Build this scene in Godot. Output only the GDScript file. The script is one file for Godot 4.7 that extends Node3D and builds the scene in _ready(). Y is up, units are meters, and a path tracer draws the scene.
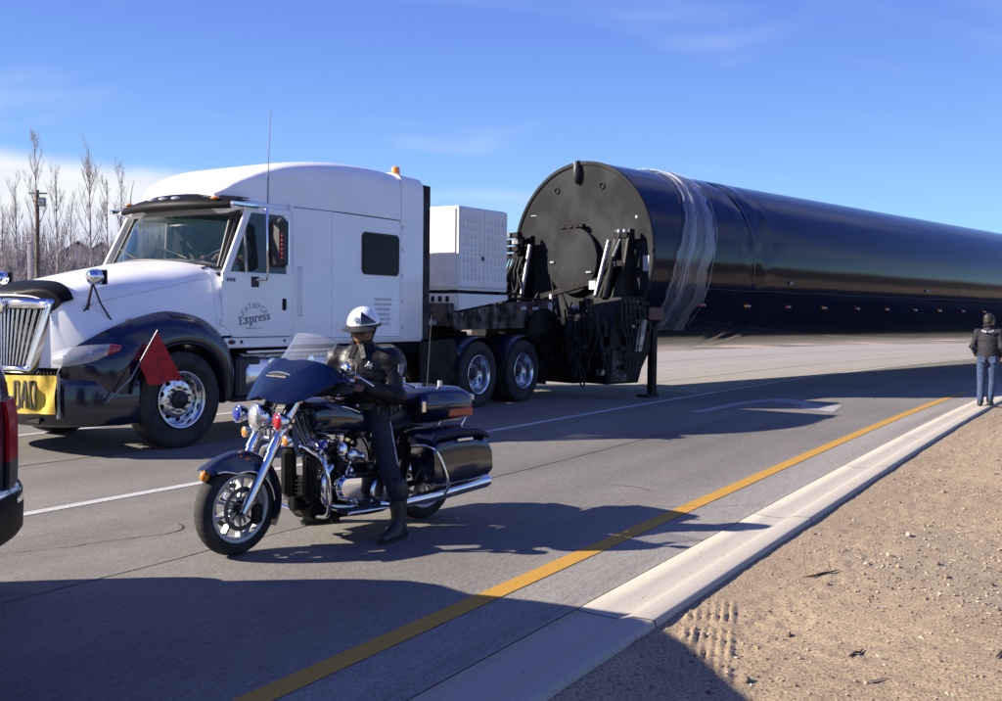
extends Node3D

# ---------------------------------------------------------------- mesh builder
class MB:
	var st := SurfaceTool.new()
	var xf := Transform3D.IDENTITY
	var gi := 1
	var empty := true
	func _init():
		st.begin(Mesh.PRIMITIVE_TRIANGLES)
		st.set_smooth_group(-1)
	func flat():
		st.set_smooth_group(-1)
	func smooth():
		gi += 1
		st.set_smooth_group(gi)
	func col(c: Color):
		st.set_color(c)
	func tri(a: Vector3, b: Vector3, c: Vector3):   # counter-clockwise seen from outside
		empty = false
		st.add_vertex(xf * a); st.add_vertex(xf * c); st.add_vertex(xf * b)
	func quad(a: Vector3, b: Vector3, c: Vector3, d: Vector3):
		tri(a, b, c); tri(a, c, d)
	func mesh() -> ArrayMesh:
		st.generate_normals()
		return st.commit()
	func box(c: Vector3, s: Vector3, bev := 0.0):
		flat()
		var h := s * 0.5
		var b: float = min(bev, min(h.x, min(h.y, h.z)) * 0.95)
		if b <= 0.0:
			b = 0.0
		var ax := [Vector3(1, 0, 0), Vector3(0, 1, 0), Vector3(0, 0, 1)]
		for i in 3:
			var u: Vector3 = ax[(i + 1) % 3]
			var v: Vector3 = ax[(i + 2) % 3]
			var n: Vector3 = ax[i]
			var hu := u.dot(h) - b
			var hv := v.dot(h) - b
			var hn := n.dot(h)
			quad(c + n * hn - u * hu - v * hv, c + n * hn + u * hu - v * hv, c + n * hn + u * hu + v * hv, c + n * hn - u * hu + v * hv)
			quad(c - n * hn - u * hu + v * hv, c - n * hn + u * hu + v * hv, c - n * hn + u * hu - v * hv, c - n * hn - u * hu - v * hv)
			if b > 0.0:
				var hw: float = n.dot(h) - b
				var fu := u.dot(h)
				var fv := v.dot(h)
				for su in [-1.0, 1.0]:
					for sv in [-1.0, 1.0]:
						var a0: Vector3 = c + u * su * fu + v * sv * (fv - b) - n * hw
						var a1: Vector3 = c + u * su * (fu - b) + v * sv * fv - n * hw
						var b0: Vector3 = a0 + n * 2.0 * hw
						var b1: Vector3 = a1 + n * 2.0 * hw
						if su * sv > 0:
							quad(a0, a1, b1, b0)
						else:
							quad(a1, a0, b0, b1)
		if b > 0.0:
			for sx in [-1.0, 1.0]:
				for sy in [-1.0, 1.0]:
					for sz in [-1.0, 1.0]:
						var px := c + Vector3(sx * h.x, sy * (h.y - b), sz * (h.z - b))
						var py := c + Vector3(sx * (h.x - b), sy * h.y, sz * (h.z - b))
						var pz := c + Vector3(sx * (h.x - b), sy * (h.y - b), sz * h.z)
						if sx * sy * sz > 0:
							tri(px, py, pz)
						else:
							tri(px, pz, py)
	func bar(a: Vector3, b: Vector3, w: float, d: float, bev := 0.0, up := Vector3.UP):   # a box from a to b, w across, d along 'up'
		var keep := xf
		var dir := (b - a)
		var l := dir.length()
		dir = dir / l
		var u := up
		if abs(dir.dot(u)) > 0.95:
			u = Vector3(1, 0, 0) if abs(dir.x) < 0.9 else Vector3(0, 0, 1)
		var side := dir.cross(u).normalized()
		u = side.cross(dir).normalized()
		xf = keep * Transform3D(Basis(dir, u, side), (a + b) * 0.5)
		box(Vector3.ZERO, Vector3(l, d, w), bev)
		xf = keep
	func tube(pts: Array, rad, seg := 8, caps := true):
		var n := pts.size()
		var rings := []
		var t0: Vector3 = (pts[1] - pts[0]).normalized()
		var u := t0.cross(Vector3(0, 1, 0))
		if u.length() < 0.05:
			u = t0.cross(Vector3(1, 0, 0))
		u = u.normalized()
		for i in n:
			var t: Vector3
			if i == 0: t = t0
			elif i == n - 1: t = (pts[i] - pts[i - 1]).normalized()
			else: t = ((pts[i + 1] - pts[i]).normalized() + (pts[i] - pts[i - 1]).normalized()).normalized()
			u = (u - t * u.dot(t)).normalized()
			var v := t.cross(u)
			var r: float = rad[i] if rad is Array or rad is PackedFloat32Array else rad
			var ring := PackedVector3Array()
			for k in seg:
				var a := TAU * k / seg
				ring.append(pts[i] + (u * cos(a) + v * sin(a)) * r)
			rings.append(ring)
		smooth()
		for i in n - 1:
			for k in seg:
				var k2 := (k + 1) % seg
				quad(rings[i][k], rings[i][k2], rings[i + 1][k2], rings[i + 1][k])
		if caps:
			flat()
			for k in range(1, seg - 1):
				tri(rings[0][0], rings[0][k + 1], rings[0][k])
				tri(rings[n - 1][0], rings[n - 1][k], rings[n - 1][k + 1])
	func cyl(a: Vector3, b: Vector3, r: float, seg := 14):
		tube([a, b], r, seg)
	func lathe(prof: Array, seg := 24, a0 := 0.0, a1 := TAU):   # profile of Vector2(radius, height along +z), outside to the right of its direction; a repeated point makes a crease
		smooth()
		for i in prof.size() - 1:
			var p: Vector2 = prof[i]
			var q: Vector2 = prof[i + 1]
			if p.distance_to(q) < 1e-6:
				smooth()
				continue
			for k in seg:
				var t0 := lerpf(a0, a1, float(k) / seg)
				var t1 := lerpf(a0, a1, float(k + 1) / seg)
				if k == seg - 1 and a1 - a0 > TAU - 0.001:
					t1 = a0
				var A := Vector3(cos(t0) * p.x, sin(t0) * p.x, p.y)
				var B := Vector3(cos(t1) * p.x, sin(t1) * p.x, p.y)
				var C := Vector3(cos(t1) * q.x, sin(t1) * q.x, q.y)
				var D := Vector3(cos(t0) * q.x, sin(t0) * q.x, q.y)
				if p.x > 1e-6: tri(A, B, C) if q.x > 1e-6 else tri(A, B, D)
				if q.x > 1e-6: tri(A, C, D) if p.x > 1e-6 else tri(A, C, D)
	func loft(rings: Array, cap0 := true, cap1 := true, flat_sides := false):
		var n := rings.size()
		var m: int = rings[0].size()
		var c0 := Vector3.ZERO
		var c1 := Vector3.ZERO
		for k in m:
			c0 += rings[0][k]; c1 += rings[n - 1][k]
		c0 /= m; c1 /= m
		var nw := Vector3.ZERO
		for k in m:
			nw += (rings[0][k] - c0).cross(rings[0][(k + 1) % m] - c0) + (rings[n - 1][k] - c1).cross(rings[n - 1][(k + 1) % m] - c1)
		var rev := nw.dot(c1 - c0) < 0
		if flat_sides: flat()
		else: smooth()
		for i in n - 1:
			for k in m:
				var k2 := (k + 1) % m
				if rev: quad(rings[i][k2], rings[i][k], rings[i + 1][k], rings[i + 1][k2])
				else: quad(rings[i][k], rings[i][k2], rings[i + 1][k2], rings[i + 1][k])
		flat()
		for k in m:
			var k2 := (k + 1) % m
			if cap0:
				if rev: tri(c0, rings[0][k], rings[0][k2])
				else: tri(c0, rings[0][k2], rings[0][k])
			if cap1:
				if rev: tri(c1, rings[n - 1][k2], rings[n - 1][k])
				else: tri(c1, rings[n - 1][k], rings[n - 1][k2])
	func prism(poly: PackedVector2Array, z0: float, z1: float, bev := 0.0, round_sides := false):   # poly in xy, extruded along z
		var p := poly
		if Geometry2D.is_polygon_clockwise(p):
			p = poly.duplicate()
			p.reverse()
		var n := p.size()
		var inner := PackedVector2Array()
		for i in n:
			var e0 := (p[i] - p[(i + n - 1) % n]).normalized()
			var e1 := (p[(i + 1) % n] - p[i]).normalized()
			var n0 := Vector2(-e0.y, e0.x)
			var n1 := Vector2(-e1.y, e1.x)
			var mid := (n0 + n1).normalized()
			var k: float = 1.0 / max(0.4, mid.dot(n0))
			inner.append(p[i] + mid * bev * k)
		var tris := Geometry2D.triangulate_polygon(inner)
		flat()
		for i in range(0, tris.size(), 3):
			var a := inner[tris[i]]; var b := inner[tris[i + 1]]; var c := inner[tris[i + 2]]
			if (b - a).cross(c - a) < 0:
				var t := b; b = c; c = t
			tri(Vector3(a.x, a.y, z1), Vector3(b.x, b.y, z1), Vector3(c.x, c.y, z1))
			tri(Vector3(a.x, a.y, z0), Vector3(c.x, c.y, z0), Vector3(b.x, b.y, z0))
		if round_sides: smooth()
		for i in n:
			var j := (i + 1) % n
			var a := p[i]; var b := p[j]
			quad(Vector3(a.x, a.y, z0 + bev), Vector3(b.x, b.y, z0 + bev), Vector3(b.x, b.y, z1 - bev), Vector3(a.x, a.y, z1 - bev))
			if bev > 0:
				var ia := inner[i]; var ib := inner[j]
				quad(Vector3(a.x, a.y, z1 - bev), Vector3(b.x, b.y, z1 - bev), Vector3(ib.x, ib.y, z1), Vector3(ia.x, ia.y, z1))
				quad(Vector3(ia.x, ia.y, z0), Vector3(ib.x, ib.y, z0), Vector3(b.x, b.y, z0 + bev), Vector3(a.x, a.y, z0 + bev))
	func ball(c: Vector3, r: Vector3, seg := 14, rows := 8, v0 := -1.0, v1 := 1.0):   # an ellipsoid, or the slice of it between heights v0 and v1
		smooth()
		var a0 := asin(v0); var a1 := asin(v1)
		for i in rows:
			var p := lerpf(a0, a1, float(i) / rows)
			var q := lerpf(a0, a1, float(i + 1) / rows)
			for k in seg:
				var s := TAU * k / seg
				var t := TAU * ((k + 1) % seg) / seg
				var A := c + Vector3(cos(p) * cos(s), sin(p), -cos(p) * sin(s)) * r
				var B := c + Vector3(cos(p) * cos(t), sin(p), -cos(p) * sin(t)) * r
				var C := c + Vector3(cos(q) * cos(t), sin(q), -cos(q) * sin(t)) * r
				var D := c + Vector3(cos(q) * cos(s), sin(q), -cos(q) * sin(s)) * r
				if i > 0 or v0 > -1: tri(A, B, C) 
				if i == 0 and v0 <= -1: tri(A, C, D)
				elif i < rows - 1 or v1 < 1: tri(A, C, D)
	func sheet(rows: Array, keep_group := false):
		if not keep_group: smooth()
		for i in rows.size() - 1:
			for k in rows[i].size() - 1:
				quad(rows[i][k], rows[i][k + 1], rows[i + 1][k + 1], rows[i + 1][k])
	func shell(rows: Array, t: float):   # a sheet with thickness t behind it
		var n := rows.size()
		var m: int = rows[0].size()
		var back := []
		for i in n:
			var r := PackedVector3Array()
			for k in m:
				var du: Vector3 = rows[i][min(k + 1, m - 1)] - rows[i][max(k - 1, 0)]
				var dv: Vector3 = rows[min(i + 1, n - 1)][k] - rows[max(i - 1, 0)][k]
				r.append(rows[i][k] - du.cross(dv).normalized() * t)
			back.append(r)
		sheet(rows)
		smooth()
		for i in n - 1:
			for k in m - 1:
				quad(back[i][k + 1], back[i][k], back[i + 1][k], back[i + 1][k + 1])
		flat()
		for k in m - 1:
			quad(back[0][k], back[0][k + 1], rows[0][k + 1], rows[0][k])
			quad(rows[n - 1][k], rows[n - 1][k + 1], back[n - 1][k + 1], back[n - 1][k])
		for i in n - 1:
			quad(rows[i][0], rows[i + 1][0], back[i + 1][0], back[i][0])
			quad(back[i][m - 1], back[i + 1][m - 1], rows[i + 1][m - 1], rows[i][m - 1])
	func ring(c: Vector3, R: float, r: float, seg := 32, sub := 8, a0 := 0.0, a1 := TAU):   # a torus round the z axis
		var pts := []
		var closed := a1 - a0 > TAU - 0.001
		for k in seg + (0 if closed else 1):
			var a := lerpf(a0, a1, float(k) / seg)
			pts.append(c + Vector3(cos(a) * R, sin(a) * R, 0))
		if not closed:
			tube(pts, r, sub)
			return
		smooth()
		for k in seg:
			var t0 := TAU * k / seg
			var t1 := TAU * ((k + 1) % seg) / seg
			for j in sub:
				var s0 := TAU * j / sub
				var s1 := TAU * ((j + 1) % sub) / sub
				quad(tp(c, R, r, t0, s0), tp(c, R, r, t1, s0), tp(c, R, r, t1, s1), tp(c, R, r, t0, s1))
	func tp(c: Vector3, R: float, r: float, t: float, s: float) -> Vector3:
		return c + Vector3(cos(t) * (R + r * cos(s)), sin(t) * (R + r * cos(s)), r * sin(s))

# ---------------------------------------------------------------- distance field, meshed as surface nets
class Field:
	var o: Vector3
	var cell: float
	var nx: int
	var ny: int
	var nz: int
	var d := PackedFloat32Array()
	func _init(lo: Vector3, hi: Vector3, c: float):
		o = lo; cell = c
		nx = int((hi.x - lo.x) / c) + 2; ny = int((hi.y - lo.y) / c) + 2; nz = int((hi.z - lo.z) / c) + 2
		d.resize(nx * ny * nz)
		d.fill(9.0)
	func put(i: int, v: float, k: float):
		var e := d[i]
		var h: float = max(k - abs(e - v), 0.0) / k
		d[i] = min(e, v) - h * h * k * 0.25
	func cap(a: Vector3, b: Vector3, ra: float, rb: float, k := 0.02, squash := Vector3.ONE):
		var m: float = max(ra, rb) * max(1.0, max(1.0 / squash.x, max(1.0 / squash.y, 1.0 / squash.z))) + cell * 3.0 + k
		var lo := (Vector3(min(a.x, b.x), min(a.y, b.y), min(a.z, b.z)) - Vector3.ONE * m - o) / cell
		var hi := (Vector3(max(a.x, b.x), max(a.y, b.y), max(a.z, b.z)) + Vector3.ONE * m - o) / cell
		var ab := b - a
		var l2: float = max(ab.length_squared(), 1e-9)
		for z in range(max(0, int(lo.z)), min(nz, int(hi.z) + 2)):
			for y in range(max(0, int(lo.y)), min(ny, int(hi.y) + 2)):
				var base := (z * ny + y) * nx
				for x in range(max(0, int(lo.x)), min(nx, int(hi.x) + 2)):
					var p := o + Vector3(x, y, z) * cell
					var t: float = clamp((p - a).dot(ab) / l2, 0.0, 1.0)
					var q := (p - a - ab * t) * squash
					put(base + x, q.length() - lerpf(ra, rb, t), k)
	func egg(c: Vector3, B: Basis, r: Vector3, k := 0.02):   # an ellipsoid on the axes B
		var m: float = max(r.x, max(r.y, r.z)) + cell * 3.0 + k
		var lo := (c - Vector3.ONE * m - o) / cell
		var hi := (c + Vector3.ONE * m - o) / cell
		var inv := B.transposed()
		for z in range(max(0, int(lo.z)), min(nz, int(hi.z) + 2)):
			for y in range(max(0, int(lo.y)), min(ny, int(hi.y) + 2)):
				var base := (z * ny + y) * nx
				for x in range(max(0, int(lo.x)), min(nx, int(hi.x) + 2)):
					var q := inv * (o + Vector3(x, y, z) * cell - c)
					var s := q / r
					var k0 := s.length()
					var k1 := (s / r).length()
					var v: float = k0 * (k0 - 1.0) / max(k1, 1e-6) if k0 > 1e-5 else -min(r.x, min(r.y, r.z))
					put(base + x, v, k)
	func rough(amp: float, freq: float, seed_: int):   # folds and creases
		var nz_ := FastNoiseLite.new(); nz_.seed = seed_; nz_.frequency = freq; nz_.fractal_octaves = 3
		for z in nz:
			for y in ny:
				var base := (z * ny + y) * nx
				for x in nx:
					if absf(d[base + x]) < cell * 3.0:
						var p := o + Vector3(x, y, z) * cell
						d[base + x] += amp * nz_.get_noise_3d(p.x, p.y * 1.7, p.z)
	func emit(mb: MB):
		mb.smooth()
		var idx := {}
		var sx := 1
		var sy := nx
		var sz := nx * ny
		var cr := [0, sx, sy, sx + sy, sz, sx + sz, sy + sz, sx + sy + sz]
		var ed := [[0, 1], [2, 3], [4, 5], [6, 7], [0, 2], [1, 3], [4, 6], [5, 7], [0, 4], [1, 5], [2, 6], [3, 7]]
		var off := []
		for i in 8:
			off.append(Vector3(i & 1, (i >> 1) & 1, i >> 2))
		for z in nz - 1:
			for y in ny - 1:
				var base := z * sz + y * sy
				for x in nx - 1:
					var b := base + x
					if d[b] > cell * 2.5: continue
					var neg := 0
					for i in 8:
						if d[b + cr[i]] < 0: neg += 1
					if neg == 0 or neg == 8: continue
					var s := Vector3.ZERO
					var c := 0
					for e in ed:
						var va := d[b + cr[e[0]]]
						var vb := d[b + cr[e[1]]]
						if (va < 0) != (vb < 0):
							s += off[e[0]].lerp(off[e[1]], va / (va - vb))
							c += 1
					idx[b] = o + (Vector3(x, y, z) + s / c) * cell
		for b in idx:
			var inside: bool = d[b] < 0
			for ax in 3:
				var st: int = [sx, sy, sz][ax]
				if (d[b + st] < 0) == inside: continue
				var u: int = [sy, sz, sx][ax]
				var v: int = [sz, sx, sy][ax]
				if not (idx.has(b - u) and idx.has(b - v) and idx.has(b - u - v)): continue
				if inside: mb.quad(idx[b - u - v], idx[b - v], idx[b], idx[b - u])
				else: mb.quad(idx[b - u - v], idx[b - u], idx[b], idx[b - v])

# ---------------------------------------------------------------- naming and tagging
var used := {}
var M := {}

func numbered(base: String) -> String:
	if not used.has(base):
		used[base] = 0
		return base
	used[base] += 1
	return "%s_%03d" % [base, used[base]]

func tag(o: Node, label: String, category: String, group := ""):
	o.set_meta("label", label)
	o.set_meta("category", category)
	if group != "": o.set_meta("group", group)
	return o

func thing(called: String, label: String, category: String, at: Vector3, turn := 0.0, scale_ := 1.0, group := "") -> Node3D:
	var o := Node3D.new()
	o.name = numbered(called)
	add_child(o)
	o.position = at
	o.rotation.y = turn
	o.scale = Vector3.ONE * scale_
	tag(o, label, category, group)
	return o

func obj(called: String, shape, mat: Material, parent: Node = null, label := "") -> MeshInstance3D:
	var o := MeshInstance3D.new()
	o.mesh = shape.mesh() if shape is MB else shape
	o.material_override = mat
	o.cast_shadow = GeometryInstance3D.SHADOW_CASTING_SETTING_ON
	if parent == null:
		o.name = numbered(called)
		add_child(o)
	else:
		o.name = called if not parent.has_node(called) else called + "_001"
		if parent.has_node(NodePath(o.name)):
			var k := 2
			while parent.has_node("%s_%03d" % [called, k]): k += 1
			o.name = "%s_%03d" % [called, k]
		parent.add_child(o, true)
	if label != "": o.set_meta("label", label)
	return o

func part(called: String, parent: Node, at := Vector3.ZERO) -> Node3D:
	var o := Node3D.new()
	var k := 0
	o.name = called
	while parent.has_node(NodePath(o.name)):
		k += 1
		o.name = "%s_%03d" % [called, k]
	parent.add_child(o, true)
	o.position = at
	return o

func struct(called: String, shape, mat: Material, parent: Node = null) -> MeshInstance3D:
	var o := obj(called, shape, mat, parent)
	if parent == null: o.set_meta("kind", "structure")
	return o

func put_copy(src: Node3D, parent: Node, at: Vector3, turn := Vector3.ZERO) -> Node3D:
	var c: Node3D = src.duplicate()
	var base := String(src.name)
	var k := 0
	c.name = base
	while parent.has_node(NodePath(c.name)):
		k += 1
		c.name = "%s_%03d" % [base, k]
	parent.add_child(c, true)
	c.position = at
	c.rotation = turn
	return c

# ---------------------------------------------------------------- materials
func noise_tex(freq: float, ramp: Array, size := 512, octaves := 5, seed_ := 1, type := FastNoiseLite.TYPE_SIMPLEX_SMOOTH) -> NoiseTexture2D:
	var n := FastNoiseLite.new()
	n.seed = seed_
	n.noise_type = type
	n.frequency = freq
	n.fractal_octaves = octaves
	var t := NoiseTexture2D.new()
	t.width = size; t.height = size
	t.seamless = true
	t.noise = n
	t.generate_mipmaps = true
	if ramp.size():
		var g := Gradient.new()
		var offs := PackedFloat32Array()
		var cols := PackedColorArray()
		for r in ramp:
			offs.append(r[0]); cols.append(r[1])
		g.offsets = offs; g.colors = cols
		t.color_ramp = g
	return t

func normal_tex(freq: float, strength: float, size := 512, seed_ := 3, octaves := 4) -> NoiseTexture2D:
	var t := noise_tex(freq, [], size, octaves, seed_)
	t.as_normal_map = true
	t.bump_strength = strength
	return t

func lin(r: float, g: float, b: float) -> Color:   # a real-world (linear) base colour
	return Color(r, g, b).linear_to_srgb()

func mat(c: Color, rough := 0.6, metal := 0.0, coat := 0.0) -> StandardMaterial3D:
	var m := StandardMaterial3D.new()
	m.albedo_color = c
	m.roughness = rough
	m.metallic = metal
	if coat > 0:
		m.clearcoat_enabled = true
		m.clearcoat = coat
		m.clearcoat_roughness = 0.06
	return m

func mottled(c: Color, amount: float, scale_: float, rough := 0.6, metal := 0.0, coat := 0.0, seed_ := 5, bump := 0.0) -> StandardMaterial3D:
	var m := mat(Color.WHITE, rough, metal, coat)
	var d := Color(c.r * (1 - amount), c.g * (1 - amount), c.b * (1 - amount))
	var l := Color(min(1, c.r * (1 + amount)), min(1, c.g * (1 + amount)), min(1, c.b * (1 + amount)))
	m.albedo_texture = noise_tex(0.012, [[0.25, d], [0.5, c], [0.75, l]], 256, 5, seed_)
	m.uv1_triplanar = true
	m.uv1_scale = Vector3.ONE * scale_
	if bump > 0:
		m.normal_enabled = true
		m.normal_texture = normal_tex(0.03, bump, 256, seed_ + 1)
		m.normal_scale = 1.0
	return m

func pane(c: Color, alpha: float) -> StandardMaterial3D:
	var m := mat(Color(c.r, c.g, c.b, alpha), 0.03)
	m.transparency = BaseMaterial3D.TRANSPARENCY_ALPHA
	m.metallic_specular = 0.5
	return m

func make_materials():
	M.white = mottled(lin(0.83, 0.835, 0.845), 0.012, 0.35, 0.28, 0.0, 0.5, 11)
	M.white_unit = mottled(lin(0.74, 0.735, 0.715), 0.02, 0.8, 0.5, 0.0, 0.0, 12)
	M.navy = mat(lin(0.006, 0.008, 0.022), 0.22, 0.0, 0.7)
	M.black = mottled(lin(0.007, 0.007, 0.008), 0.35, 0.9, 0.45, 0, 0, 13)
	M.plastic = mat(lin(0.02, 0.02, 0.022), 0.5)
	M.gap = mat(lin(0.01, 0.01, 0.01), 0.9)
	M.rubber = mottled(lin(0.022, 0.021, 0.021), 0.3, 1.2, 0.85, 0, 0, 14)
	M.chrome = mat(lin(0.78, 0.79, 0.8), 0.07, 1.0)
	M.polished = mat(lin(0.72, 0.73, 0.75), 0.22, 1.0)
	M.steel = mottled(lin(0.25, 0.25, 0.26), 0.2, 1.5, 0.4, 0.9, 0, 15)
	M.frame = mottled(lin(0.013, 0.012, 0.012), 0.4, 1.1, 0.55, 0, 0, 16)
	M.dusty = mottled(lin(0.06, 0.05, 0.045), 0.4, 0.9, 0.75, 0, 0, 17)
	M.glass = pane(lin(0.02, 0.05, 0.055), 0.42)
	M.glass_dark = mat(lin(0.004, 0.005, 0.009), 0.05)
	M.glass_dark.metallic_specular = 0.25
	M.clear = pane(lin(0.30, 0.33, 0.38), 0.24)
	M.lens = mat(lin(0.6, 0.62, 0.65), 0.08, 0.35, 1.0)
	M.lamp_glass = pane(lin(0.7, 0.72, 0.75), 0.18)
	M.bowl = mat(lin(0.48, 0.49, 0.50), 0.25, 0.75)
	M.headlens = mat(lin(0.80, 0.81, 0.82), 0.14, 0.85)
	M.cast = mat(lin(0.45, 0.46, 0.48), 0.5, 0.7)
	M.disc = mat(lin(0.10, 0.10, 0.105), 0.45, 0.8)
	M.visor = mat(lin(0.006, 0.006, 0.009), 0.5)
	M.visor.metallic_specular = 0.2
	M.tail = mat(lin(0.46, 0.006, 0.012), 0.22)
	M.tail.metallic_specular = 0.3
	M.amber = mat(lin(0.75, 0.22, 0.015), 0.2, 0.0, 1.0)
	M.red = mat(lin(0.34, 0.004, 0.010), 0.15, 0.0, 1.0)
	M.dark_red = mat(lin(0.06, 0.006, 0.006), 0.5, 0.0, 0.1)
	M.blue_lens = mat(lin(0.006, 0.018, 0.30), 0.12, 0.0, 1.0)
	M.banner = mottled(lin(0.52, 0.36, 0.035), 0.12, 1.0, 0.7, 0, 0, 18)
	M.ink = mat(lin(0.012, 0.011, 0.012), 0.7)
	M.flag = mottled(lin(0.36, 0.018, 0.022), 0.12, 2.0, 0.85, 0, 0, 19)
	M.flag.backlight_enabled = true
	M.flag.backlight = Color(0.3, 0.02, 0.02)
	M.tank = mottled(lin(0.004, 0.006, 0.015), 0.2, 0.25, 0.13, 0.0, 0.0, 20)
	M.tank_end = mottled(lin(0.026, 0.0275, 0.030), 0.16, 0.3, 0.75, 0.0, 0.0, 21)
	M.tank_end.metallic_specular = 0.2
	M.tank.metallic_specular = 0.42
	for k in [M.black, M.frame, M.dusty]: k.metallic_specular = 0.25
	M.wrap = pane(lin(0.55, 0.58, 0.62), 0.10)
	M.wrap_edge = pane(lin(0.6, 0.62, 0.66), 0.28)
	M.wrap.roughness = 0.22
	M.bike = mat(lin(0.002, 0.0065, 0.034), 0.2, 0.0, 0.12)
	M.bike.metallic_specular = 0.32
	M.bike_dark = mat(lin(0.005, 0.007, 0.02), 0.18, 0.0, 1.0)
	M.leather = mottled(lin(0.010, 0.010, 0.014), 0.2, 3.0, 0.42, 0, 0, 22, 1.0)
	M.leather.metallic_specular = 0.35
	M.trousers = mottled(lin(0.009, 0.010, 0.02), 0.25, 3.0, 0.75, 0, 0, 23, 3.0)
	M.stripe = mat(lin(0.35, 0.37, 0.42), 0.7)
	M.skin = mat(lin(0.30, 0.15, 0.10), 0.5)
	M.skin_dark = mat(lin(0.16, 0.075, 0.05), 0.5)
	M.skin.subsurf_scatter_enabled = true
	M.skin.subsurf_scatter_strength = 0.1
	M.glove = mottled(lin(0.10, 0.035, 0.03), 0.2, 4.0, 0.6, 0, 0, 24)
	M.helmet = mat(lin(0.72, 0.74, 0.78), 0.18, 0.0, 1.0)
	M.silver = mat(lin(0.75, 0.73, 0.66), 0.2, 1.0)
	M.jacket = mottled(lin(0.009, 0.0095, 0.016), 0.2, 4.0, 0.8, 0, 0, 25, 4.0)
	M.denim = mottled(lin(0.035, 0.058, 0.13), 0.12, 5.0, 0.85, 0, 0, 26, 4.0)
	M.hair = mottled(lin(0.016, 0.012, 0.009), 0.4, 8.0, 0.6, 0, 0, 27)
	M.interior = mat(lin(0.03, 0.03, 0.03), 0.8)
	M.interior_light = mat(lin(0.10, 0.115, 0.105), 0.8)
	M.text_grey = mat(lin(0.13, 0.14, 0.20), 0.5)
	M.text_mid = mat(lin(0.26, 0.27, 0.33), 0.5)
	M.text_pale = mat(lin(0.48, 0.49, 0.53), 0.5)
	M.paper = mat(lin(0.7, 0.68, 0.66), 0.7)

# ---------------------------------------------------------------- camera, sky, sun
const EYE := 1.62

func make_camera_and_light():
	var cam := Camera3D.new()
	cam.name = "camera"
	cam.fov = rad_to_deg(2.0 * atan(350.5 / 955.0))
	cam.position = Vector3(0, EYE, 0)
	cam.rotation_degrees = Vector3(-2.31, 0, 0.71)
	cam.near = 0.05
	cam.far = 4000.0
	add_child(cam)
	cam.current = true
	var env := Environment.new()
	env.background_mode = Environment.BG_SKY
	var sky := Sky.new()
	var pm := PanoramaSkyMaterial.new()
	pm.panorama = sky_image()
	sky.sky_material = pm
	env.sky = sky
	env.background_energy_multiplier = 0.435
	env.ambient_light_source = Environment.AMBIENT_SOURCE_SKY
	env.tonemap_mode = Environment.TONE_MAPPER_LINEAR
	env.tonemap_exposure = 2.3
	env.sdfgi_enabled = true
	env.ssao_enabled = true
	env.ssil_enabled = true
	var we := WorldEnvironment.new()
	we.name = "world_environment"
	we.environment = env
	add_child(we)
	var sun := DirectionalLight3D.new()
	sun.name = "sun"
	var az := deg_to_rad(84.0)
	var el := deg_to_rad(28.0)
	var dir := Vector3(sin(az) * cos(el), -sin(el), -cos(az) * cos(el))
	add_child(sun)
	sun.look_at_from_position(Vector3(0, 30, 0), Vector3(0, 30, 0) + dir, Vector3.UP)
	sun.light_energy = 1.6
	sun.light_color = Color(1.0, 0.955, 0.89)
	sun.light_angular_distance = 0.5
	sun.shadow_enabled = true

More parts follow.
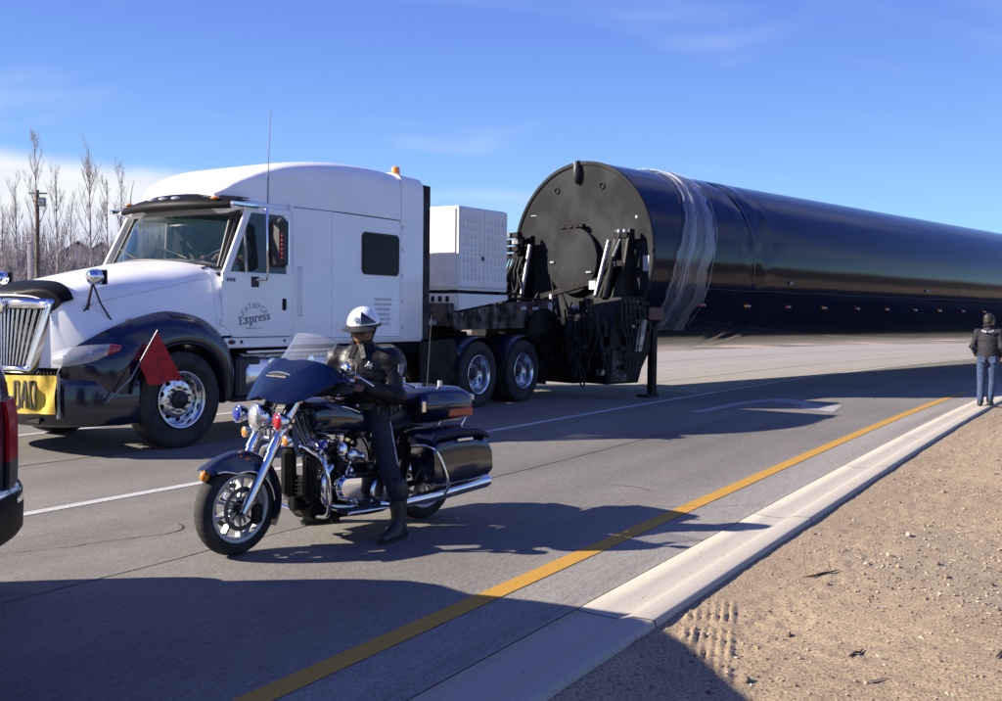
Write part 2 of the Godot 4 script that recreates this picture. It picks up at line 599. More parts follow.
func sky_image() -> ImageTexture:
	# a clear winter sky: deep blue overhead, paler towards the horizon, thin streaks of high cloud and a low bank of white cloud along one side of the horizon
	var w := 2048
	var h := 1024
	var data := PackedFloat32Array()
	data.resize(w * h * 3)
	var n1 := FastNoiseLite.new(); n1.seed = 4; n1.frequency = 1.0; n1.fractal_octaves = 5
	var n2 := FastNoiseLite.new(); n2.seed = 9; n2.frequency = 1.0; n2.fractal_octaves = 4
	for y in h:
		var el := (0.5 - (y + 0.5) / h) * PI
		var s := sin(el)
		for x in w:
			var i := (y * w + x) * 3
			if el < -0.02:
				data[i] = 0.25; data[i + 1] = 0.22; data[i + 2] = 0.19
				continue
			var az := wrapf((x + 0.5) / w * TAU, -PI, PI)       # 0 towards -z, growing to the right
			var t := clampf(s, 0.0, 1.0)
			var k := exp(-t * 4.5)
			var r := 0.02 + 0.53 * k
			var g := 0.06 + 0.95 * k
			var b := 0.24 + 1.0 * exp(-t * 1.6)
			if el < 1.3:
				# thin streaks, stretched along the horizon
				var dx := cos(az); var dz := sin(az)
				var p := Vector3(dx, 0, dz) / (s + 0.16)
				var warp := n2.get_noise_3d(p.x * 0.5, p.z * 0.5, 3.0)
				var c := n1.get_noise_3d(p.x * 0.9 + warp * 0.5, p.z * 0.35 - p.x * 0.5 + warp * 0.4, 0.0)
				var big := n2.get_noise_3d(p.x * 0.22, p.z * 0.22, 8.0)
				c = smoothstep(-0.12, 0.6, c + big * 0.5) * 0.50 * smoothstep(0.02, 0.12, t)
				r = lerpf(r, 0.80, c); g = lerpf(g, 0.88, c); b = lerpf(b, 1.0, c)
				# the bank of cloud, its top sloping down to the right of the view
				var top := 0.136 - 0.075 * sin(az + 0.40) + 0.005 * n1.get_noise_2d(cos(az) * 12.0, sin(az) * 12.0)
				top = clampf(top, -0.02, 0.22)
				var bank := smoothstep(0.008, -0.012, el - top)
				var body := lerpf(0.68, 1.06, smoothstep(0.01, 0.10, el)) * (0.92 + 0.16 * n2.get_noise_3d(cos(az) * 6.0, el * 30.0, sin(az) * 6.0))
				bank *= 0.93 * smoothstep(-0.12, -0.27, az) * smoothstep(-2.9, -2.3, az)
				r = lerpf(r, 0.93 * body, bank); g = lerpf(g, 0.96 * body, bank); b = lerpf(b, minf(1.0, 0.35 + 0.68 * body), bank)
			data[i] = r; data[i + 1] = g; data[i + 2] = b
	var img := Image.create_from_data(w, h, false, Image.FORMAT_RGBF, data.to_byte_array())
	return ImageTexture.create_from_image(img)

# ---------------------------------------------------------------- the road: s metres along it, n metres to the right of the yellow line
var rc := PackedVector3Array()
var rh := PackedFloat32Array()
const S0 := -70.0
const DS := 0.5

func make_road_curve():
	var n := 640
	rc.resize(n); rh.resize(n)
	for i in n:
		var s := S0 + i * DS
		var u: float = clamp(s, 0.0, 55.0)
		rh[i] = deg_to_rad(32.6 + 0.0082 * u * u)
	var z := int(-S0 / DS)
	rc[z] = Vector3(-0.1, 0, -5.31)
	for i in range(z + 1, n):
		rc[i] = rc[i - 1] + Vector3(sin(rh[i - 1]), 0, -cos(rh[i - 1])) * DS
	for i in range(z - 1, -1, -1):
		rc[i] = rc[i + 1] - Vector3(sin(rh[i]), 0, -cos(rh[i])) * DS

func rd(s: float, n: float, y := 0.0) -> Vector3:
	var f: float = clamp((s - S0) / DS, 0.0, rc.size() - 1.001)
	var i := int(f)
	var c := rc[i].lerp(rc[i + 1], f - i)
	var h := lerpf(rh[i], rh[i + 1], f - i)
	return c + Vector3(cos(h), 0, sin(h)) * n + Vector3(0, y, 0)

func strip(mb: MB, s0: float, s1: float, n0: float, n1: float, y: float, step := 1.0):
	var cnt: int = max(1, int((s1 - s0) / step))
	var rows := []
	for i in cnt + 1:
		var s := lerpf(s0, s1, float(i) / cnt)
		rows.append(PackedVector3Array([rd(s, n0, y), rd(s, n1, y)]))
	mb.sheet(rows)

func steps(a: float, b: float, near0: float, near1: float, fine: float, coarse: float) -> Array:
	var out := [a]
	var v := a
	while v < b - 1e-4:
		v = min(b, v + (fine if v >= near0 - 0.001 and v < near1 else coarse))
		out.append(v)
	return out

func make_setting():
	make_road_curve()
	var rng := RandomNumberGenerator.new()
	rng.seed = 77
	# --- the land all round, out to the horizon
	var soil := mottled(lin(0.20, 0.155, 0.115), 0.25, 0.05, 0.95, 0, 0, 31)
	var g := MB.new()
	var rows := []
	for r in [0.0, 40.0, 80.0, 160.0, 320.0, 640.0, 1300.0, 2600.0]:
		var row := PackedVector3Array()
		for k in 49:
			var a := TAU * k / 48.0
			row.append(Vector3(cos(a) * r, -0.06, -sin(a) * r))
		rows.append(row)
	g.sheet(rows)
	struct("ground", g, soil)
	# --- carriageway
	var asphalt := mat(Color.WHITE, 0.88)
	asphalt.vertex_color_use_as_albedo = true
	asphalt.albedo_texture = noise_tex(0.045, [[0.2, Color(0.905, 0.90, 0.895)], [0.5, Color(0.95, 0.948, 0.945)], [0.82, Color(0.985, 0.985, 0.985)]], 1024, 4, 41)
	asphalt.normal_enabled = true
	asphalt.normal_texture = normal_tex(0.12, 3.0, 1024, 42)
	asphalt.normal_scale = 0.12
	asphalt.detail_enabled = true
	asphalt.detail_blend_mode = BaseMaterial3D.BLEND_MODE_MUL
	asphalt.detail_uv_layer = BaseMaterial3D.DETAIL_UV_2
	asphalt.detail_albedo = noise_tex(0.05, [[0.15, Color(0.80, 0.795, 0.79)], [0.42, Color(0.90, 0.897, 0.894)], [0.6, Color(0.94, 0.938, 0.935)], [0.85, Color(0.99, 0.99, 0.99)]], 1024, 8, 46)
	var nb := FastNoiseLite.new(); nb.seed = 5; nb.frequency = 0.16; nb.fractal_octaves = 4
	var nl := FastNoiseLite.new(); nl.seed = 6; nl.frequency = 1.3; nl.fractal_octaves = 3
	var m := MB.new()
	m.smooth()
	var ss := steps(-60, 200, -6, 26, 0.2, 1.5)
	var ns := steps(-15.0, 0.52, -9.0, 1.0, 0.16, 0.6)
	var vs := []
	var cs := []
	for s in ss:
		var vr := PackedVector3Array()
		var cr := PackedColorArray()
		for n in ns:
			vr.append(rd(s, n, 0.0))
			var c := 0.196 + 0.044 * nb.get_noise_2d(s, n * 1.5)
			c *= 1.0 + 0.20 * nl.get_noise_2d(s * 0.05, n * 1.6) + 0.10 * nl.get_noise_2d(s * 2.0 + 90.0, n * 2.0)          # long streaks of wear along the lane
			var lane: float = fposmod(n + 4.14, 4.14)
			c *= 1.0 - 0.10 * exp(-pow((lane - 1.1) / 0.35, 2)) - 0.10 * exp(-pow((lane - 3.0) / 0.35, 2))
			c *= 1.0 - 0.24 * exp(-pow((lane - 2.05) / 0.4, 2)) * smoothstep(-0.2, 0.5, nb.get_noise_2d(s * 0.7 + 40.0, n))   # oil drips between the wheel tracks
			if n > -0.1:
				c = lerpf(c, 0.285 + 0.10 * nl.get_noise_2d(s * 0.05, n * 9.0), smoothstep(-0.15, 0.12, n))               # the paler strip beside the gutter
			c = lerpf(c, 0.36 + 0.03 * nl.get_noise_2d(s * 0.1, n * 2.0), smoothstep(-4.25, -4.45, n) * smoothstep(14.0, 14.3, s))   # paler further on: the sheen of glancing sun put into the colour
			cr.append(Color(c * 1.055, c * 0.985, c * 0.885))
		vs.append(vr); cs.append(cr)
	for i in ss.size() - 1:
		for k in ns.size() - 1:
			for q in [[i, k], [i + 1, k + 1], [i, k + 1], [i, k], [i + 1, k], [i + 1, k + 1]]:
				m.st.set_color(cs[q[0]][q[1]])
				m.st.set_uv(Vector2(ss[q[0]] * 0.09, ns[q[1]] * 0.40))
				m.st.set_uv2(Vector2(ss[q[0]] * 0.6, ns[q[1]] * 0.6))
				m.st.add_vertex(vs[q[0]][q[1]])
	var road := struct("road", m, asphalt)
	# --- painted lines and arrow, worn
	var pw := worn_paint(lin(0.44, 0.44, 0.43), lin(0.30, 0.29, 0.28), 43)
	var py := worn_paint(lin(0.43, 0.23, 0.022), lin(0.30, 0.19, 0.05), 44)
	var l := MB.new()
	strip(l, -60, 180, -4.20, -4.08, 0.004)
	struct("white_lane_line", l, pw, road)
	l = MB.new()
	strip(l, -60, 18.6, -0.07, 0.07, 0.004)
	struct("yellow_edge_line", l, py, road)
	l = MB.new()
	strip(l, -60, 180, -8.6, -8.48, 0.004)
	struct("white_lane_line", l, pw, road)
	# a lane arrow that bends towards the kerb
	l = MB.new()
	var ap := PackedVector2Array([Vector2(-2.97, 10.5), Vector2(-2.77, 10.5), Vector2(-2.72, 12.6), Vector2(-2.50, 13.3), Vector2(-2.15, 13.25), Vector2(-1.75, 12.85), Vector2(-1.9, 12.5), Vector2(-1.05, 12.1), Vector2(-1.25, 13.5), Vector2(-1.5, 13.15), Vector2(-1.95, 13.75), Vector2(-2.45, 14.2), Vector2(-2.75, 13.8), Vector2(-2.95, 12.8)])
	var tr := Geometry2D.triangulate_polygon(ap)
	for i in range(0, tr.size(), 3):
		var q := []
		for j in 3: q.append(rd(ap[tr[i + j]].y, ap[tr[i + j]].x, 0.004))
		l.tri(q[0], q[1], q[2])
	struct("painted_arrow", l, worn_paint(lin(0.31, 0.31, 0.305), lin(0.20, 0.195, 0.19), 48), road)
	# --- sealed cracks and joints
	var tar := mat(lin(0.03, 0.029, 0.03), 0.7)
	for cr in [[-58, 180, -6.3, 0.02], [-58, 180, -2.1, 0.008], [-58, 180, -10.6, 0.03]]:
		l = MB.new()
		var rws := []
		var s: float = cr[0]
		while s < cr[1]:
			var o := 0.03 * nl.get_noise_1d(s * 0.8 + cr[2] * 9.0)
			var w: float = cr[3] * (0.7 + 0.5 * nl.get_noise_1d(s * 3.0))
			rws.append(PackedVector3Array([rd(s, cr[2] + o - w, 0.0025), rd(s, cr[2] + o + w, 0.0025)]))
			s += 0.4
		l.sheet(rws)
		struct("joint", l, tar, road)
	for k in 9:
		l = MB.new()
		var rws := []
		var s := rng.randf_range(-4, 22)
		var n := rng.randf_range(-3.9, -0.6)
		var dirn := rng.randf_range(-0.9, 0.9)
		for j in rng.randi_range(10, 26):
			rws.append(PackedVector3Array([rd(s, n, 0.002), rd(s + 0.012, n + 0.012, 0.002)]))
			s += 0.09 * cos(dirn) ; n += 0.09 * sin(dirn)
			dirn += rng.randf_range(-0.45, 0.45)
		l.sheet(rws)
		struct("crack", l, tar, road)
	# --- gutter pan and kerb, cast in lengths with joints
	var conc := mat(Color.WHITE, 0.9)
	conc.albedo_texture = noise_tex(0.10, [[0.2, lin(0.28, 0.25, 0.20)], [0.42, lin(0.375, 0.342, 0.287)], [0.6, lin(0.395, 0.36, 0.305)], [0.85, lin(0.42, 0.385, 0.33)]], 1024, 7, 45)
	conc.uv1_triplanar = true
	conc.uv1_world_triplanar = true
	conc.uv1_scale = Vector3.ONE * 0.8
	conc.normal_enabled = true
	conc.normal_texture = normal_tex(0.2, 2.0, 512, 47)
	conc.normal_scale = 0.3
	var seg := 3.05
	var s := -9.0
	while s < 60.0:
		var e := s + seg - 0.012
		var gm := MB.new()
		var gr := []
		for i in 7:
			var q := lerpf(s, e, i / 6.0)
			gr.append(PackedVector3Array([rd(q, 0.533, -0.03), rd(q, 0.533, 0.004), rd(q, 0.66, -0.001), rd(q, 0.78, 0.0), rd(q, 0.81, 0.006), rd(q, 0.84, 0.018), rd(q, 0.865, 0.026), rd(q, 0.975, 0.031), rd(q, 0.992, 0.027), rd(q, 1.0, 0.015), rd(q, 1.005, -0.14)]))
		gm.sheet(gr)
		var kerb := obj("kerb", gm, conc)
		kerb.set_meta("kind", "structure")
		s += seg
	var gm2 := MB.new()
	strip(gm2, -60, 190, 0.50, 1.0, -0.035)
	struct("kerb_bed", gm2, M.dusty)
	# --- bare dirt on the near side, with ruts and the print of a lugged tyre
	var dirt := mat(Color.WHITE, 0.95)
	dirt.vertex_color_use_as_albedo = true
	dirt.albedo_texture = noise_tex(0.035, [[0.18, Color(0.60, 0.57, 0.55)], [0.4, Color(0.86, 0.85, 0.84)], [0.6, Color(0.96, 0.96, 0.96)], [0.85, Color(1, 0.97, 0.92)]], 1024, 8, 51)
	dirt.uv1_triplanar = true
	dirt.uv1_world_triplanar = true
	dirt.uv1_scale = Vector3.ONE * 1.15
	dirt.normal_enabled = true
	dirt.normal_texture = normal_tex(0.05, 7.0, 1024, 52, 8)
	dirt.normal_scale = 0.5
	var nd := FastNoiseLite.new(); nd.seed = 12; nd.frequency = 0.5; nd.fractal_octaves = 5
	var nf := FastNoiseLite.new(); nf.seed = 13; nf.frequency = 7.0; nf.fractal_octaves = 3
	var nc := FastNoiseLite.new(); nc.seed = 14; nc.frequency = 0.35; nc.fractal_octaves = 4
	m = MB.new()
	m.smooth()
	ss = steps(-12.0, -0.75, -3.5, 10.0, 0.035, 0.5) + steps(-0.737, 0.95, -1.0, 2.0, 0.013, 0.5) + steps(0.985, 150.0, 0.0, 10.0, 0.035, 0.5)
	ns = steps(1.0, 1.66, 0.0, 6.5, 0.013, 1.2) + steps(1.70, 45.0, 0.0, 6.5, 0.04, 1.2)
	vs = []; cs = []
	for sq in ss:
		var vr := PackedVector3Array()
		var cr := PackedColorArray()
		for n in ns:
			var y := dirt_y(sq, n, nd, nf)
			vr.append(rd(sq, n, y))
			var c := 0.9 + 0.16 * nc.get_noise_2d(sq * 1.3, n * 1.3) + 0.10 * nf.get_noise_2d(sq * 0.5, n * 0.5)
			var grey: float = smoothstep(-0.05, 0.4, nc.get_noise_2d(sq * 0.8 + 30.0, n * 0.8) + clamp((n - 2.6) * 0.12, -0.1, 0.3))
			var base := Color(0.40, 0.310, 0.200).lerp(Color(0.34, 0.282, 0.195), grey)
			base = base.lerp(Color(0.075, 0.068, 0.045), smoothstep(6.5, 9.0, n + 1.5 * nc.get_noise_2d(sq * 0.5, n * 0.5)))   # unseen dark scrub away from the road, added to darken the tank's reflection
			cr.append(Color(base.r * c, base.g * c, base.b * c))
		vs.append(vr); cs.append(cr)
	for i in ss.size() - 1:
		for k in ns.size() - 1:
			for q in [[i, k], [i + 1, k + 1], [i, k + 1], [i, k], [i + 1, k], [i + 1, k + 1]]:
				m.st.set_color(cs[q[0]][q[1]])
				m.st.add_vertex(vs[q[0]][q[1]])
	struct("dirt_verge", m, dirt)
	# wood chips, stones and straw strewn over the dirt
	scatter("wood_chips", "scattered pale wood chips and straw bits lying on the bare dirt", chip_mesh(0), 26000, rng, nd, nf, 1.4, 9.0, [Color(0.36, 0.28, 0.19), Color(0.43, 0.35, 0.25), Color(0.17, 0.13, 0.09), Color(0.50, 0.44, 0.34), Color(0.28, 0.24, 0.11), Color(0.22, 0.165, 0.11)], 0.62, nc)
	scatter("small_stones", "small stones and clods lying on the bare dirt", chip_mesh(1), 26000, rng, nd, nf, 1.12, 9.0, [Color(0.30, 0.22, 0.155), Color(0.35, 0.27, 0.19), Color(0.13, 0.10, 0.08), Color(0.23, 0.185, 0.145), Color(0.38, 0.32, 0.26), Color(0.17, 0.125, 0.09)], 0.8, nc)
	var bark := mat(lin(0.06, 0.042, 0.03), 0.9)
	for tw in [[1.72, 1.45, 0.30, "long dark twig lying on the dirt just behind the kerb"], [0.35, 1.95, 0.14, "short dark twig lying beside the pressed tyre marks"], [0.75, 2.55, 0.22, "dark twig lying on the dirt nearest the middle of the lower edge"], [1.75, 3.05, 0.13, "small crooked twig lying among pale wood chips"], [5.2, 2.4, 0.26, "thin dark twig lying on the dirt farthest from the viewer"], [2.6, 3.6, 0.17, "dark twig lying on the dirt nearest the right edge"]]:
		var st := MB.new()
		var a := rng.randf_range(0.2, 1.0)
		var pts := []
		for j in 5:
			var q: float = tw[0] + cos(a) * tw[2] * (j / 4.0 - 0.5)
			var p: float = tw[1] + sin(a) * tw[2] * (j / 4.0 - 0.5) + 0.012 * rng.randf()
			pts.append(rd(q, p, dirt_y(q, p, nd, nf) + 0.006 + rng.randf() * 0.004))
		st.tube(pts, [0.004, 0.006, 0.007, 0.005, 0.003], 5)
		tag(obj("twig", st, bark), tw[3], "twig", "twigs on the dirt")
	# stray grit on the gutter
	var gmesh := chip_mesh(1)
	var mm := MultiMesh.new()
	mm.transform_format = MultiMesh.TRANSFORM_3D
	mm.mesh = gmesh
	mm.instance_count = 320
	for k in 320:
		var sq := rng.randf_range(-2.0, 14.0)
		var n := 0.74 + 0.10 * rng.randfn() * 0.5
		var sz := rng.randf_range(0.12, 0.34)
		mm.set_instance_transform(k, Transform3D(Basis(Vector3.UP, rng.randf() * TAU).scaled(Vector3.ONE * sz), rd(sq, clamp(n, 0.55, 0.80), 0.002)))
	var gi := MultiMeshInstance3D.new()
	gi.name = "gutter_grit"
	gi.multimesh = mm
	gi.material_override = mat(lin(0.21, 0.18, 0.15), 0.9)
	gi.set_meta("kind", "stuff")
	add_child(gi)
	tag(gi, "brown grit swept into the concrete gutter", "grit")

func worn_paint(c: Color, thin: Color, seed_: int) -> StandardMaterial3D:
	var m := mat(Color.WHITE, 0.8)
	m.albedo_texture = noise_tex(0.07, [[0.22, thin], [0.40, c], [0.75, c], [0.9, thin.lerp(c, 0.6)]], 1024, 7, seed_)
	m.uv1_triplanar = true
	m.uv1_world_triplanar = true
	m.uv1_scale = Vector3.ONE * 0.37
	return m

func dirt_y(s: float, n: float, nd: FastNoiseLite, nf: FastNoiseLite) -> float:
	var y := -0.022 + 0.022 * nd.get_noise_2d(s * 1.2, n * 1.2) + 0.011 * nf.get_noise_2d(s, n)
	y *= smoothstep(0.9, 1.5, n) * 0.8 + 0.2
	y += 0.03 * smoothstep(1.2, 2.8, n)
	# ridges pressed by a lugged tyre: two bands of bars
	var p := rd(s, n)
	var Z := -p.z
	if Z > 4.1 and Z < 5.5 and p.x < 1.5:
		var u := p.x - 0.265 * Z
		var worn := clampf(0.75 + 1.3 * nf.get_noise_2d(s * 0.5, n * 0.5), 0.0, 1.4)
		var e1 := smoothstep(-0.36, -0.32, u) * smoothstep(-0.05, -0.09, u) * smoothstep(4.12, 4.22, Z) * smoothstep(5.45, 5.3, Z) * (1.0 - smoothstep(0.06, 0.02, absf(Z - 4.98)))
		y += e1 * worn * (0.0085 * sin(u * TAU / 0.048) + 0.006)
		var e2 := smoothstep(0.66, 0.70, p.x) * smoothstep(0.95, 0.90, p.x) * smoothstep(4.18, 4.26, Z) * smoothstep(4.80, 4.70, Z) * (1.0 - smoothstep(-0.38, -0.34, u))
		y += e2 * worn * (0.0085 * sin((p.x + 0.08 * Z) * TAU / 0.050) + 0.006)
	return y

func chip_mesh(kind: int) -> ArrayMesh:
	var mb := MB.new()
	if kind == 0:
		mb.bar(Vector3(-0.022, 0.002, -0.004), Vector3(0.022, 0.006, 0.004), 0.010, 0.004)
	else:
		mb.ball(Vector3(0, 0.004, 0), Vector3(0.013, 0.008, 0.010), 6, 4)
	return mb.mesh()

func scatter(called: String, label: String, mesh: ArrayMesh, count: int, rng: RandomNumberGenerator, nd: FastNoiseLite, nf: FastNoiseLite, n0: float, n1: float, cols: Array, size: float, nc: FastNoiseLite):
	var xs := []
	var cc := []
	var tries := 0
	while xs.size() < count and tries < count * 4:
		tries += 1
		var s := -3.5 + 20.0 * pow(rng.randf(), 1.6)
		var n := rng.randf_range(n0, n1)
		var dens := 0.25 + 0.9 * smoothstep(-0.25, 0.35, nc.get_noise_2d(s * 0.8 + 30.0, n * 0.8) + clamp((n - 2.2) * 0.15, -0.25, 0.3))
		if rng.randf() > dens: continue
		var sz := size * rng.randf_range(0.35, 1.15) * (1.0 if rng.randf() < 0.96 else rng.randf_range(1.6, 3.0))
		var b := Basis(Vector3.UP, rng.randf() * TAU) * Basis(Vector3(1, 0, 0), rng.randf_range(-0.4, 0.4))
		xs.append(Transform3D(b.scaled(Vector3(sz * rng.randf_range(0.6, 1.4), sz, sz)), rd(s, n, dirt_y(s, n, nd, nf))))
		var c: Color = cols[rng.randi() % cols.size()]
		cc.append(c * rng.randf_range(0.75, 1.15))
	var mm := MultiMesh.new()
	mm.transform_format = MultiMesh.TRANSFORM_3D
	mm.use_colors = true
	mm.mesh = mesh
	mm.instance_count = xs.size()
	for i in xs.size():
		mm.set_instance_transform(i, xs[i])
		mm.set_instance_color(i, cc[i])
	var gi := MultiMeshInstance3D.new()
	gi.name = called
	gi.multimesh = mm
	var mt := mat(Color.WHITE, 0.9)
	mt.vertex_color_use_as_albedo = true
	gi.material_override = mt
	gi.set_meta("kind", "stuff")
	add_child(gi)
	tag(gi, label, called.replace("_", " "))

# ---------------------------------------------------------------- the tractor. Its own axes: x towards its tail, z towards its driver's side, y up
const TRUCK_AT := Vector3(-4.745, 0, -11.69)
const TRUCK_TURN := 57.2
const TRUCK_SIZE := 1.10

func lerp_table(t: Array, x: float) -> Array:   # rows [x, v0, v1 ...], smoothly interpolated
	var i := 0
	while i < t.size() - 2 and x > t[i + 1][0]: i += 1
	var a: Array = t[i]; var b: Array = t[i + 1]
	var f: float = clamp((x - a[0]) / (b[0] - a[0]), 0.0, 1.0)
	var p: Array = t[max(i - 1, 0)]; var q: Array = t[min(i + 2, t.size() - 1)]
	var out := []
	for k in range(1, a.size()):
		out.append(cubic_interpolate(a[k], b[k], p[k], q[k], f))
	return out

func text_mesh(s: String, size: float, font := "Droid Sans", bold := true, depth := 0.004) -> TextMesh:
	var t := TextMesh.new()
	t.text = s
	var f := SystemFont.new()
	f.font_names = PackedStringArray([font])
	f.font_weight = 700 if bold else 400
	t.font = f
	t.font_size = 64
	t.pixel_size = size / 64.0
	t.depth = depth
	t.curve_step = 2.0
	return t

func make_tyre(R: float, w: float, rr: float, grooves := 4) -> MB:   # round the z axis, outer side towards +z, its middle at z = 0
	var mb := MB.new()
	var h := w * 0.5
	var p := [Vector2(rr, -h * 0.62), Vector2(rr + 0.02, -h * 0.80), Vector2(lerpf(rr, R, 0.45), -h), Vector2(lerpf(rr, R, 0.75), -h * 0.98), Vector2(R - 0.03, -h * 0.90), Vector2(R - 0.008, -h * 0.80), Vector2(R - 0.008, -h * 0.80)]
	for k in grooves + 1:
		var a := lerpf(-h * 0.78, h * 0.78, float(k) / (grooves + 1))
		var b := lerpf(-h * 0.78, h * 0.78, float(k + 1) / (grooves + 1))
		p.append(Vector2(R, a)); p.append(Vector2(R, b - 0.010))
		if k < grooves:
			p.append(Vector2(R, b - 0.010)); p.append(Vector2(R - 0.012, b - 0.008)); p.append(Vector2(R - 0.012, b - 0.002)); p.append(Vector2(R, b))
	p.append_array([Vector2(R - 0.008, h * 0.80), Vector2(R - 0.008, h * 0.80), Vector2(R - 0.03, h * 0.90), Vector2(lerpf(rr, R, 0.75), h * 0.98), Vector2(lerpf(rr, R, 0.45), h), Vector2(rr + 0.02, h * 0.80), Vector2(rr, h * 0.62), Vector2(rr, -h * 0.62)])
	mb.lathe(p, 56)
	return mb

func holed_disc(mb: MB, r0: float, r1: float, z_of: Callable, count: int, hr: float, hole_r: float, stretch := 1.0, back := 0.012):   # a disc with round hand holes
	var rc_ := (hole_r)
	for k in count:
		var a0 := TAU * k / count
		var a1 := TAU * (k + 1) / count
		var ac := (a0 + a1) * 0.5
		var inner := PackedVector3Array()
		var outer := PackedVector3Array()
		var N := 20
		for j in N + 1:
			var t := TAU * j / N
			var du := cos(t); var dv := sin(t)
			var ua := ac + du * hr * stretch / rc_
			var ur := rc_ + dv * hr
			inner.append(Vector3(cos(ua) * ur, sin(ua) * ur, z_of.call(ur)))
			var sc: float = 1.0 / max(absf(du), absf(dv))
			var oa := ac + clampf(du * sc, -1, 1) * (a1 - a0) * 0.5
			var vv := clampf(dv * sc, -1, 1)
			var orr := rc_ + (vv * (r1 - rc_) if vv > 0 else vv * (rc_ - r0))
			outer.append(Vector3(cos(oa) * orr, sin(oa) * orr, z_of.call(orr)))
		mb.smooth()
		for j in N:
			mb.quad(inner[j], outer[j], outer[j + 1], inner[j + 1])
		mb.flat()
		for j in N:
			var b := Vector3(0, 0, back)
			mb.quad(inner[j + 1], inner[j + 1] - b, inner[j] - b, inner[j])

func truck_wheel(parent: Node3D, at: Vector3, dish: float, out_sign := 1.0, called := "wheel") -> Node3D:   # dish: how far the disc stands behind the outer face of the rim
	var w := part(called, parent, at)
	if out_sign < 0: w.rotation.y = PI
	obj("tyre", make_tyre(0.51, 0.28, 0.285), M.rubber, w)
	var rim := MB.new()
	rim.lathe([Vector2(0.30, 0.118), Vector2(0.302, 0.128), Vector2(0.294, 0.132), Vector2(0.282, 0.126), Vector2(0.272, 0.10), Vector2(0.262, 0.06), Vector2(0.255, 0.02 - dish), Vector2(0.250, -0.02 - dish)], 56)
	rim.lathe([Vector2(0.27, -0.12), Vector2(0.30, -0.118)], 32)
	var z0 := 0.07 - dish
	var zf := func(r: float) -> float: return z0 - 0.045 * pow(clamp((r - 0.15) / 0.10, 0.0, 1.0), 2)
	holed_disc(rim, 0.155, 0.252, zf, 10, 0.022, 0.212, 1.35, 0.02)
	rim.lathe([Vector2(0.156, z0), Vector2(0.10, z0), Vector2(0.10, z0), Vector2(0.098, z0 - 0.03)], 40)
	obj("rim", rim, M.polished, w)
	var inside := MB.new()
	inside.lathe([Vector2(0.25, z0 - 0.09), Vector2(0.0, z0 - 0.09)], 24)
	obj("brake_drum", inside, M.gap, w)
	var hub := MB.new()
	hub.lathe([Vector2(0.097, z0 - 0.02), Vector2(0.097, z0 + 0.03), Vector2(0.090, z0 + 0.045), Vector2(0.060, z0 + 0.05), Vector2(0.060, z0 + 0.05), Vector2(0.055, z0 + 0.075), Vector2(0.0, z0 + 0.08)], 24)
	obj("hub", hub, M.plastic, w)
	for k in 10:
		var n := MB.new()
		var a := TAU * (k + 0.5) / 10
		n.xf = Transform3D(Basis(), Vector3(cos(a) * 0.128, sin(a) * 0.128, z0))
		n.lathe([Vector2(0.017, 0.0), Vector2(0.016, 0.008), Vector2(0.013, 0.010), Vector2(0.013, 0.034), Vector2(0.009, 0.04), Vector2(0.0, 0.04)], 6)
		obj("lug_nut", n, M.steel, w)
	return w

const HOOD := [   # x, then half-section points (y, z) from the middle of the top down the side
	[-1.30, 1.57, 0.0, 1.565, 0.20, 1.55, 0.38, 1.49, 0.50, 1.37, 0.57, 1.20, 0.63, 1.02, 0.70, 0.86, 0.76],
	[-1.12, 1.655, 0.0, 1.65, 0.22, 1.63, 0.42, 1.565, 0.56, 1.43, 0.65, 1.26, 0.72, 1.09, 0.80, 0.92, 0.88],
	[-0.60, 1.80, 0.0, 1.795, 0.24, 1.775, 0.46, 1.71, 0.63, 1.57, 0.75, 1.40, 0.83, 1.22, 0.91, 1.05, 0.98],
	[0.00, 1.93, 0.0, 1.925, 0.26, 1.905, 0.50, 1.84, 0.71, 1.71, 0.86, 1.53, 0.94, 1.33, 1.00, 1.12, 1.04],
	[0.52, 2.025, 0.0, 2.02, 0.28, 2.00, 0.54, 1.945, 0.78, 1.83, 0.96, 1.62, 1.03, 1.40, 1.07, 1.16, 1.085]]

func hood_ring(x: float, grow := 0.0) -> PackedVector3Array:
	var v := lerp_table(HOOD, x)
	var half := []
	for k in 8: half.append(Vector2(v[k * 2], v[k * 2 + 1]))
	var fine := []
	for k in 7:
		var p: Vector2 = half[max(k - 1, 0)] if k > 0 else Vector2(half[1].x, -half[1].y)
		var q: Vector2 = half[min(k + 2, 7)]
		for j in 3: fine.append((half[k] as Vector2).cubic_interpolate(half[k + 1], p, q, j / 3.0))
	fine.append(half[7])
	var out := PackedVector3Array()
	var n := fine.size()
	for k in range(n - 1, 0, -1): out.append(Vector3(max(x, -1.225 + 0.46 * fine[k].y * fine[k].y), fine[k].x, -fine[k].y))
	for k in n: out.append(Vector3(max(x, -1.225 + 0.46 * fine[k].y * fine[k].y), fine[k].x, fine[k].y))
	if grow != 0.0:
		var o2 := PackedVector3Array()
		for k in out.size():
			var t: Vector3 = (out[min(k + 1, out.size() - 1)] - out[max(k - 1, 0)]).normalized()
			o2.append(out[k] + Vector3(0, t.z, -t.y) * grow)
		return o2
	return out

const FENDER_IN := [[-0.60, 0.60, 1.13], [-0.57, 0.74, 1.15], [-0.48, 0.90, 1.17], [-0.28, 1.04, 1.18], [0.0, 1.10, 1.18], [0.28, 1.04, 1.18], [0.47, 0.88, 1.17], [0.57, 0.66, 1.15], [0.60, 0.44, 1.13]]
const FENDER_OUT := [[-1.13, 0.72, 0.82], [-1.12, 1.00, 0.86], [-0.86, 1.18, 0.925], [-0.50, 1.335, 0.965], [-0.08, 1.435, 0.99], [0.34, 1.40, 1.015], [0.62, 1.17, 1.075], [0.75, 0.90, 1.09], [0.74, 0.62, 1.10]]

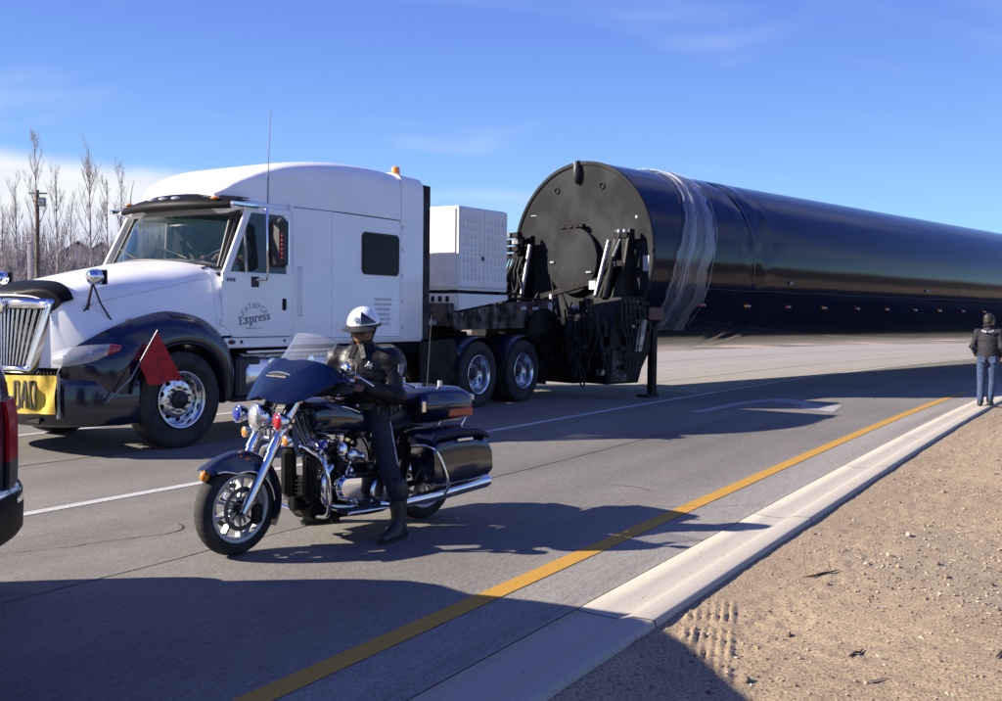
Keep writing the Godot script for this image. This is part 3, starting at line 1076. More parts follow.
func make_fender(root: Node3D, zs: float):
	var f := part("fender", root)
	var rows := []
	var NN := 40
	for i in NN + 1:
		var t := 8.0 * i / NN
		var k: int = min(int(t), 7)
		var a := t - k
		var row := PackedVector3Array()
		var g := func(T: Array) -> Vector3:
			var p: Array = T[max(k - 1, 0)]; var b: Array = T[k]; var c: Array = T[k + 1]; var d: Array = T[min(k + 2, 8)]
			return Vector3(cubic_interpolate(b[0], c[0], p[0], d[0], a), cubic_interpolate(b[1], c[1], p[1], d[1], a), cubic_interpolate(b[2], c[2], p[2], d[2], a))
		var pi_: Vector3 = g.call(FENDER_IN)
		var po: Vector3 = g.call(FENDER_OUT)
		row.append(Vector3(pi_.x * 0.98, pi_.y - 0.01, 0.66 * zs))
		row.append(Vector3(pi_.x * 0.98, pi_.y - 0.012, (pi_.z - 0.03) * zs))
		row.append(Vector3(pi_.x, pi_.y, pi_.z * zs))
		row.append(Vector3(pi_.x * 1.02, pi_.y + 0.012, (pi_.z + 0.018) * zs))
		for j in 7:
			var u := (j + 1) / 7.0
			var p := pi_.lerp(po, u)
			p.z = lerpf(pi_.z + 0.018, po.z, u * u) + 0.03 * sin(u * PI)
			if j == 6: p.z -= 0.03
			p.z *= zs
			row.append(p)
		rows.append(row)
	var mb := MB.new()
	mb.sheet(rows)
	obj("fender_panel", mb, M.navy, f)
	# the pale line of the wheel-arch lip
	var lip := MB.new()
	var pts := []
	for i in NN + 1: pts.append(rows[i][3] + Vector3(0, 0, 0.004 * zs))
	lip.tube(pts, 0.011, 6)
	obj("arch_lip", lip, M.plastic, f)
	return f

func make_headlight(root: Node3D, zs: float):
	var h := part("headlight", root)
	# the lens follows the corner of the fender
	var A := [Vector3(-1.262, 0.905, 0.70), Vector3(-1.205, 0.885, 0.86), Vector3(-1.05, 0.93, 0.985), Vector3(-0.80, 1.015, 1.055)]
	var B := [Vector3(-1.225, 1.02, 0.68), Vector3(-1.14, 1.075, 0.84), Vector3(-0.98, 1.10, 0.955), Vector3(-0.73, 1.105, 1.045)]
	for q in 4:
		A[q] += Vector3(0.07, 0.012, 0.004 + (0.035 if q > 1 else 0.0)); B[q] += Vector3(0.07, -0.002, 0.004 + (0.040 if q > 1 else 0.0))
	var rows := []
	for i in 13:
		var t := 3.0 * i / 12
		var k: int = min(int(t), 2)
		var a := t - k
		var f := func(T: Array) -> Vector3: return (T[k] as Vector3).cubic_interpolate(T[k + 1], T[max(k - 1, 0)], T[min(k + 2, 3)], a)
		var lo: Vector3 = f.call(A)
		var hi: Vector3 = f.call(B)
		var row := PackedVector3Array()
		for j in 6:
			var u := j / 5.0
			var p := lo.lerp(hi, u)
			p += Vector3(-0.02, 0, 0.03) * sin(u * PI)
			row.append(Vector3(p.x, p.y, p.z * zs))
		rows.append(row)
	var front := rows.slice(0, 11)
	var mb := MB.new(); mb.shell(front, 0.01 * zs)
	obj("lens", mb, M.lamp_glass, h)
	mb = MB.new()
	var deep := []
	for r in front:
		var dr := PackedVector3Array()
		for p in r: dr.append(p + Vector3(0.05, 0, -0.05 * zs))
		deep.append(dr)
	mb.sheet(deep)
	obj("bowl", mb, M.bowl, h)
	mb = MB.new(); mb.shell(rows.slice(10, 13), 0.01 * zs)
	obj("side_marker", mb, M.red if zs > 0 else M.amber, h)
	mb = MB.new()
	for c in [[-1.10, 0.972, 0.80, 0.04], [-0.93, 1.015, 0.965, 0.045]]:
		mb.ball(Vector3(c[0] - 0.005, c[1], c[2] * zs), Vector3(c[3], c[3], c[3]) * 0.9, 14, 8)
	obj("reflector", mb, M.chrome, h)

func make_truck():
	var root := thing("semi_truck", "white sleeper cab semi truck with black fenders hauling the huge black tank", "truck", TRUCK_AT, deg_to_rad(TRUCK_TURN), TRUCK_SIZE)
	var mb: MB
	# ---- chassis
	mb = MB.new()
	for z in [-0.43, 0.43]: mb.box(Vector3(3.2, 0.88, z), Vector3(8.0, 0.28, 0.09), 0.01)
	for x in [0.9, 2.4, 4.1, 5.2, 6.1, 7.1]: mb.box(Vector3(x, 0.88, 0), Vector3(0.12, 0.2, 0.9), 0.01)
	mb.box(Vector3(-0.1, 0.95, 0), Vector3(1.6, 0.7, 0.7), 0.05)
	obj("chassis", mb, M.frame, root)
	for ax in [[0.0, 0.05], [5.51, 0.09], [6.83, 0.09]]:
		mb = MB.new()
		mb.cyl(Vector3(ax[0], 0.5, -1.0), Vector3(ax[0], 0.5, 1.0), ax[1], 12)
		if ax[1] > 0.08: mb.ball(Vector3(ax[0], 0.52, 0), Vector3(0.25, 0.22, 0.2))
		obj("axle", mb, M.frame, root)
	# ---- wheels
	var sw := truck_wheel(root, Vector3(0, 0.51, 1.03), 0.0)
	put_copy(sw, root, Vector3(0, 0.51, -1.03), Vector3(0, PI, 0))
	var dw := truck_wheel(root, Vector3(5.51, 0.51, 1.06), 0.10)
	put_copy(dw, root, Vector3(6.83, 0.51, 1.06))
	for x in [5.51, 6.83]:
		put_copy(dw, root, Vector3(x, 0.51, -1.06), Vector3(0, PI, 0))
		for z in [-0.73, 0.73]:
			obj("inner_tyre", make_tyre(0.51, 0.26, 0.285, 3), M.rubber, root).position = Vector3(x, 0.51, z)
	# ---- hood
	mb = MB.new()
	var rings := []
	for i in 31: rings.append(hood_ring(lerpf(-1.28, 0.515, i / 30.0)))
	mb.sheet(rings)
	obj("hood", mb, M.white, root)
	mb = MB.new()
	rings = []
	for i in 9: rings.append(hood_ring(lerpf(-1.26, -0.93, i / 8.0), 0.008 + 0.03 * sin(i / 8.0 * 1.7)).slice(10, 33))
	mb.shell(rings, 0.006)
	obj("bug_deflector", mb, M.visor, root)
	mb = MB.new()
	mb.box(Vector3(-0.15, 1.25, 0), Vector3(1.2, 0.5, 1.1), 0.1)
	mb.box(Vector3(0.48, 1.35, 0), Vector3(0.08, 0.7, 1.7), 0.02)
	obj("engine_bay", mb, M.gap, root)
	for z in [-1.0, 1.0]:
		make_fender(root, z)
		make_headlight(root, z)
	mb = MB.new()
	var nose := hood_ring(-1.28)
	for half in [nose.slice(21, 43), nose.slice(0, 22)]:
		var rr := []
		for p in half:
			if p.y > 1.53: continue
			var zz: float = lerpf(0.40, 0.60, clampf((p.y - 0.80) / 0.76, 0.0, 1.0)) - 0.02
			var zq: float = zz * signf(p.z)
			rr.append(PackedVector3Array([p, Vector3(lerpf(p.x, -1.245 + 0.48 * zz * zz, 0.5) - 0.01, p.y, lerpf(p.z, zq, 0.5)), Vector3(-1.225 + 0.48 * zz * zz, p.y, zq)]))
		mb.sheet(rr)
		obj("nose_panel", mb, M.white, root)
		mb = MB.new()
	mb = MB.new()
	var c0 := hood_ring(0.517)
	var c1 := PackedVector3Array(); var c2 := PackedVector3Array()
	for p in c0:
		c1.append(Vector3(0.56, p.y + 0.012, p.z * 1.035))
		c2.append(Vector3(0.74, p.y + 0.02, p.z * 1.035))
	mb.sheet([c0, c1, c2])
	obj("cowl", mb, M.white, root)
	# hood crease
	mb = MB.new()
	var seam := []
	for i in 16:
		var r := hood_ring(lerpf(-0.85, 0.5, i / 15.0), 0.0015)
		seam.append(r[33].lerp(r[34], 0.4))
	mb.tube(seam, 0.003, 5)
	obj("hood_crease", mb, M.text_pale, root)
	# ---- grille
	var gr := part("grille", root)
	var gx := func(z: float, y: float) -> float: return -1.245 + 0.48 * z * z - 0.05 * (1.2 - y)
	var outer := [Vector2(-0.60, 1.56), Vector2(0.60, 1.56), Vector2(0.52, 1.22), Vector2(0.40, 0.80), Vector2(-0.40, 0.80), Vector2(-0.52, 1.22)]
	var inner := [Vector2(-0.50, 1.44), Vector2(0.50, 1.44), Vector2(0.425, 1.20), Vector2(0.32, 0.885), Vector2(-0.32, 0.885), Vector2(-0.425, 1.20)]
	mb = MB.new()
	var ro := []
	for ring_i in 4:
		var row := PackedVector3Array()
		for k in 6:
			for j in 8:
				var o: Vector2 = (outer[k] as Vector2).lerp(outer[(k + 1) % 6], j / 8.0)
				var n: Vector2 = (inner[k] as Vector2).lerp(inner[(k + 1) % 6], j / 8.0)
				var q := o.lerp(n, [0.0, 0.12, 0.85, 1.0][ring_i])
				row.append(Vector3(gx.call(q.x, q.y) + [0.05, -0.012, -0.02, 0.05][ring_i], q.y, q.x))
		row.append(row[0])
		ro.append(row)
	mb.sheet(ro)
	obj("surround", mb, M.chrome, gr)
	mb = MB.new()
	mb.prism(PackedVector2Array([Vector2(-0.50, 1.46), Vector2(0.50, 1.46), Vector2(0.32, 0.87), Vector2(-0.32, 0.87)]), 0, 0.01)
	var back := obj("radiator_screen", mb, M.gap, gr)
	back.transform = Transform3D(Basis(Vector3(0, 0, 1), Vector3(0, 1, 0), Vector3(-1, 0, 0)), Vector3(-0.97, 0, 0))
	for k in range(-14, 15):
		var u := k / 14.2
		var top := Vector2(0.50 * u - 0.012, 1.44)
		var bot := Vector2(0.32 * u + 0.012, 0.885)
		mb = MB.new()
		var pts := []
		for j in 6:
			var q := top.lerp(bot, j / 5.0)
			pts.append(Vector3(gx.call(q.x, q.y) + 0.004 + (0.012 if k % 2 else 0.0), q.y, q.x))
		mb.tube(pts, 0.008, 5, false)
		obj("bar", mb, M.polished, gr)
	mb = MB.new()
	mb.prism(PackedVector2Array([Vector2(0, 0.085), Vector2(0.022, 0.03), Vector2(0.075, 0.012), Vector2(0.03, -0.02), Vector2(0.02, -0.085), Vector2(0, -0.04), Vector2(-0.02, -0.085), Vector2(-0.03, -0.02), Vector2(-0.075, 0.012), Vector2(-0.022, 0.03)]), 0, 0.03, 0.006)
	obj("emblem", mb, M.chrome, gr).transform = Transform3D(Basis(Vector3(0, 0, 1), Vector3(0, 1, 0), Vector3(-1, 0, 0)), Vector3(-1.25, 1.475, 0))
	# ---- bumper
	mb = MB.new()
	rings = []
	var plan := [[-1.13, -0.50], [-1.13, -0.62], [-1.08, -0.90], [-0.95, -1.10], [-0.70, -1.24], [-0.35, -1.315], [0.0, -1.335], [0.35, -1.315], [0.70, -1.24], [0.95, -1.10], [1.08, -0.90], [1.13, -0.62], [1.13, -0.50]]
	for i in 49:
		var t := 12.0 * i / 48
		var k: int = min(int(t), 11)
		var z := cubic_interpolate(plan[k][0], plan[k + 1][0], plan[max(k - 1, 0)][0], plan[min(k + 2, 12)][0], t - k)
		var x := cubic_interpolate(plan[k][1], plan[k + 1][1], plan[max(k - 1, 0)][1], plan[min(k + 2, 12)][1], t - k)
		var inw := Vector2(-0.35 - x, -z * 0.8).normalized()
		var prof := [[0.0, 0.40], [0.0, 0.70], [0.015, 0.745], [0.05, 0.77], [0.14, 0.775], [0.16, 0.74], [0.16, 0.34], [0.12, 0.30], [0.05, 0.30], [0.02, 0.32]]
		var r := PackedVector3Array()
		for p in prof: r.append(Vector3(x + inw.x * p[0], p[1], z + inw.y * p[0]))
		rings.append(r)
	mb.loft(rings)
	obj("bumper", mb, M.navy, root)
	for z in [-0.55, 0.55]:
		mb = MB.new()
		mb.box(Vector3(-1.27, 0.36, z), Vector3(0.03, 0.06, 0.22), 0.01)
		obj("tow_slot", mb, M.gap, root)
	# ---- hood mirrors
	for z in [-1.0, 1.0]:
		var hm := part("hood_mirror", root)
		mb = MB.new()
		mb.tube([Vector3(-0.80, 1.40, 0.70 * z), Vector3(-0.84, 1.55, 0.80 * z), Vector3(-0.82, 1.74, 0.84 * z)], 0.014, 8)
		mb.tube([Vector3(-0.62, 1.34, 0.84 * z), Vector3(-0.74, 1.52, 0.83 * z), Vector3(-0.82, 1.70, 0.84 * z)], 0.010, 8)
		mb.bar(Vector3(-0.88, 1.37, 0.69 * z), Vector3(-0.80, 1.50, 0.755 * z), 0.035, 0.02, 0.004)
		obj("arm", mb, M.plastic, hm)
		mb = MB.new()
		mb.ball(Vector3(-0.80, 1.77, 0.84 * z), Vector3(0.085, 0.085, 0.10), 16, 10, -0.94, 0.94)
		obj("housing", mb, M.chrome, hm)
		mb = MB.new()
		mb.box(Vector3(-0.725, 1.77, 0.84 * z), Vector3(0.03, 0.15, 0.17), 0.012)
		obj("mirror_glass", mb, M.glass_dark, hm)
	# ---- cab: lower body, floor and dash
	mb = MB.new()
	mb.loft([cab_ring(0.60, 1.03, 1.00, 1.87), cab_ring(1.66, 1.03, 1.085, 1.87)], true, true, true)
	obj("cab_body", mb, M.gap, root)
	for z in [-1.0, 1.0]:
		mb = MB.new()
		mb.box(Vector3(1.10, 1.09, 1.092 * z), Vector3(1.04, 0.115, 0.05), 0.012)
		obj("rocker_panel", mb, M.white, root)
		mb = MB.new()
		mb.ball(Vector3(0.70, 1.10, 1.118 * z), Vector3(0.055, 0.026, 0.018), 14, 8)
		obj("marker_lamp", mb, M.amber if z < 0 else M.dark_red, root)
		mb = MB.new()
		mb.ball(Vector3(0.84, 1.10, 1.118 * z), Vector3(0.022, 0.022, 0.012), 10, 6)
		mb.ball(Vector3(1.50, 1.105, 1.118 * z), Vector3(0.014, 0.020, 0.012), 10, 6)
		obj("rocker_bolt", mb, M.plastic, root)
		make_door(root, z)
	# ---- greenhouse: pillars, roof, glass
	mb = MB.new()
	for z in [-1.0, 1.0]:
		mb.bar(Vector3(0.655, 1.92, 0.99 * z), Vector3(0.99, 2.62, 0.90 * z), 0.05, 0.04, 0.012)
	mb.box(Vector3(1.60, 2.26, 0), Vector3(0.05, 0.80, 2.0), 0.02)
	obj("pillar", mb, M.plastic, root)
	mb = MB.new()
	for z in [-1.0, 1.0]:
		mb.box(Vector3(1.642, 1.91, 1.075 * z), Vector3(0.05, 1.66, 0.04), 0.006)
	obj("door_post", mb, M.white, root)
	mb = MB.new()
	rings = []
	for p in [[0.86, 2.66, 0.86], [0.95, 2.70, 0.94], [1.2, 2.725, 0.99], [1.68, 2.74, 1.06]]:
		var r := PackedVector3Array()
		for q in [[-1.0, -0.10], [-1.0, -0.03], [-0.93, 0.0], [0.0, 0.03], [0.93, 0.0], [1.0, -0.03], [1.0, -0.10]]:
			r.append(Vector3(p[0], p[1] + q[1], q[0] * p[2]))
		rings.append(r)
	mb.loft(rings)
	obj("cab_roof", mb, M.white, root)
	# windscreen: a curved pane between the cowl and the roof
	var rows := []
	for i in 13:
		var u := -1.0 + 2.0 * i / 12
		var row := PackedVector3Array()
		for j in 5:
			var v := j / 4.0
			row.append(Vector3(lerpf(0.37 + 0.28 * u * u, 0.80 + 0.15 * u * u, v), lerpf(2.01 - 0.075 * u * u, 2.63, v), u * lerpf(0.965, 0.86, v)))
		rows.append(row)
	mb = MB.new(); mb.sheet(rows)
	obj("windscreen", mb, M.glass, root)
	mb = MB.new()
	var edge := []
	for r in rows: edge.append(r[0])
	mb.tube(edge, 0.022, 6)
	edge = []
	for r in rows: edge.append(r[4] + Vector3(0, 0.01, 0))
	mb.tube(edge, 0.026, 6)
	for i in [0, 12]:
		edge = []
		for j in 5: edge.append(rows[i][j])
		mb.tube(edge, 0.026, 6)
	obj("windscreen_seal", mb, M.plastic, root)
	for w in [[-0.15, -0.62], [0.62, 0.12]]:
		mb = MB.new()
		mb.tube([Vector3(0.40 + 0.25 * w[0] * w[0], 2.03, w[0]), Vector3(0.50, 2.17, w[1])], 0.008, 5)
		obj("wiper", mb, M.plastic, root)
	# interior: dash, wheel, seats
	mb = MB.new()
	mb.loft([cab_ring(0.50, 1.80, 0.86, 1.93), cab_ring(0.70, 1.80, 0.90, 1.96), cab_ring(0.85, 1.80, 0.92, 1.90), cab_ring(0.88, 1.80, 0.92, 1.84)])
	obj("dashboard", mb, M.interior_light, root)
	for z in [-0.5, 0.5]:
		mb = MB.new()
		mb.box(Vector3(1.46, 2.05, z), Vector3(0.12, 0.55, 0.48), 0.05)
		mb.box(Vector3(1.44, 2.40, z), Vector3(0.09, 0.18, 0.26), 0.04)
		obj("seat", mb, M.interior, root)
	mb = MB.new()
	mb.xf = Transform3D(Basis(Vector3(0, 0, 1), Vector3(0.55, 0.83, 0), Vector3(-0.83, 0.55, 0)), Vector3(0.97, 1.98, 0.5))
	mb.ring(Vector3.ZERO, 0.21, 0.015, 28, 6)
	mb.bar(Vector3(-0.2, 0, 0), Vector3(0.2, 0, 0), 0.03, 0.02)
	obj("steering_wheel", mb, M.plastic, root)
	# ---- sun visor with its lamps
	var vz := part("sun_visor", root)
	rows = []
	for i in 17:
		var u := -1.0 + 2.0 * i / 16
		var row := PackedVector3Array()
		var xf_ := 0.60 + 0.20 * u * u
		row.append(Vector3(xf_ + 0.02, 2.60, u * 0.97))
		row.append(Vector3(xf_ - 0.015, 2.625, u * 0.98))
		row.append(Vector3(xf_ + 0.03, 2.69 + 0.02 * (1 - u * u), u * 0.98))
		row.append(Vector3(xf_ + 0.20, 2.745 + 0.06 * (1 - u * u), u * 0.97))
		row.append(Vector3(xf_ + 0.30, 2.75 + 0.07 * (1 - u * u), u * 0.95))
		rows.append(row)
	mb = MB.new(); mb.shell(rows, -0.012)
	obj("visor_panel", mb, M.visor, vz)
	for u in [-0.86, -0.22, 0.0, 0.22, 0.78]:
		mb = MB.new()
		mb.ball(Vector3(0.655 + 0.20 * u * u, 2.715 + 0.02 * (1 - u * u), u * 0.97), Vector3(0.05, 0.022, 0.062), 14, 8)
		obj("roof_lamp", mb, M.amber if absf(u) > 0.5 else M.lens, vz)
	# ---- sleeper
	for z in [-1.0, 1.0]:
		mb = MB.new()
		var row := [[1.645, 1.105], [1.80, 1.150], [2.0, 1.185], [2.215, 1.20]]
		var rr := []
		for p in row: rr.append(PackedVector3Array([Vector3(p[0], 1.05, (p[1] - 0.03) * z), Vector3(p[0], 1.09, p[1] * z), Vector3(p[0], 1.14, p[1] * z), Vector3(p[0], 2.60, p[1] * z), Vector3(p[0], 2.682, (p[1] - 0.005) * z)]))
		mb.shell(rr, -0.02 * z)
		obj("sleeper_panel", mb, M.white, root)
		mb = MB.new()
		rr = []
		for x in [2.221, 2.5, 3.0, 3.562]: rr.append(PackedVector3Array([Vector3(x, 1.05, 1.17 * z), Vector3(x, 1.09, 1.20 * z), Vector3(x, 1.14, 1.20 * z), Vector3(x, 2.60, 1.20 * z), Vector3(x, 2.682, 1.195 * z)]))
		mb.shell(rr, -0.02 * z)
		obj("sleeper_panel", mb, M.white, root)
		mb = MB.new()
		mb.box(Vector3(2.6, 1.128, 1.2005 * z), Vector3(1.9, 0.006, 0.003))
		obj("panel_joint", mb, M.text_grey, root)
		# side window
		var sw_ := part("sleeper_window", root)
		mb = MB.new()
		mb.xf = Transform3D(Basis(), Vector3(0, 0, 1.197 if z > 0 else -1.212))
		mb.prism(rounded(2.765, 1.935, 3.525, 2.485, 0.07), 0, 0.015, 0.004)
		obj("frame", mb, M.plastic, sw_)
		mb = MB.new()
		mb.xf = Transform3D(Basis(), Vector3(0, 0, 1.207 if z > 0 else -1.219))
		mb.prism(rounded(2.785, 1.955, 3.505, 2.465, 0.06), 0, 0.012, 0.002)
		obj("pane", mb, M.glass_dark, sw_)
		# side extender and its rubber flap
		mb = MB.new()
		rr = []
		for x in [3.572, 3.8, 4.055]: rr.append(PackedVector3Array([Vector3(x, 1.05, 1.17 * z), Vector3(x, 1.09, 1.20 * z), Vector3(x, 2.0, 1.20 * z), Vector3(x, 2.6, 1.20 * z), Vector3(x, 2.695, 1.20 * z)]))
		mb.shell(rr, -0.025 * z)
		obj("side_extender", mb, M.white, root)
		mb = MB.new()
		mb.box(Vector3(4.15, 2.15, 1.17 * z), Vector3(0.19, 2.16, 0.03), 0.01)
		obj("rubber_flap", mb, M.rubber, root)
		# fuel tank with its straps and step
		mb = MB.new()
		mb.xf = Transform3D(Basis(Vector3(0, 0, 1), Vector3(0, 1, 0), Vector3(-1, 0, 0)), Vector3(3.80, 0.70, 0.86 * z))
		mb.lathe([Vector2(0, -0.03), Vector2(0.2, -0.02), Vector2(0.28, 0.0), Vector2(0.305, 0.04), Vector2(0.305, 2.86), Vector2(0.28, 2.9), Vector2(0.2, 2.92), Vector2(0, 2.93)], 36)
		var ft := obj("fuel_tank", mb, M.polished, root)
		for x in [1.3, 2.4, 3.4]:
			mb = MB.new()
			mb.xf = Transform3D(Basis(Vector3(0, 0, 1), Vector3(0, 1, 0), Vector3(-1, 0, 0)), Vector3(x, 0.70, 0.86 * z))
			mb.lathe([Vector2(0.306, 0.0), Vector2(0.312, 0.0), Vector2(0.312, 0.0), Vector2(0.312, 0.05), Vector2(0.312, 0.05), Vector2(0.306, 0.05)], 36)
			obj("strap", mb, M.chrome, ft)
		mb = MB.new()
		mb.box(Vector3(2.2, 0.985, 1.05 * z), Vector3(2.6, 0.03, 0.20), 0.008)
		obj("step_board", mb, M.polished, root)
	mb = MB.new()
	mb.box(Vector3(2.62, 1.86, 0), Vector3(1.80, 1.62, 2.06), 0.02)
	obj("sleeper_core", mb, M.gap, root)
	mb = MB.new()
	mb.box(Vector3(3.55, 2.1, 0), Vector3(0.03, 2.1, 2.30), 0.01)
	obj("sleeper_back", mb, M.white, root)
	# roof cap: from the fairing above the visor to the back of the sleeper
	var ROOF := [[0.84, 2.755, 2.80, 0.66], [1.00, 2.74, 2.96, 0.80], [1.25, 2.72, 3.10, 0.94], [1.6, 2.70, 3.225, 1.05], [2.0, 2.695, 3.30, 1.14], [2.4, 2.695, 3.345, 1.195], [3.0, 2.695, 3.375, 1.20], [3.562, 2.695, 3.36, 1.20]]
	rings = []
	for i in 33:
		rings.append(roof_ring(ROOF, lerpf(0.84, 3.562, i / 32.0)))
	mb = MB.new(); roof_mesh(mb, rings)
	obj("roof_fairing", mb, M.white, root)
	mb = MB.new()
	rings = []
	for x in [3.572, 3.8, 4.055]:
		var r := PackedVector3Array()
		var last := roof_ring(ROOF, 3.562, 0.75)
		for p in last: r.append(Vector3(x, p.y - (x - 3.56) * 0.03 * clampf((p.y - 2.9) * 3.0, 0, 1), p.z))
		rings.append(r)
	roof_mesh(mb, rings)
	obj("roof_extender", mb, M.white, root)
	# beacon, aerial
	var bc := part("beacon", root)
	mb = MB.new()
	mb.xf = Transform3D(Basis(Vector3(1, 0, 0), Vector3(0, 0, -1), Vector3(0, 1, 0)), Vector3(3.93, 3.315, 0.8))
	mb.lathe([Vector2(0.075, 0), Vector2(0.075, 0.03), Vector2(0.068, 0.035), Vector2(0, 0.035)], 20)
	obj("base", mb, M.plastic, bc)
	mb = MB.new()
	mb.xf = Transform3D(Basis(Vector3(1, 0, 0), Vector3(0, 0, -1), Vector3(0, 1, 0)), Vector3(3.93, 3.35, 0.8))
	mb.lathe([Vector2(0.066, 0), Vector2(0.066, 0.05), Vector2(0.066, 0.05), Vector2(0.061, 0.055), Vector2(0.061, 0.11), Vector2(0.05, 0.135), Vector2(0.0, 0.142)], 20)
	obj("dome", mb, M.amber, bc)
	for z in [[0.98, 1.36, 2.62, 3.84], [-1.05, 0.98, 2.70, 3.06]]:
		mb = MB.new()
		mb.tube([Vector3(z[1], z[2], z[0]), Vector3(z[1] + 0.01, lerpf(z[2], z[3], 0.5), z[0]), Vector3(z[1] + 0.05, z[3], z[0])], [0.008, 0.005, 0.003], 6)
		obj("aerial", mb, M.text_grey if z[0] > 0 else M.plastic, root)
	# ---- mirrors on the doors
	for z in [-1.0, 1.0]:
		var dm := part("door_mirror", root)
		mb = MB.new()
		mb.tube([Vector3(1.10, 2.64, 1.08 * z), Vector3(1.07, 2.63, 1.24 * z), Vector3(1.06, 2.58, 1.29 * z), Vector3(1.07, 1.90, 1.29 * z), Vector3(1.10, 1.81, 1.24 * z), Vector3(1.04, 1.80, 1.12 * z)], 0.016, 8)
		mb.box(Vector3(0.92, 2.645, 1.09 * z), Vector3(0.40, 0.05, 0.06), 0.012)
		obj("bracket", mb, M.chrome, dm)
		mb = MB.new()
		mb.box(Vector3(1.03, 1.78, 1.12 * z), Vector3(0.13, 0.13, 0.04), 0.015)
		obj("bracket_foot", mb, M.plastic, dm)
		mb = MB.new()
		mb.box(Vector3(1.16, 2.22, 1.36 * z), Vector3(0.13, 0.56, 0.24), 0.04)
		obj("housing", mb, M.plastic, dm)
		mb = MB.new()
		mb.box(Vector3(1.232, 2.22, 1.36 * z), Vector3(0.012, 0.50, 0.20), 0.004)
		obj("mirror_glass", mb, M.chrome, dm)
		for k in 6:  # a red reflection on the housing, put in as coloured blocks
			mb = MB.new()
			mb.box(Vector3(1.108, 2.05 + k * 0.05, 1.474 * z), Vector3(0.022, 0.035, 0.022), 0.006)
			obj("red_reflection", mb, M.red, dm)
	truck_details(root)
	# ---- rear quarter fenders over the drive wheels
	for z in [-1.0, 1.0]:
		for c in [5.51, 6.83]:
			rows = []
			for i in 21:
				var a := lerpf(0.16, PI - 0.16, i / 20.0)
				rows.append(PackedVector3Array([Vector3(c - cos(a) * 0.66, 0.50 + sin(a) * 0.58, 1.22 * z), Vector3(c - cos(a) * 0.66, 0.51 + sin(a) * 0.60, 1.19 * z), Vector3(c - cos(a) * 0.66, 0.51 + sin(a) * 0.60, 0.55 * z)]))
			mb = MB.new(); mb.shell(rows, -0.008 * z)
			obj("rear_fender", mb, M.navy, root)
		mb = MB.new()
		mb.prism(PackedVector2Array([Vector2(4.02, 1.04), Vector2(4.85, 1.07), Vector2(4.93, 0.85), Vector2(4.86, 0.50), Vector2(4.70, 0.40), Vector2(4.04, 0.42)]), 1.16 if z > 0 else -1.19, 1.19 if z > 0 else -1.16, 0.008)
		obj("side_skirt", mb, M.black, root)
		mb = MB.new()
		mb.box(Vector3(0.95, 0.70, 0.98 * z), Vector3(0.36, 0.46, 0.30), 0.03)
		obj("battery_box", mb, M.plastic, root)
		mb = MB.new()
		mb.box(Vector3(7.62, 0.55, 0.85 * z), Vector3(0.012, 0.62, 0.6), 0.003)
		obj("mud_flap", mb, M.rubber, root)
	# air lines and catwalk behind the cab
	mb = MB.new()
	mb.box(Vector3(4.45, 1.05, 0), Vector3(0.7, 0.04, 1.2), 0.01)
	obj("catwalk", mb, M.steel, root)
	for k in 3:
		mb = MB.new()
		var zz := -0.25 + 0.2 * k
		mb.tube([Vector3(3.58, 1.9, zz), Vector3(3.85, 1.5, zz + 0.05), Vector3(4.2, 1.4, zz + 0.1), Vector3(4.6, 1.62, zz + 0.1)], 0.018, 6)
		obj("air_line", mb, [M.red, M.blue_lens, M.rubber][k], root)
	mb = MB.new()
	mb.ball(Vector3(5.9, 1.18, 0), Vector3(0.55, 0.06, 0.5), 20, 6)
	mb.box(Vector3(5.9, 1.08, 0), Vector3(0.7, 0.14, 0.9), 0.02)
	obj("fifth_wheel", mb, M.frame, root)
	# ---- lettering on the door and the sleeper
	var lg := part("door_emblem", root)
	door_emblem(lg)
	var hp := part("hood_badge", root)
	for k in 3:
		mb = MB.new()
		mb.box(Vector3(0.63 + k * 0.045, 1.795, 1.1335), Vector3(0.032, 0.040, 0.005), 0.001)
		mb.box(Vector3(0.63 + k * 0.045, 1.795, 1.1355), Vector3(0.012, 0.016, 0.005))
		obj("letter", mb, M.text_grey, hp)
	var fp := part("registration_lines", root)
	var rng := RandomNumberGenerator.new(); rng.seed = 8
	for row_i in 6:
		var x := 3.02 + rng.randf_range(0, 0.04)
		var y := 1.62 - row_i * 0.065
		while x < 3.34 + rng.randf_range(0, 0.1):
			mb = MB.new()
			var w := rng.randf_range(0.018, 0.03)
			mb.box(Vector3(x, y, 1.2015), Vector3(w, 0.035, 0.003))
			obj("faint_letter", mb, M.text_pale, fp)
			x += w + 0.012
	return root

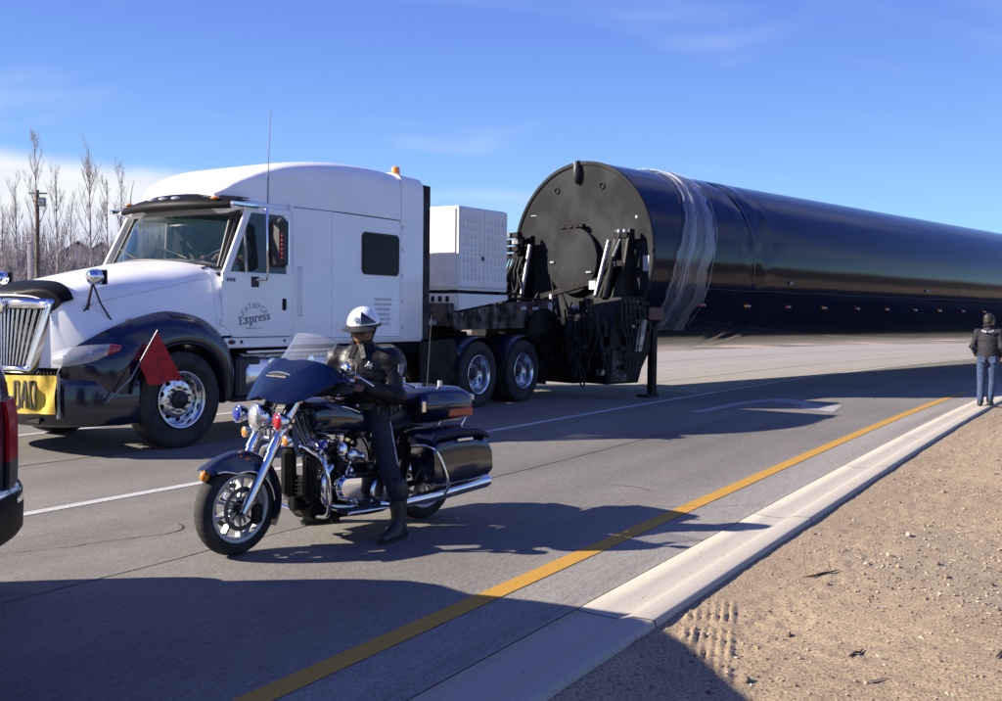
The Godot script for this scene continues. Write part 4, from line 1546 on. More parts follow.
func truck_details(root: Node3D):   # rivets, hinges, grab handles, vents, caps, side lamps
	var mb: MB
	for z in [-1.0, 1.0]:
		for k in 24:
			mb = MB.new()
			mb.ball(Vector3(3.535, 1.16 + k * 0.065, 1.2005 * z), Vector3(0.008, 0.008, 0.004), 8, 4)
			obj("rivet", mb, M.text_pale, root)
		for y in [1.32, 1.74]:
			mb = MB.new()
			mb.box(Vector3(0.565, y, 1.125 * z), Vector3(0.05, 0.075, 0.022), 0.006)
			obj("door_hinge", mb, M.white, root)
		for y in [1.25, 1.6, 1.95, 2.3, 2.6]:
			mb = MB.new()
			mb.box(Vector3(3.60, y, 1.2025 * z), Vector3(0.03, 0.05, 0.006), 0.002)
			obj("clip", mb, M.text_pale, root)
		mb = MB.new()
		mb.tube([Vector3(1.72, 1.40, 1.125 * z), Vector3(1.725, 1.40, 1.17 * z), Vector3(1.725, 1.98, 1.17 * z), Vector3(1.72, 1.98, 1.125 * z)], 0.012, 8)
		obj("grab_handle", mb, M.white, root)
		mb = MB.new()
		mb.box(Vector3(2.72, 1.28, 1.202 * z), Vector3(0.30, 0.24, 0.004), 0.002)
		obj("locker_door", mb, M.white, root)
		mb = MB.new()
		mb.box(Vector3(2.72, 1.195, 1.206 * z), Vector3(0.07, 0.022, 0.008), 0.003)
		obj("locker_latch", mb, M.steel, root)
		mb = MB.new()
		mb.ball(Vector3(2.0, 2.80, 1.10 * z), Vector3(0.05, 0.02, 0.015), 12, 6)
		obj("side_lamp", mb, M.amber, root)
		mb = MB.new()
		mb.xf = Transform3D(Basis(), Vector3(1.9, 0.86, 1.135 if z > 0 else -1.165))
		mb.lathe([Vector2(0.055, 0.0), Vector2(0.055, 0.025), Vector2(0.055, 0.025), Vector2(0.03, 0.03), Vector2(0, 0.03)], 18)
		obj("fuel_cap", mb, M.chrome, root)
		for k in 3:
			mb = MB.new()
			mb.bar(Vector3(-0.55 + k * 0.28, 1.345 + 0.028 * k, 0.985 * z), Vector3(-0.49 + k * 0.28, 1.355 + 0.028 * k, 0.988 * z), 0.012, 0.02, 0.003)
			obj("fender_screw", mb, M.steel, root)
	mb = MB.new()
	mb.box(Vector3(0.62, 2.0, 0.0), Vector3(0.10, 0.02, 1.3), 0.006)
	obj("cowl_vent", mb, M.plastic, root)

func roof_mesh(mb: MB, rings: Array):
	mb.sheet(rings)
	mb.flat()
	for e in [0, rings.size() - 1]:
		var r: PackedVector3Array = rings[e]
		var c := Vector3(r[0].x, r[0].y, 0)
		for k in r.size() - 1:
			if e == 0: mb.tri(c, r[k + 1], r[k])
			else: mb.tri(c, r[k], r[k + 1])

func roof_ring(table: Array, x: float, sharp := 1.0) -> PackedVector3Array:
	var v := lerp_table(table, x)
	var r := PackedVector3Array()
	var h: float = v[1] - v[0]
	var prof := [[-1.0, 0.0], [-1.0, 0.35]]
	for j in 25:
		var a := PI * j / 24.0
		prof.append([-signf(cos(a)) * pow(absf(cos(a)), 0.27 * sharp), 0.35 + 0.65 * pow(sin(a), 0.42 * sharp)])
	prof.append_array([[1.0, 0.35], [1.0, 0.0]])
	for q in prof: r.append(Vector3(x, v[0] + h * q[1], v[2] * q[0]))
	return r

func rounded(x0: float, y0: float, x1: float, y1: float, r: float) -> PackedVector2Array:
	var p := PackedVector2Array()
	for c in [[x1 - r, y1 - r, 0.0], [x0 + r, y1 - r, 90.0], [x0 + r, y0 + r, 180.0], [x1 - r, y0 + r, 270.0]]:
		for k in 5:
			var a := deg_to_rad(c[2] + k * 22.5)
			p.append(Vector2(c[0] + cos(a) * r, c[1] + sin(a) * r))
	return p

func cab_ring(x: float, y0: float, z: float, y1: float) -> PackedVector3Array:
	return PackedVector3Array([Vector3(x, y0, -z), Vector3(x, y1, -z), Vector3(x, y1, z), Vector3(x, y0, z)])

func make_door(root: Node3D, zs: float):
	var d := part("door", root)
	var z0 := 1.09; var z1 := 1.13
	var sgn := func(mb: MB):
		if zs < 0: mb.xf = Transform3D(Basis(), Vector3(0, 0, -(z0 + z1)))
	var mb := MB.new(); sgn.call(mb)
	mb.prism(PackedVector2Array([Vector2(0.565, 1.30), Vector2(0.715, 1.155), Vector2(1.625, 1.155), Vector2(1.625, 1.885), Vector2(0.565, 1.885)]), z0, z1, 0.007)
	obj("panel", mb, M.white, d)
	# window frame, tipped in a little
	var tip := func(p: Vector3) -> Vector3: return Vector3(p.x, p.y, (p.z - (p.y - 1.885) * 0.07) * zs)
	mb = MB.new()
	mb.bar(tip.call(Vector3(0.62, 1.87, 1.11)), tip.call(Vector3(0.99, 2.60, 1.11)), 0.04, 0.085, 0.008, Vector3(0.9, 0.4, 0))
	mb.bar(tip.call(Vector3(0.94, 2.60, 1.11)), tip.call(Vector3(1.625, 2.61, 1.11)), 0.04, 0.075, 0.008)
	mb.bar(tip.call(Vector3(1.575, 1.87, 1.11)), tip.call(Vector3(1.575, 2.60, 1.11)), 0.04, 0.10, 0.008, Vector3(1, 0, 0))
	mb.bar(tip.call(Vector3(0.925, 1.87, 1.11)), tip.call(Vector3(0.925, 2.46, 1.11)), 0.02, 0.03, 0.005, Vector3(1, 0, 0))
	obj("window_frame", mb, M.white, d)
	mb = MB.new()
	mb.prism(PackedVector2Array([Vector2(0.66, 1.88), Vector2(0.99, 2.565), Vector2(1.53, 2.57), Vector2(1.53, 1.88)]), 0, 0.006)
	var g := obj("window_pane", mb, M.glass, d)
	g.transform = Transform3D(Basis(Vector3(1, 0, 0), Vector3(0, 1, -0.07 * zs), Vector3(0, 0, 1)), Vector3(0, 0, (1.115 + 1.885 * 0.07) * zs))
	var h := part("handle", d)
	mb = MB.new(); sgn.call(mb)
	mb.prism(rounded(1.45, 1.46, 1.515, 1.60, 0.02), z1 - 0.01, z1 + 0.004, 0.003)
	obj("recess", mb, M.gap, h)
	mb = MB.new()
	mb.box(Vector3(1.492, 1.53, (z1 + 0.012) * zs), Vector3(0.022, 0.12, 0.02), 0.006)
	obj("grip", mb, M.plastic, h)

func door_emblem(lg: Node3D):
	# an arch of small dark letters over one slanting word and a short line of print
	var strokes := [[[-1, -1, -1, 1], [-1, 1, 1, 1], [-1, 0, 0.6, 0]], [[-1, -1, 0, 1], [0, 1, 1, -1], [-0.5, -0.2, 0.5, -0.2]], [[-1, 1, 1, 1], [0, 1, 0, -1]], [[-1, -1, -1, 1], [1, -1, 1, 1], [-1, 1, 1, -1]], [[-1, -1, -1, 1], [-1, 1, 1, 0.4], [1, 0.4, -1, 0]], [[-1, -1, -1, 1], [-1, -1, 1, -1], [-1, 1, 1, 1]]]
	for k in 7:
		var a := deg_to_rad(158.0 - k * 22.6)
		var c := Vector2(1.02 + cos(a) * 0.175, 1.385 + sin(a) * 0.125)
		var mb := MB.new()
		mb.xf = Transform3D(Basis(Vector3(0, 0, 1), (a - PI / 2) * 0.8), Vector3(c.x, c.y, 1.1325))
		for s in strokes[k % 6]:
			mb.bar(Vector3(s[0] * 0.018, s[1] * 0.030, 0), Vector3(s[2] * 0.018, s[3] * 0.030, 0), 0.003, 0.013)
		obj("letter", mb, M.text_pale, lg)
	var t := text_mesh("Express", 0.125, "Droid Serif", true, 0.003)
	var w := obj("word", t, M.text_grey, lg)
	w.transform = Transform3D(Basis(Vector3(0, 0, 1), 0.12).scaled(Vector3(0.95, 1.05, 1)), Vector3(1.02, 1.365, 1.1325))
	for k in 11:
		if k == 7: continue
		var mb := MB.new()
		mb.box(Vector3(0.90 + k * 0.021, 1.255, 1.132), Vector3(0.013, 0.018, 0.003))
		obj("small_letter", mb, M.text_pale, lg)

func make_banner_and_flag():
	var at := TRUCK_AT
	# the yellow banner tied across the bumper
	var root := thing("banner", "yellow oversize load banner with black capitals strapped across the truck bumper", "banner", at, deg_to_rad(TRUCK_TURN), TRUCK_SIZE)
	var fx := func(z: float) -> float: return -1.372 + 0.165 * z * z + 0.04 * pow(absf(z), 5)
	var rows := []
	for i in 41:
		var z := lerpf(-0.86, 0.86, i / 40.0)
		var row := PackedVector3Array()
		for j in 9:
			var v := j / 8.0
			var rip := 0.006 * sin(z * 17.0 + v * 3.0) + 0.005 * sin(z * 41.0 - v * 5.0) + (0.012 * sin((z - 0.6) * 30.0 + v * 6.0) if z > 0.62 else 0.0)
			row.append(Vector3(fx.call(z) + rip - 0.012, lerpf(0.80, 0.43, v) - 0.008 * cos(z * 3.5), z))
		rows.append(row)
	var mb := MB.new(); mb.shell(rows, 0.004)
	obj("cloth", mb, M.banner, root)
	# letters, each laid on the cloth
	var glyph := {"O": [[0, 0, 0, 1], [1, 0, 1, 1], [0, 0, 1, 0], [0, 1, 1, 1]], "V": [[0, 1, 0.5, 0], [0.5, 0, 1, 1]], "E": [[0, 0, 0, 1], [0, 0, 1, 0], [0, 0.5, 0.8, 0.5], [0, 1, 1, 1]], "R": [[0, 0, 0, 1], [0, 1, 1, 1], [1, 1, 1, 0.5], [1, 0.5, 0, 0.5], [0.4, 0.5, 1, 0]], "S": [[0, 0, 1, 0], [1, 0, 1, 0.5], [1, 0.5, 0, 0.5], [0, 0.5, 0, 1], [0, 1, 1, 1]], "I": [[0.5, 0, 0.5, 1]], "Z": [[0, 1, 1, 1], [1, 1, 0, 0], [0, 0, 1, 0]], "L": [[0, 0, 0, 1], [0, 0, 1, 0]], "A": [[0, 0, 0.35, 1], [0.65, 1, 1, 0], [0.35, 1, 0.65, 1], [0.15, 0.38, 0.85, 0.38]], "D": [[0, 0, 0, 1], [0, 1, 0.7, 1], [0.7, 1, 1, 0.75], [1, 0.75, 1, 0.25], [1, 0.25, 0.7, 0], [0.7, 0, 0, 0]]}
	var text := "OVERSIZE LOAD"
	for i in text.length():
		var ch := text[i]
		if ch == " ": continue
		mb = MB.new()
		var z0 := -0.755 + i * 0.112
		for s in glyph[ch]:
			var a := Vector2(s[0], s[1]); var b := Vector2(s[2], s[3])
			var steps_ := 4
			for q in steps_:
				var p0 := a.lerp(b, q / float(steps_)); var p1 := a.lerp(b, (q + 1.0) / steps_)
				var d := (p1 - p0).normalized()
				p0 -= d * 0.02; p1 += d * 0.02
				var w := func(p: Vector2) -> Vector3:
					var z := z0 + p.x * 0.066
					var v := 1.0 - (0.16 + p.y * 0.66)
					var rip := 0.006 * sin(z * 17.0 + v * 3.0) + 0.005 * sin(z * 41.0 - v * 5.0) + (0.012 * sin((z - 0.6) * 30.0 + v * 6.0) if z > 0.62 else 0.0)
					return Vector3(fx.call(z) + rip - 0.0165, lerpf(0.80, 0.43, v) - 0.008 * cos(z * 3.5), z)
				mb.bar(w.call(p0), w.call(p1), 0.029 if absf(d.y) > 0.3 else 0.036, 0.006, 0.0, Vector3(1, 0, 0))
		obj("letter", mb, M.ink, root)
	for z in [-0.87, 0.87]:
		mb = MB.new()
		mb.box(Vector3(fx.call(z) + 0.01, 0.61, z), Vector3(0.03, 0.44, 0.02), 0.005)
		mb.tube([Vector3(fx.call(z), 0.83, z), Vector3(fx.call(z) + 0.06, 0.90, z * 0.97)], 0.006, 6)
		obj("end_strap", mb, M.steel, root)
	# the red flag on its short staff at the bumper corner
	var fl := thing("warning_flag", "small red warning flag on a thin staff at the truck bumper corner", "flag", at, deg_to_rad(TRUCK_TURN), TRUCK_SIZE)
	mb = MB.new()
	mb.tube([Vector3(-0.88, 0.55, 1.15), Vector3(-0.70, 0.78, 1.27), Vector3(-0.44, 1.25, 1.33)], [0.011, 0.010, 0.007], 7)
	obj("staff", mb, M.steel, fl)
	rows = []
	for i in 13:
		var u := i / 12.0
		var row := PackedVector3Array()
		var top := Vector3(-0.445, 1.235, 1.33).lerp(Vector3(-0.63, 0.90, 1.30), u)
		for j in 13:
			var v := j / 12.0
			var lowest := Vector3(-0.20, 0.745, 1.38).lerp(Vector3(-0.545, 0.70, 1.345), u)
			var p := top.lerp(lowest, v)
			p.z += 0.035 * v * sin(u * 9.0 + v * 2.0)
			p.x += 0.014 * v * sin(u * 8.0)
			row.append(p)
		rows.append(row)
	mb = MB.new(); mb.shell(rows, 0.003)
	obj("cloth", mb, M.flag, fl)

# ---------------------------------------------------------------- the load: gooseneck, power unit, lifting dolly and the tank
const TANK_AT := Vector3(1.584, 0, -19.934)
const TANK_TURN := 43.2
const TANK_R := 1.954
const TANK_Y := 2.804

func make_gooseneck():
	var g := thing("gooseneck", "dusty black gooseneck of the trailer with a pale front plate above the drive wheels", "trailer", TRUCK_AT, deg_to_rad(TRUCK_TURN), TRUCK_SIZE)
	var mb := MB.new()
	for zz in [[0.94, 1.0], [-1.0, -0.94]]:
		mb.prism(PackedVector2Array([Vector2(5.0, 1.44), Vector2(5.2, 1.46), Vector2(6.6, 1.63), Vector2(8.05, 1.69), Vector2(8.05, 1.24), Vector2(7.4, 1.21), Vector2(5.15, 1.19)]), zz[0], zz[1], 0.008)
	mb.box(Vector3(6.5, 1.42, 0), Vector3(3.0, 0.36, 1.84), 0.02)
	obj("side_beam", mb, M.dusty, g)
	mb = MB.new()
	mb.box(Vector3(7.3, 1.70, 0), Vector3(1.5, 0.03, 2.0), 0.006)
	obj("deck_plate", mb, M.frame, g)
	mb = MB.new()
	for zz in [[0.985, 1.012], [-1.012, -0.985]]:
		mb.prism(PackedVector2Array([Vector2(5.2, 1.49), Vector2(6.58, 1.665), Vector2(6.58, 1.745), Vector2(5.2, 1.745)]), zz[0], zz[1], 0.004)
	mb.box(Vector3(5.21, 1.615, 0), Vector3(0.025, 0.26, 1.97), 0.006)
	mb.box(Vector3(5.9, 1.735, 0), Vector3(1.38, 0.015, 1.96))
	obj("front_plate", mb, M.white_unit, g)
	for k in 6:
		mb = MB.new()
		mb.prism(rounded(-0.03, -0.045, 0.03, 0.045, 0.02), 0, 0.012)
		var o := obj("slot", mb, M.gap, g)
		o.transform = Transform3D(Basis(Vector3(0, 0, 1), Vector3(0, 1, 0), Vector3(-1, 0, 0)), Vector3(5.2, 1.66, 0.80 - k * 0.14))
	for k in 17:
		mb = MB.new()
		mb.box(Vector3(5.3 + k * 0.155, 1.435 + k * 0.013 if k < 9 else 1.552 + (k - 9) * 0.006, 1.004), Vector3(0.035, 0.045, 0.012), 0.004)
		obj("bolt", mb, M.steel if k % 3 == 0 else M.frame, g)
	for x in [5.75, 6.35, 7.2]:
		mb = MB.new()
		mb.xf = Transform3D(Basis(), Vector3(x, 1.36, 1.0))
		mb.lathe([Vector2(0.055, 0.0), Vector2(0.055, 0.014), Vector2(0.055, 0.014), Vector2(0.035, 0.014), Vector2(0.035, 0.014), Vector2(0.035, 0.002), Vector2(0, 0.002)], 16)
		obj("lightening_hole", mb, M.gap, g)
	for k in 4:
		mb = MB.new()
		mb.box(Vector3(6.88 + k * 0.2, 1.54, 1.006), Vector3(0.19, 0.05, 0.008), 0.002)
		obj("reflector_tape", mb, M.dark_red if k % 2 == 0 else M.text_pale, g)
	mb = MB.new()
	mb.box(Vector3(7.95, 1.56, 1.02), Vector3(0.10, 0.17, 0.05), 0.01)
	obj("junction_box", mb, M.text_pale, g)
	mb = MB.new()
	mb.cyl(Vector3(4.55, 1.31, 0.80), Vector3(4.55, 1.31, 0.20), 0.07, 16)
	mb.box(Vector3(4.75, 1.30, 0.75), Vector3(0.25, 0.10, 0.2), 0.02)
	obj("air_tank", mb, M.steel, g)
	mb = MB.new()
	mb.ball(Vector3(5.12, 1.40, 0.98), Vector3(0.03, 0.03, 0.02), 10, 6)
	obj("side_lamp", mb, M.red, g)
	mb = MB.new()
	for k in 7:
		var z := -0.6 + k * 0.2
		mb.tube([Vector3(7.0, 1.74, z), Vector3(7.4, 1.80 + 0.03 * (k % 3), z + 0.05), Vector3(7.9, 1.78, z * 0.8), Vector3(8.15, 1.5, z * 0.6), Vector3(8.2, 1.1, z * 0.7)], 0.02, 6)
	obj("hose", mb, M.rubber, g)

	# the white power unit that stands on it
	var u := thing("power_unit", "boxy white hydraulic power unit standing on the gooseneck behind the cab", "generator", TRUCK_AT, deg_to_rad(TRUCK_TURN), TRUCK_SIZE)
	mb = MB.new()
	mb.loft([PackedVector3Array([Vector3(5.22, 1.80, -0.98), Vector3(5.22, 1.80, 0.98), Vector3(6.58, 1.80, 0.98), Vector3(6.58, 1.80, -0.98)]), PackedVector3Array([Vector3(5.22, 3.05, -0.98), Vector3(5.22, 3.05, 0.98), Vector3(6.58, 3.07, 0.98), Vector3(6.58, 3.07, -0.98)]), PackedVector3Array([Vector3(5.25, 3.075, -0.95), Vector3(5.25, 3.075, 0.95), Vector3(6.55, 3.095, 0.95), Vector3(6.55, 3.095, -0.95)])], true, true, true)
	obj("housing", mb, M.white_unit, u)
	for i in 2:
		var px: float = 5.255 + i * 0.66
		mb = MB.new()
		mb.box(Vector3(px + 0.315, 2.44, 0.985), Vector3(0.63, 1.20, 0.02), 0.006)
		var p := obj("side_panel", mb, M.white_unit, u)
		for c in 5:
			for r in 8:
				mb = MB.new()
				mb.box(Vector3(px + 0.105 + c * 0.105, 2.02 + r * 0.125, 1.0), Vector3(0.060, 0.085, 0.020), 0.008)
				mb.box(Vector3(px + 0.105 + c * 0.105, 1.972 + r * 0.125, 0.997), Vector3(0.056, 0.012, 0.006))
				obj("louvre", mb, M.white_unit, p)
	for i in 2:
		mb = MB.new()
		mb.box(Vector3(5.212, 2.44, -0.46 + i * 0.94), Vector3(0.02, 1.20, 0.90), 0.006)
		obj("front_panel", mb, M.white_unit, u)
	mb = MB.new()
	mb.cyl(Vector3(5.84, 2.30, 0.99), Vector3(5.84, 2.30, 1.02), 0.035, 14)
	obj("latch", mb, M.plastic, u)
	mb = MB.new()
	for x in [5.32, 6.48]: mb.box(Vector3(x, 1.775, 0.9), Vector3(0.22, 0.06, 0.16), 0.008)
	mb.box(Vector3(5.9, 1.785, 0), Vector3(1.3, 0.04, 1.8), 0.006)
	obj("foot", mb, M.frame, u)
	mb = MB.new()
	mb.box(Vector3(5.9, 1.85, 0.99), Vector3(1.34, 0.03, 0.016), 0.004)
	obj("rub_rail", mb, M.text_pale, u)

func make_dolly():
	var d := thing("lifting_dolly", "tangle of black hydraulic lifting arms and masts clasping the front of the tank", "trailer dolly", TANK_AT, deg_to_rad(TANK_TURN))
	var mb: MB
	for z in [-1.0, 1.0]:
		var m := part("mast", d)
		var a: float = 1.20 if z > 0 else -1.95
		var b: float = 1.95 if z > 0 else -1.20
		mb = MB.new()
		mb.prism(PackedVector2Array([Vector2(-1.30, 0.30), Vector2(-0.38, 0.30), Vector2(0.06, 1.40), Vector2(-0.28, 1.95), Vector2(-0.90, 1.92), Vector2(-1.22, 1.35)]), a, b, 0.02)
		obj("base", mb, M.black, m)
		mb = MB.new()
		for zz in [1.17, 1.50]:
			var z0: float = (zz if z > 0 else -zz - 0.07)
			mb.prism(PackedVector2Array([Vector2(-0.80, 1.80), Vector2(-0.14, 1.80), Vector2(-0.07, 2.6), Vector2(-0.09, 3.27), Vector2(-0.24, 3.27), Vector2(-0.38, 2.6)]), z0, z0 + 0.07, 0.012)
		for y in [2.05, 2.6, 3.15]: mb.box(Vector3(-0.22, y, 1.37 * z), Vector3(0.16, 0.12, 0.34), 0.01)
		obj("arm", mb, M.black, m)
		mb = MB.new()
		mb.cyl(Vector3(-0.95, 0.75, 1.05 * z), Vector3(-0.62, 1.95, 1.04 * z), 0.10, 16)
		mb.cyl(Vector3(-0.95, 1.9, 1.55 * z), Vector3(-0.50, 2.7, 1.36 * z), 0.055, 12)
		obj("cylinder", mb, M.frame, m)
		mb = MB.new()
		mb.cyl(Vector3(-0.62, 1.95, 1.04 * z), Vector3(-0.32, 3.05, 1.10 * z), 0.05, 14)
		mb.cyl(Vector3(-0.50, 2.7, 1.36 * z), Vector3(-0.30, 3.06, 1.37 * z), 0.03, 10)
		obj("rod", mb, M.steel, m)
		for k in 4:
			mb = MB.new()
			mb.cyl(Vector3(-0.9 + k * 0.27, 1.55 - 0.2 * (k % 2), (1.955 if z > 0 else -1.955)), Vector3(-0.9 + k * 0.27, 1.55 - 0.2 * (k % 2), 2.0 * z), 0.06, 12)
			obj("pin", mb, M.steel if k == 1 else M.frame, m)
		mb = MB.new()
		mb.prism(PackedVector2Array([Vector2(-1.22, 0.34), Vector2(-0.75, 0.34), Vector2(-0.80, 0.85), Vector2(-1.18, 0.95)]), 1.94 * z, 1.975 * z, 0.008)
		obj("cover_plate", mb, M.dusty, m)
	# blocks and valves up the far mast
	var vb := part("valve_bank", d)
	for r in 4:
		for c in 3:
			mb = MB.new()
			mb.box(Vector3(-0.42, 3.28 - r * 0.15, -1.88 + c * 0.24), Vector3(0.16, 0.11, 0.19), 0.012)
			obj("valve", mb, M.steel if (r * 3 + c) % 4 == 1 or c == 0 and r < 3 else M.frame, vb)
	mb = MB.new()
	for k in 12:
		var z := -1.95 + 0.075 * k
		mb.tube([Vector3(-0.50, 2.80, z), Vector3(-0.62, 2.5, z + 0.06 * sin(k * 2.1)), Vector3(-0.52 - 0.05 * (k % 3), 2.1, z + 0.1 * cos(k * 1.7)), Vector3(-0.7, 1.6, z * 0.85)], 0.022, 6)
	obj("hose", mb, M.rubber, d)
	# cross members
	mb = MB.new()
	mb.box(Vector3(-0.75, 0.55, 0), Vector3(0.5, 0.4, 2.6), 0.03)
	mb.box(Vector3(-0.70, 1.40, 0), Vector3(0.3, 0.25, 2.6), 0.02)
	mb.box(Vector3(-1.35, 0.95, -0.35), Vector3(0.9, 0.8, 1.0), 0.04)
	mb.cyl(Vector3(-1.75, 0.5, -0.4), Vector3(-1.75, 1.55, -0.4), 0.30, 24)
	obj("cross_beam", mb, M.black, d)
	# braces that cross in front of the tank's end
	mb = MB.new()
	mb.bar(Vector3(-0.45, 1.95, -0.62), Vector3(-0.42, 2.27, 0.95), 0.10, 0.12, 0.015)
	mb.bar(Vector3(-0.50, 1.98, 0.02), Vector3(-0.62, 1.35, 0.52), 0.05, 0.06, 0.01)
	mb.bar(Vector3(-0.55, 1.35, 0.52), Vector3(-0.35, 2.55, 1.15), 0.07, 0.07, 0.01)
	mb.bar(Vector3(-0.35, 2.55, 1.15), Vector3(-0.28, 3.2, 1.35), 0.07, 0.07, 0.01)
	obj("brace", mb, M.frame, d)
	for t in [[0.62, 2.17, 0.17, 0.17], [1.10, 2.57, 0.12, 0.10], [-0.52, 1.92, 0.07, 0.16], [1.26, 3.20, 0.05, 0.06], [1.40, 3.20, 0.05, 0.06], [0.50, 1.62, 0.09, 0.09], [0.18, 1.02, 0.09, 0.16]]:
		mb = MB.new()
		mb.box(Vector3(-0.55, t[1], t[0] + 0.28), Vector3(0.05, t[3], t[2]), 0.008)
		obj("tag_plate", mb, M.paper if t[2] > 0.1 else M.text_pale, d)
	# hose reel
	mb = MB.new()
	mb.xf = Transform3D(Basis(), Vector3(-1.95, 1.28, 0.82))
	mb.lathe([Vector2(0.0, -0.12), Vector2(0.42, -0.12), Vector2(0.42, -0.12), Vector2(0.42, -0.09), Vector2(0.30, -0.08), Vector2(0.30, 0.08), Vector2(0.42, 0.09), Vector2(0.42, 0.12), Vector2(0.42, 0.12), Vector2(0.10, 0.12), Vector2(0.08, 0.15), Vector2(0, 0.15)], 32)
	mb.xf = Transform3D.IDENTITY
	mb.bar(Vector3(-1.95, 0.55, 0.82), Vector3(-1.95, 1.28, 0.82), 0.10, 0.10)
	mb.box(Vector3(-1.7, 0.62, 0.5), Vector3(1.0, 0.25, 0.9), 0.02)
	obj("hose_reel", mb, M.black, d)
	dolly_clutter(d)
	mb = MB.new()
	mb.box(Vector3(-0.62, 0.80, 0), Vector3(0.35, 1.0, 2.6), 0.03)
	mb.box(Vector3(-1.0, 0.45, 0.3), Vector3(0.8, 0.35, 1.8), 0.03)
	obj("lower_frame", mb, M.black, d)
	# saddle that grips the tank from below, a post and its foot, the red box
	var rows := []
	for i in 33:
		var a := lerpf(deg_to_rad(218), deg_to_rad(322), i / 32.0)
		rows.append(PackedVector3Array([Vector3(0.08, TANK_Y + sin(a) * (TANK_R + 0.02), cos(a) * (TANK_R + 0.02)), Vector3(0.08, TANK_Y + sin(a) * (TANK_R + 0.16), cos(a) * (TANK_R + 0.16)), Vector3(0.62, TANK_Y + sin(a) * (TANK_R + 0.16), cos(a) * (TANK_R + 0.16)), Vector3(0.62, TANK_Y + sin(a) * (TANK_R + 0.02), cos(a) * (TANK_R + 0.02))]))
	mb = MB.new(); mb.loft(rows, true, true, true)
	obj("saddle", mb, M.black, d)
	for z in [-1.85, 1.85]:
		mb = MB.new()
		mb.box(Vector3(0.16, 0.70, z), Vector3(0.15, 1.36, 0.14), 0.015)
		mb.box(Vector3(0.05, 0.03, z), Vector3(0.40, 0.05, 0.24), 0.008)
		mb.prism(PackedVector2Array([Vector2(-0.35, 0.35), Vector2(0.08, 0.95), Vector2(0.08, 1.5), Vector2(-0.35, 1.5)]), z - 0.02, z + 0.02)
		obj("support_post", mb, M.frame, d)
		mb = MB.new()
		mb.box(Vector3(0.10, 1.62, z + (0.10 if z > 0 else -0.10)), Vector3(0.46, 0.26, 0.08), 0.02)
		obj("red_box", mb, M.dark_red, d)
		mb = MB.new()
		mb.prism(PackedVector2Array([Vector2(-0.55, 0.9), Vector2(-0.35, 0.9), Vector2(-0.20, 1.5), Vector2(-0.40, 1.5)]), z + 0.10, z + 0.14)
		obj("hatch_plate", mb, M.steel, d)

func dolly_clutter(d: Node3D):   # hoses, valves and clamps between the masts
	var rng := RandomNumberGenerator.new(); rng.seed = 17
	var mb: MB
	for side in [[1.15, 2.02, -1.36], [-0.9, 1.0, -1.2]]:
		for k in 20:
			mb = MB.new()
			var z := rng.randf_range(side[0], side[1])
			var x: float = side[2] - rng.randf() * 0.12
			var pts := []
			var y := rng.randf_range(1.3, 2.0)
			for j in 6:
				pts.append(Vector3(x + rng.randf_range(-0.05, 0.05), y, z))
				y -= rng.randf_range(0.12, 0.28)
				z = clampf(z + rng.randf_range(-0.16, 0.16), side[0], side[1])
			mb.tube(smooth_pts(pts, 3), rng.randf_range(0.014, 0.028), 6)
			obj("hose", mb, M.rubber if k % 4 else M.frame, d)
		for k in 12:
			mb = MB.new()
			var c := Vector3(side[2] - 0.02, rng.randf_range(0.5, 1.85), rng.randf_range(side[0], side[1]))
			var sz := Vector3(rng.randf_range(0.06, 0.14), rng.randf_range(0.05, 0.2), rng.randf_range(0.06, 0.2))
			mb.box(c, sz, 0.01)
			if k % 3 == 0: mb.cyl(c + Vector3(-0.05, 0, 0), c + Vector3(-0.12, 0.03, 0.02), 0.03, 10)
			obj("valve_block", mb, [M.frame, M.black, M.dusty, M.frame, M.steel][k % 5] if k != 9 else M.text_pale, d)
	# clamps and pins down the near side of the near mast
	for k in 9:
		mb = MB.new()
		var y := 0.45 + k * 0.17
		var x := -1.05 + 0.09 * k + rng.randf_range(-0.06, 0.06)
		mb.box(Vector3(x, y, 1.98), Vector3(rng.randf_range(0.12, 0.34), rng.randf_range(0.05, 0.12), 0.07), 0.012)
		if k % 2: mb.cyl(Vector3(x, y, 1.97), Vector3(x, y, 2.05), 0.035, 10)
		obj("clamp", mb, M.frame if k % 3 else M.dusty, d)
	for k in 5:
		mb = MB.new()
		var z0 := 1.98 + 0.015 * k
		mb.tube(smooth_pts([Vector3(-0.95 + 0.1 * k, 1.85, z0), Vector3(-1.0 + 0.12 * k, 1.4, z0 + 0.05), Vector3(-0.8 + 0.06 * k, 1.0, z0 + 0.03), Vector3(-1.0 + 0.1 * k, 0.5, z0)], 4), 0.018, 6)
		obj("hose", mb, M.rubber, d)
	mb = MB.new()
	mb.box(Vector3(-2.0, 0.95, 0.2), Vector3(0.7, 0.9, 1.0), 0.05)
	mb.box(Vector3(-1.6, 1.35, 0.35), Vector3(0.4, 0.5, 0.9), 0.04)
	obj("pump_housing", mb, M.black, d)
	for k in 6:
		mb = MB.new()
		mb.box(Vector3(-2.37, 0.65 + 0.14 * k, 0.15 + 0.1 * (k % 3)), Vector3(0.05, 0.09, 0.16), 0.01)
		obj("valve_block", mb, M.steel if k == 4 or k == 2 else M.frame, d)

func tank_pt(x: float, a: float, r: float) -> Vector3:
	return Vector3(x, TANK_Y + sin(a) * r, cos(a) * r)

